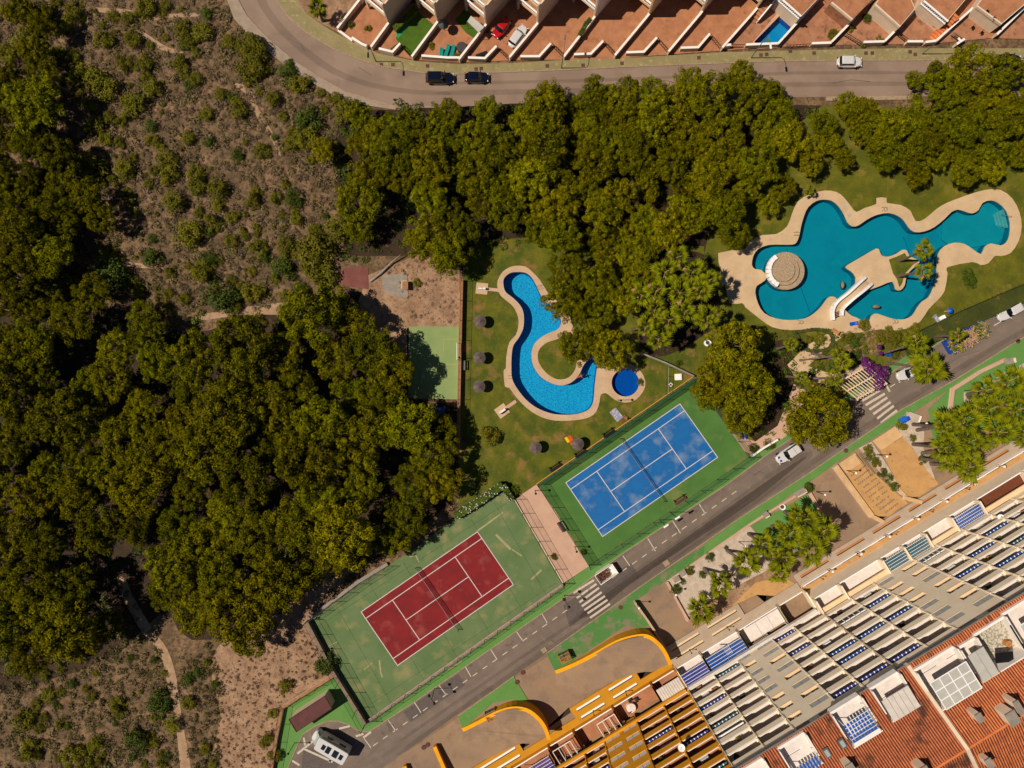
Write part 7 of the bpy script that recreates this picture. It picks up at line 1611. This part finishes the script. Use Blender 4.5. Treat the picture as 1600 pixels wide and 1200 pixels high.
FM = [frond_mesh(i) for i in range(3)]; dfm = frond_mesh(9, 1.0, 0.5); dfm.materials[0] = M_deadf
def palm(label, px, py, h, R_, n=26, base=None, group='fan palms', thin=1.0):
    top = P(px, py, h); bs = P(*base) if base else Vector((top.x+GT.uniform(-.5,.5), top.y+GT.uniform(-.5,.5), 0))
    T = thing('fan_palm', label, 'palm', (bs.x, bs.y, 0), 0, group); t = top-Vector((bs.x, bs.y, 0))
    b = MB(); b.tube([(0,0,0), tuple(t*0.35+Vector((t.x*-0.1, t.y*-0.1, 0))), tuple(t*0.75), tuple(t)], [0.34*thin, 0.24*thin, 0.2*thin, 0.24*thin], 9); inst('trunk', b.mesh('trunk', M_palmbark), T)
    s = R_/2.1
    for i in range(n):
        el = radians(58 - 84*(i/n)); a = i*2.399963+GT.uniform(-.2,.2)
        inst('frond', FM[i % 3], T, t, (GT.uniform(-.35,.35), -el, a), s*GT.uniform(0.68, 1.25))
    for i in range(3 if 'grove' in group or 'pool' in group else 1): inst('dry_frond', dfm, T, t+Vector((0,0,0.15*s)), (GT.uniform(-.4,.4), radians(GT.uniform(-25, 0)), i*2.1+GT.random()), s*GT.uniform(0.9, 1.3))
    for i in range(7): inst('dry_frond', dfm, T, t-Vector((0,0,0.3*s)), (GT.uniform(-.4,.4), radians(GT.uniform(35, 75)), i*0.9+GT.random()), s*GT.uniform(0.7, 1.0))
    return T
gp = 'fan palms by the apartment block'
for px, py, h, r, lab, base in [
    (1093,952,4.5,2.3,'fan palm lowest in the gravel garden, against the deck slab',None),(1125,912,5.0,2.3,'fan palm with a forked shadow in the gravel garden',(1100,888)),(1162,878,5.5,2.4,'fan palm between the gravel shrubs and the bigger palm clump',(1136,860)),
    (1190,850,6,2.3,'fan palm at the left tip of the big palm clump',None),(1222,870,6,2.5,'fan palm in the lower left of the big palm clump',None),(1255,812,7,2.8,'fan palm at the top of the big palm clump, beside the green patch',None),(1285,830,7,2.7,'fan palm on the right of the big palm clump, its shade on the tan drive',None),(1265,858,6.5,2.6,'fan palm in the lower right of the big palm clump',None),(1232,835,6.5,2.5,'fan palm in the middle of the big palm clump',None),(1218,895,5,1.9,'small fan palm at the bottom of the big palm clump',None),
    (1478,668,11,2.6,'fan palm with a long trunk rising from the white planter, upper left of the cluster',(1426,663)),(1475,700,11,2.5,'fan palm of the cluster with its trunk foot beside the round bush',(1426,694)),(1505,655,11,2.8,'fan palm in the top row of the right cluster, second from the left',(1432,672)),(1515,690,10.5,2.6,'fan palm in the middle of the right cluster',(1440,708)),(1510,730,9,2.4,'fan palm at the bottom tip of the right cluster over the walkway',None),(1490,722,9,2.2,'fan palm low on the left of the right cluster',None),
    (1545,640,11,2.7,'fan palm in the right cluster, just below the grey trunks',(1512,620)),(1575,595,11,2.8,'fan palm top right of the cluster with its long leaning trunk',(1510,617)),(1590,640,11,2.8,'fan palm at the right edge of the photo, below the topmost one',(1526,620)),(1560,675,10,2.7,'fan palm in the lower right of the right cluster, near the green patch',None),(1605,680,10,2.6,'fan palm cut by the right edge of the photo',None),(1540,610,11,2.3,'fan palm partly behind the topmost crown of the right cluster',(1536,622)),(1625,610,11,2.6,'fan palm mostly outside the right edge of the photo',None)]:
    palm(lab, px, py, h, r*1.05, 17, base, gp)
gp = 'fan palms around the pools'
for px, py, h, r, lab, base, n in [
    (1444,391,9,1.7,'upper of two fan palms growing from the pool island',(1404,408),18),(1443,424,8.5,1.6,'lower of two fan palms growing from the pool island',(1402,432),18),
    (1448,577,9,2.9,'big fan palm leaning over the half hidden white car',(1384,567),30),(1432,536,8.5,1.9,'fan palm leaning along the hedge with a long grey trunk',(1370,554),18),(1497,524,7,1.4,'small fan palm crown over the waste trailer',None,14),
    (1310,555,6,1.4,'fan palm with a long trunk over the garden path, upper one',(1250,563),16),(1316,565,6.5,1.5,'fan palm over the oval hedge beds by the pergola',(1268,552),16),(1250,590,5,1.4,'fan palm in front of the pine group, lower one',(1228,588),16),(1303,590,6,1.4,'fan palm leaning left of the pergola slats',(1256,592),16),(1236,538,5,1.3,'small fan palm in front of the pine group, upper one',(1214,545),14),(1290,600,4.5,1.2,'small fan palm under the pergola edge near the round tree',None,14)]:
    palm(lab, px, py, h, r, n, base, gp, 0.8)
gp = 'fan palms of the palm grove'
for px, py, lab in [(1040,425,'fan palm at the top left of the grove between the two pools'),(1082,425,'fan palm at the top right of the grove between the two pools'),(1025,455,'fan palm on the left of the palm grove'),(1062,458,'fan palm in the centre of the palm grove'),(1022,485,'fan palm on the left of the grove, below the centre'),(1070,487,'fan palm on the right of the grove, below the centre'),(1105,495,'fan palm at the right tip of the grove near the tiled terrace'),(1028,530,'darker fan palm at the bottom of the grove'),(1095,455,'fan palm of the grove nearest the round bar terrace'),(1045,500,'fan palm between the lower fan palms of the grove'),(1058,402,'fan palm at the very top of the grove, between the upper two'),(1108,438,'fan palm on the right edge of the grove beside the terrace'),(1003,462,'fan palm on the far left of the grove'),(1008,512,'fan palm at the lower left of the grove')]:
    palm(lab, px, py, 7+GT.random()*2, 2.0+GT.random()*0.4, 15, None, gp)
palm('young green palm at the top left villa garden', 497, 14, 3.5, 1.7, 20, None, 'villa garden palms'); palm('young palm by the deck above the left end of the teal pool', 1265, 298, 2.5, 1.0, 14, None, 'villa garden palms')
# ---------------------------------------------------------------- hedges, flower beds, small shrubs
def hedge(label, pts, w, h, m=None, n=26, flowers=None, name='hedge'):
    T = thing(name, label, 'hedge', P(*pts[0])); pw_ = PL(pts); R = random.Random(len(label))
    b = MB(); b.wall(pw_, w*0.86, 0.05, h*0.93); b.build('inner_growth', m or M_hedge, T)
    b = MB(); fl = MB()
    for i in range(len(pw_)-1):
        a, c = pw_[i], pw_[i+1]; L_ = (c-a).length; d = (c-a).normalized(); nrm = Vector((-d.y, d.x, 0))
        for k in range(int(L_*n)):
            t = R.random(); s = R.uniform(-0.5, 0.5); top = R.random() < 0.6 + 0.2*(w > 1.5)
            if top: p = a+(c-a)*t+nrm*s*w+Vector((0,0,h*R.uniform(0.94,1.05))); nn_ = Vector((R.uniform(-.5,.5), R.uniform(-.5,.5), 1))
            else: sg = R.choice((-1,1)); p = a+(c-a)*t+nrm*sg*w*0.5*R.uniform(0.9,1.05)+Vector((0,0,h*R.random())); nn_ = nrm*sg+rv(R)*0.5
            leaf(b, p, nn_.normalized(), R.uniform(0.06, 0.12), R)
            if flowers and R.random() < 0.12: leaf(fl, p+Vector((0,0,0.1)), Vector((0,0,1)), 0.12, R)
    o = b.build('leaves', m or M_hedge, T); o['kind'] = 'stuff'
    if flowers: o = fl.build('blossom', flowers, T); o['kind'] = 'stuff'
    return T
hedge('broad trimmed hedge between the teal pool garden and the lower road', [(1660,432),(1560,474),(1500,500),(1445,526),(1412,545)], 3.2, 1.3, mat('trimmed_hedge_top', (72,76,16), (54,62,14), sc=0.4, c3=(110,90,40), sc3=0.5, lo3=0.6, hi3=0.7), 60)
hedge('flowering hedge with white blossoms along the top end of the red court', [(712,805),(745,785),(786,756)], 1.3, 1.7, M_pined, 60, M_flower); hedge('short white flowering hedge running down to the pink path', [(786,756),(800,778)], 1.1, 1.6, M_pined, 60, M_flower)
hedge('dark row hedge of black pots along the turf garden wall', [(618,50),(652,18)], 1.1, 1.2, M_pined, 50); hedge('small box hedge ring around the oval flower bed', smooth([(1242,520),(1262,516),(1275,515),(1292,518),(1300,528),(1298,540),(1288,547),(1262,548),(1250,536),(1242,520)], 2, False), 0.6, 0.5, None, 30)
hedge('round box hedge ring near the pergola', [(1310+13*cos(a*pi/6), 566+11*sin(a*pi/6)) for a in range(13)], 0.5, 0.5, None, 30); hedge('creeper hedge growing on the side wall of a plain patio', [(904,62),(913,46),(921,36)], 0.7, 1.7, M_pined, 50)
hedge('low box hedge beside the angled wall of the turf garden', [(612,80),(625,70)], 0.5, 0.6, None, 30)
SM = [(1264,762,9,1,'round clipped shrub beside the pale planter wall'),(1111,872,7,1,'round green shrub in the middle of the gravel garden'),(1135,857,4,1,'small round shrub at the palm trunk foot in the gravel garden'),(1100,898,6,1,'round shrub by the forked palm shadow'),(1066,910,5,1,'small shrub at the dark capped block'),(1056,922,8,1,'dark pointed shrub in the corner of the gravel garden'),
      (1078,892,7,0,'orange tinged shrub by the wall block of the gravel garden'),(1358,703,7,0,'orange flowering shrub at the head of the middle planter'),(1363,713,7,1,'second shrub down the middle planter'),(1371,723,7,0,'third loose shrub in the middle planter'),(1381,738,8,1,'dark shrub in the middle planter'),(1390,748,7,1,'dark shrub lower in the middle planter'),(1400,762,8,1,'lowest dark shrub of the middle planter'),
      (1411,665,8,0,'orange flowering shrub beside the blue recycling bin'),(1427,684,5,0,'small grey green shrub in the right white planter'),(1443,718,8,1,'long dark shrub beside the right ochre court'),(1514,426,10,1,'dark glossy shrub pair on the lawn, upper'),(1521,441,9,1,'dark glossy round shrub on the lawn, lower'),
      (1339,536,9,1,'round shrub at the bougainvillea corner'),(1352,507,8,0,'green shrub at the water edge below the footbridge'),(1390,515,6,0,'spiky shrub on the pale deck near the planting'),(1326,524,9,0,'round olive shrub beside the garden path'),(1375,532,9,0,'loose green shrub left of the leaning palm'),(1400,528,9,0,'reddish green shrub behind the leaning palm'),(1420,522,8,0,'loose shrub at the hedge end'),(1430,513,8,0,'red leaved shrub at the foot of the hedge'),
      (1282,530,8,0,'light green shrub inside the oval flower bed'),(1265,530,6,0,'small shrub left inside the oval flower bed'),(548,36,6,1,'round potted bush in the first villa patio'),(574,43,5,0,'small potted palm in the middle of the first villa patio'),(716,86,6,0,'yellow green bush at the hot tub'),(674,71,5,0,'yellow green shrub on the lounger patio wall'),(763,47,4,0,'little yellow shrub at the orange trimmed villa corner'),
      (1327,42,7,0,'yellow green tree ball on the patio wall by the turquoise table'),(1303,52,8,0,'brown green creeper on the patio wall'),(1378,60,6,0,'potted plant in the cream parapet patio'),(1350,68,5,0,'low plants on the cream parapet patio front wall'),(1383,8,6,0,'upper potted plant on the raised terrace'),(1401,24,6,1,'agave pot on the raised terrace'),(1316,5,5,0,'plant on the brown parapet terrace'),(1355,27,7,1,'dark plant at the stair wall'),
      (765,680,14,0,'grey leafless bushy tree on the lawn below the shower platform'),(803,768,9,1,'rounded shrub at the head of the pink path'),(912,862,5,1,'small shrub at the road end of the pink path'),(866,871,5,0,'small shrub at the red court corner of the pink path'),(1000,598,6,1,'dark shrub near the paddling pool'),(1062,568,5,1,'small round bush behind the white garden wall'),(650,442,6,0,'dry grey bush in the clearing'),
      (535,1105,4,1,'tiny shrub near the hut') ,(505,1040,16,1,'dark bush outside the left wall of the red court'),(1180,700,8,1,'low creeper on the wall below the pine group'),(1205,695,9,1,'low creeper by the parked pickup')]
for px, py, r, dk, lab in SM:
    if lab.startswith('tiny'): continue
    t = bush(px, py, r*1.2, bool(dk), lab, 'garden shrubs')
# flower bed of mixed cuttings and red plants
tufts('flower_bed', [[(1330,512),(1362,510),(1372,520),(1378,545),(1350,560),(1322,548),(1320,525)]], 380, 31, mat('dry_bed', (176,140,104), (128,92,62), sc=1.2, speck=0.2), 0.12, 0.4)
tufts('flower_bed', [[(1362,505),(1400,512),(1440,508),(1430,530),(1395,540),(1372,535)]], 150, 32, mat('red_leaf_bed', (130,60,36), (96,84,24), sc=1.0, lo=0.4, hi=0.6, speck=0.2), 0.12, 0.35)
tufts('flower_bed', [[(1212,512),(1240,515),(1290,548),(1310,580),(1290,600),(1262,580),(1230,560)]], 260, 33, mat('bed_green', (84,86,24), (120,90,56), sc=0.8, speck=0.2), 0.12, 0.32)
T = thing('bougainvillea', 'purple bougainvillea spilling over the pergola next to the zebra crossing', 'bougainvillea', P(1365, 585)); b = MB(); R = random.Random(4)
for px, py, r in ((1365,580,1.3),(1355,570,0.9),(1375,590,1.1),(1372,602,0.9),(1350,562,0.5),(1380,580,0.9),(1374,542,0.4),(1376,552,0.35)): clump(b, P(px, py, 2.9), r, int(330*r), 0.13, R)
o = b.build('blossom', M_bougain, T); b = MB(); b.tube([P(1368,585,0), P(1366,583,2.6)], 0.12, 6); b.build('stem', M_bark, T)
tufts('undergrowth', [[(515,200),(535,160),(1080,165),(1280,170),(1190,250),(1110,345),(1000,380),(720,395),(650,400),(530,412)]], 1300, 41, MATS['dark_foliage'], 0.4, 1.0)
tufts('undergrowth', [[(-40,500),(230,490),(560,470),(700,740),(640,850),(440,980),(230,970),(100,1040),(-40,1040)]], 1500, 42, MATS['dark_foliage'], 0.4, 1.0)
tufts('undergrowth', [[(1000,400),(1108,400),(1124,500),(1040,556),(1000,540)],[(1200,545),(1240,530),(1255,600),(1200,690),(1175,680)],[(1255,520),(1340,505),(1440,520),(1380,575),(1250,600)]], 420, 43, MATS['dark_foliage'], 0.3, 0.8)
for px, py, r, dk, lab in ((1205,560,12,1,'dark bush at the foot of the palms right of the pine group, upper'),(1215,600,13,1,'dark bush right of the pine group, middle'),(1195,640,12,1,'dark bush right of the pine group, lower'),(1228,635,10,1,'dark bush under the leaning palms by the path'),(1260,620,10,0,'olive bush beside the round tree crown'),(1340,552,9,1,'dark bush left of the purple bougainvillea'),(1300,610,9,1,'dark bush at the corner of the pergola'),(1325,640,10,1,'dark bush between the round tree and the crossing'),(1400,545,9,0,'olive bush right of the leaning trunk base'),(1425,552,8,1,'dark bush by the end of the hedge')):
    bush(px, py, r, bool(dk), lab, 'bushes around the garden entrance')
# unused prototypes disappear
for pr in BIGT + SML + DRK + [ump]:
    if not USED.get(pr.name):
        for ch in list(pr.children): bpy.data.objects.remove(ch)
        bpy.data.objects.remove(pr)
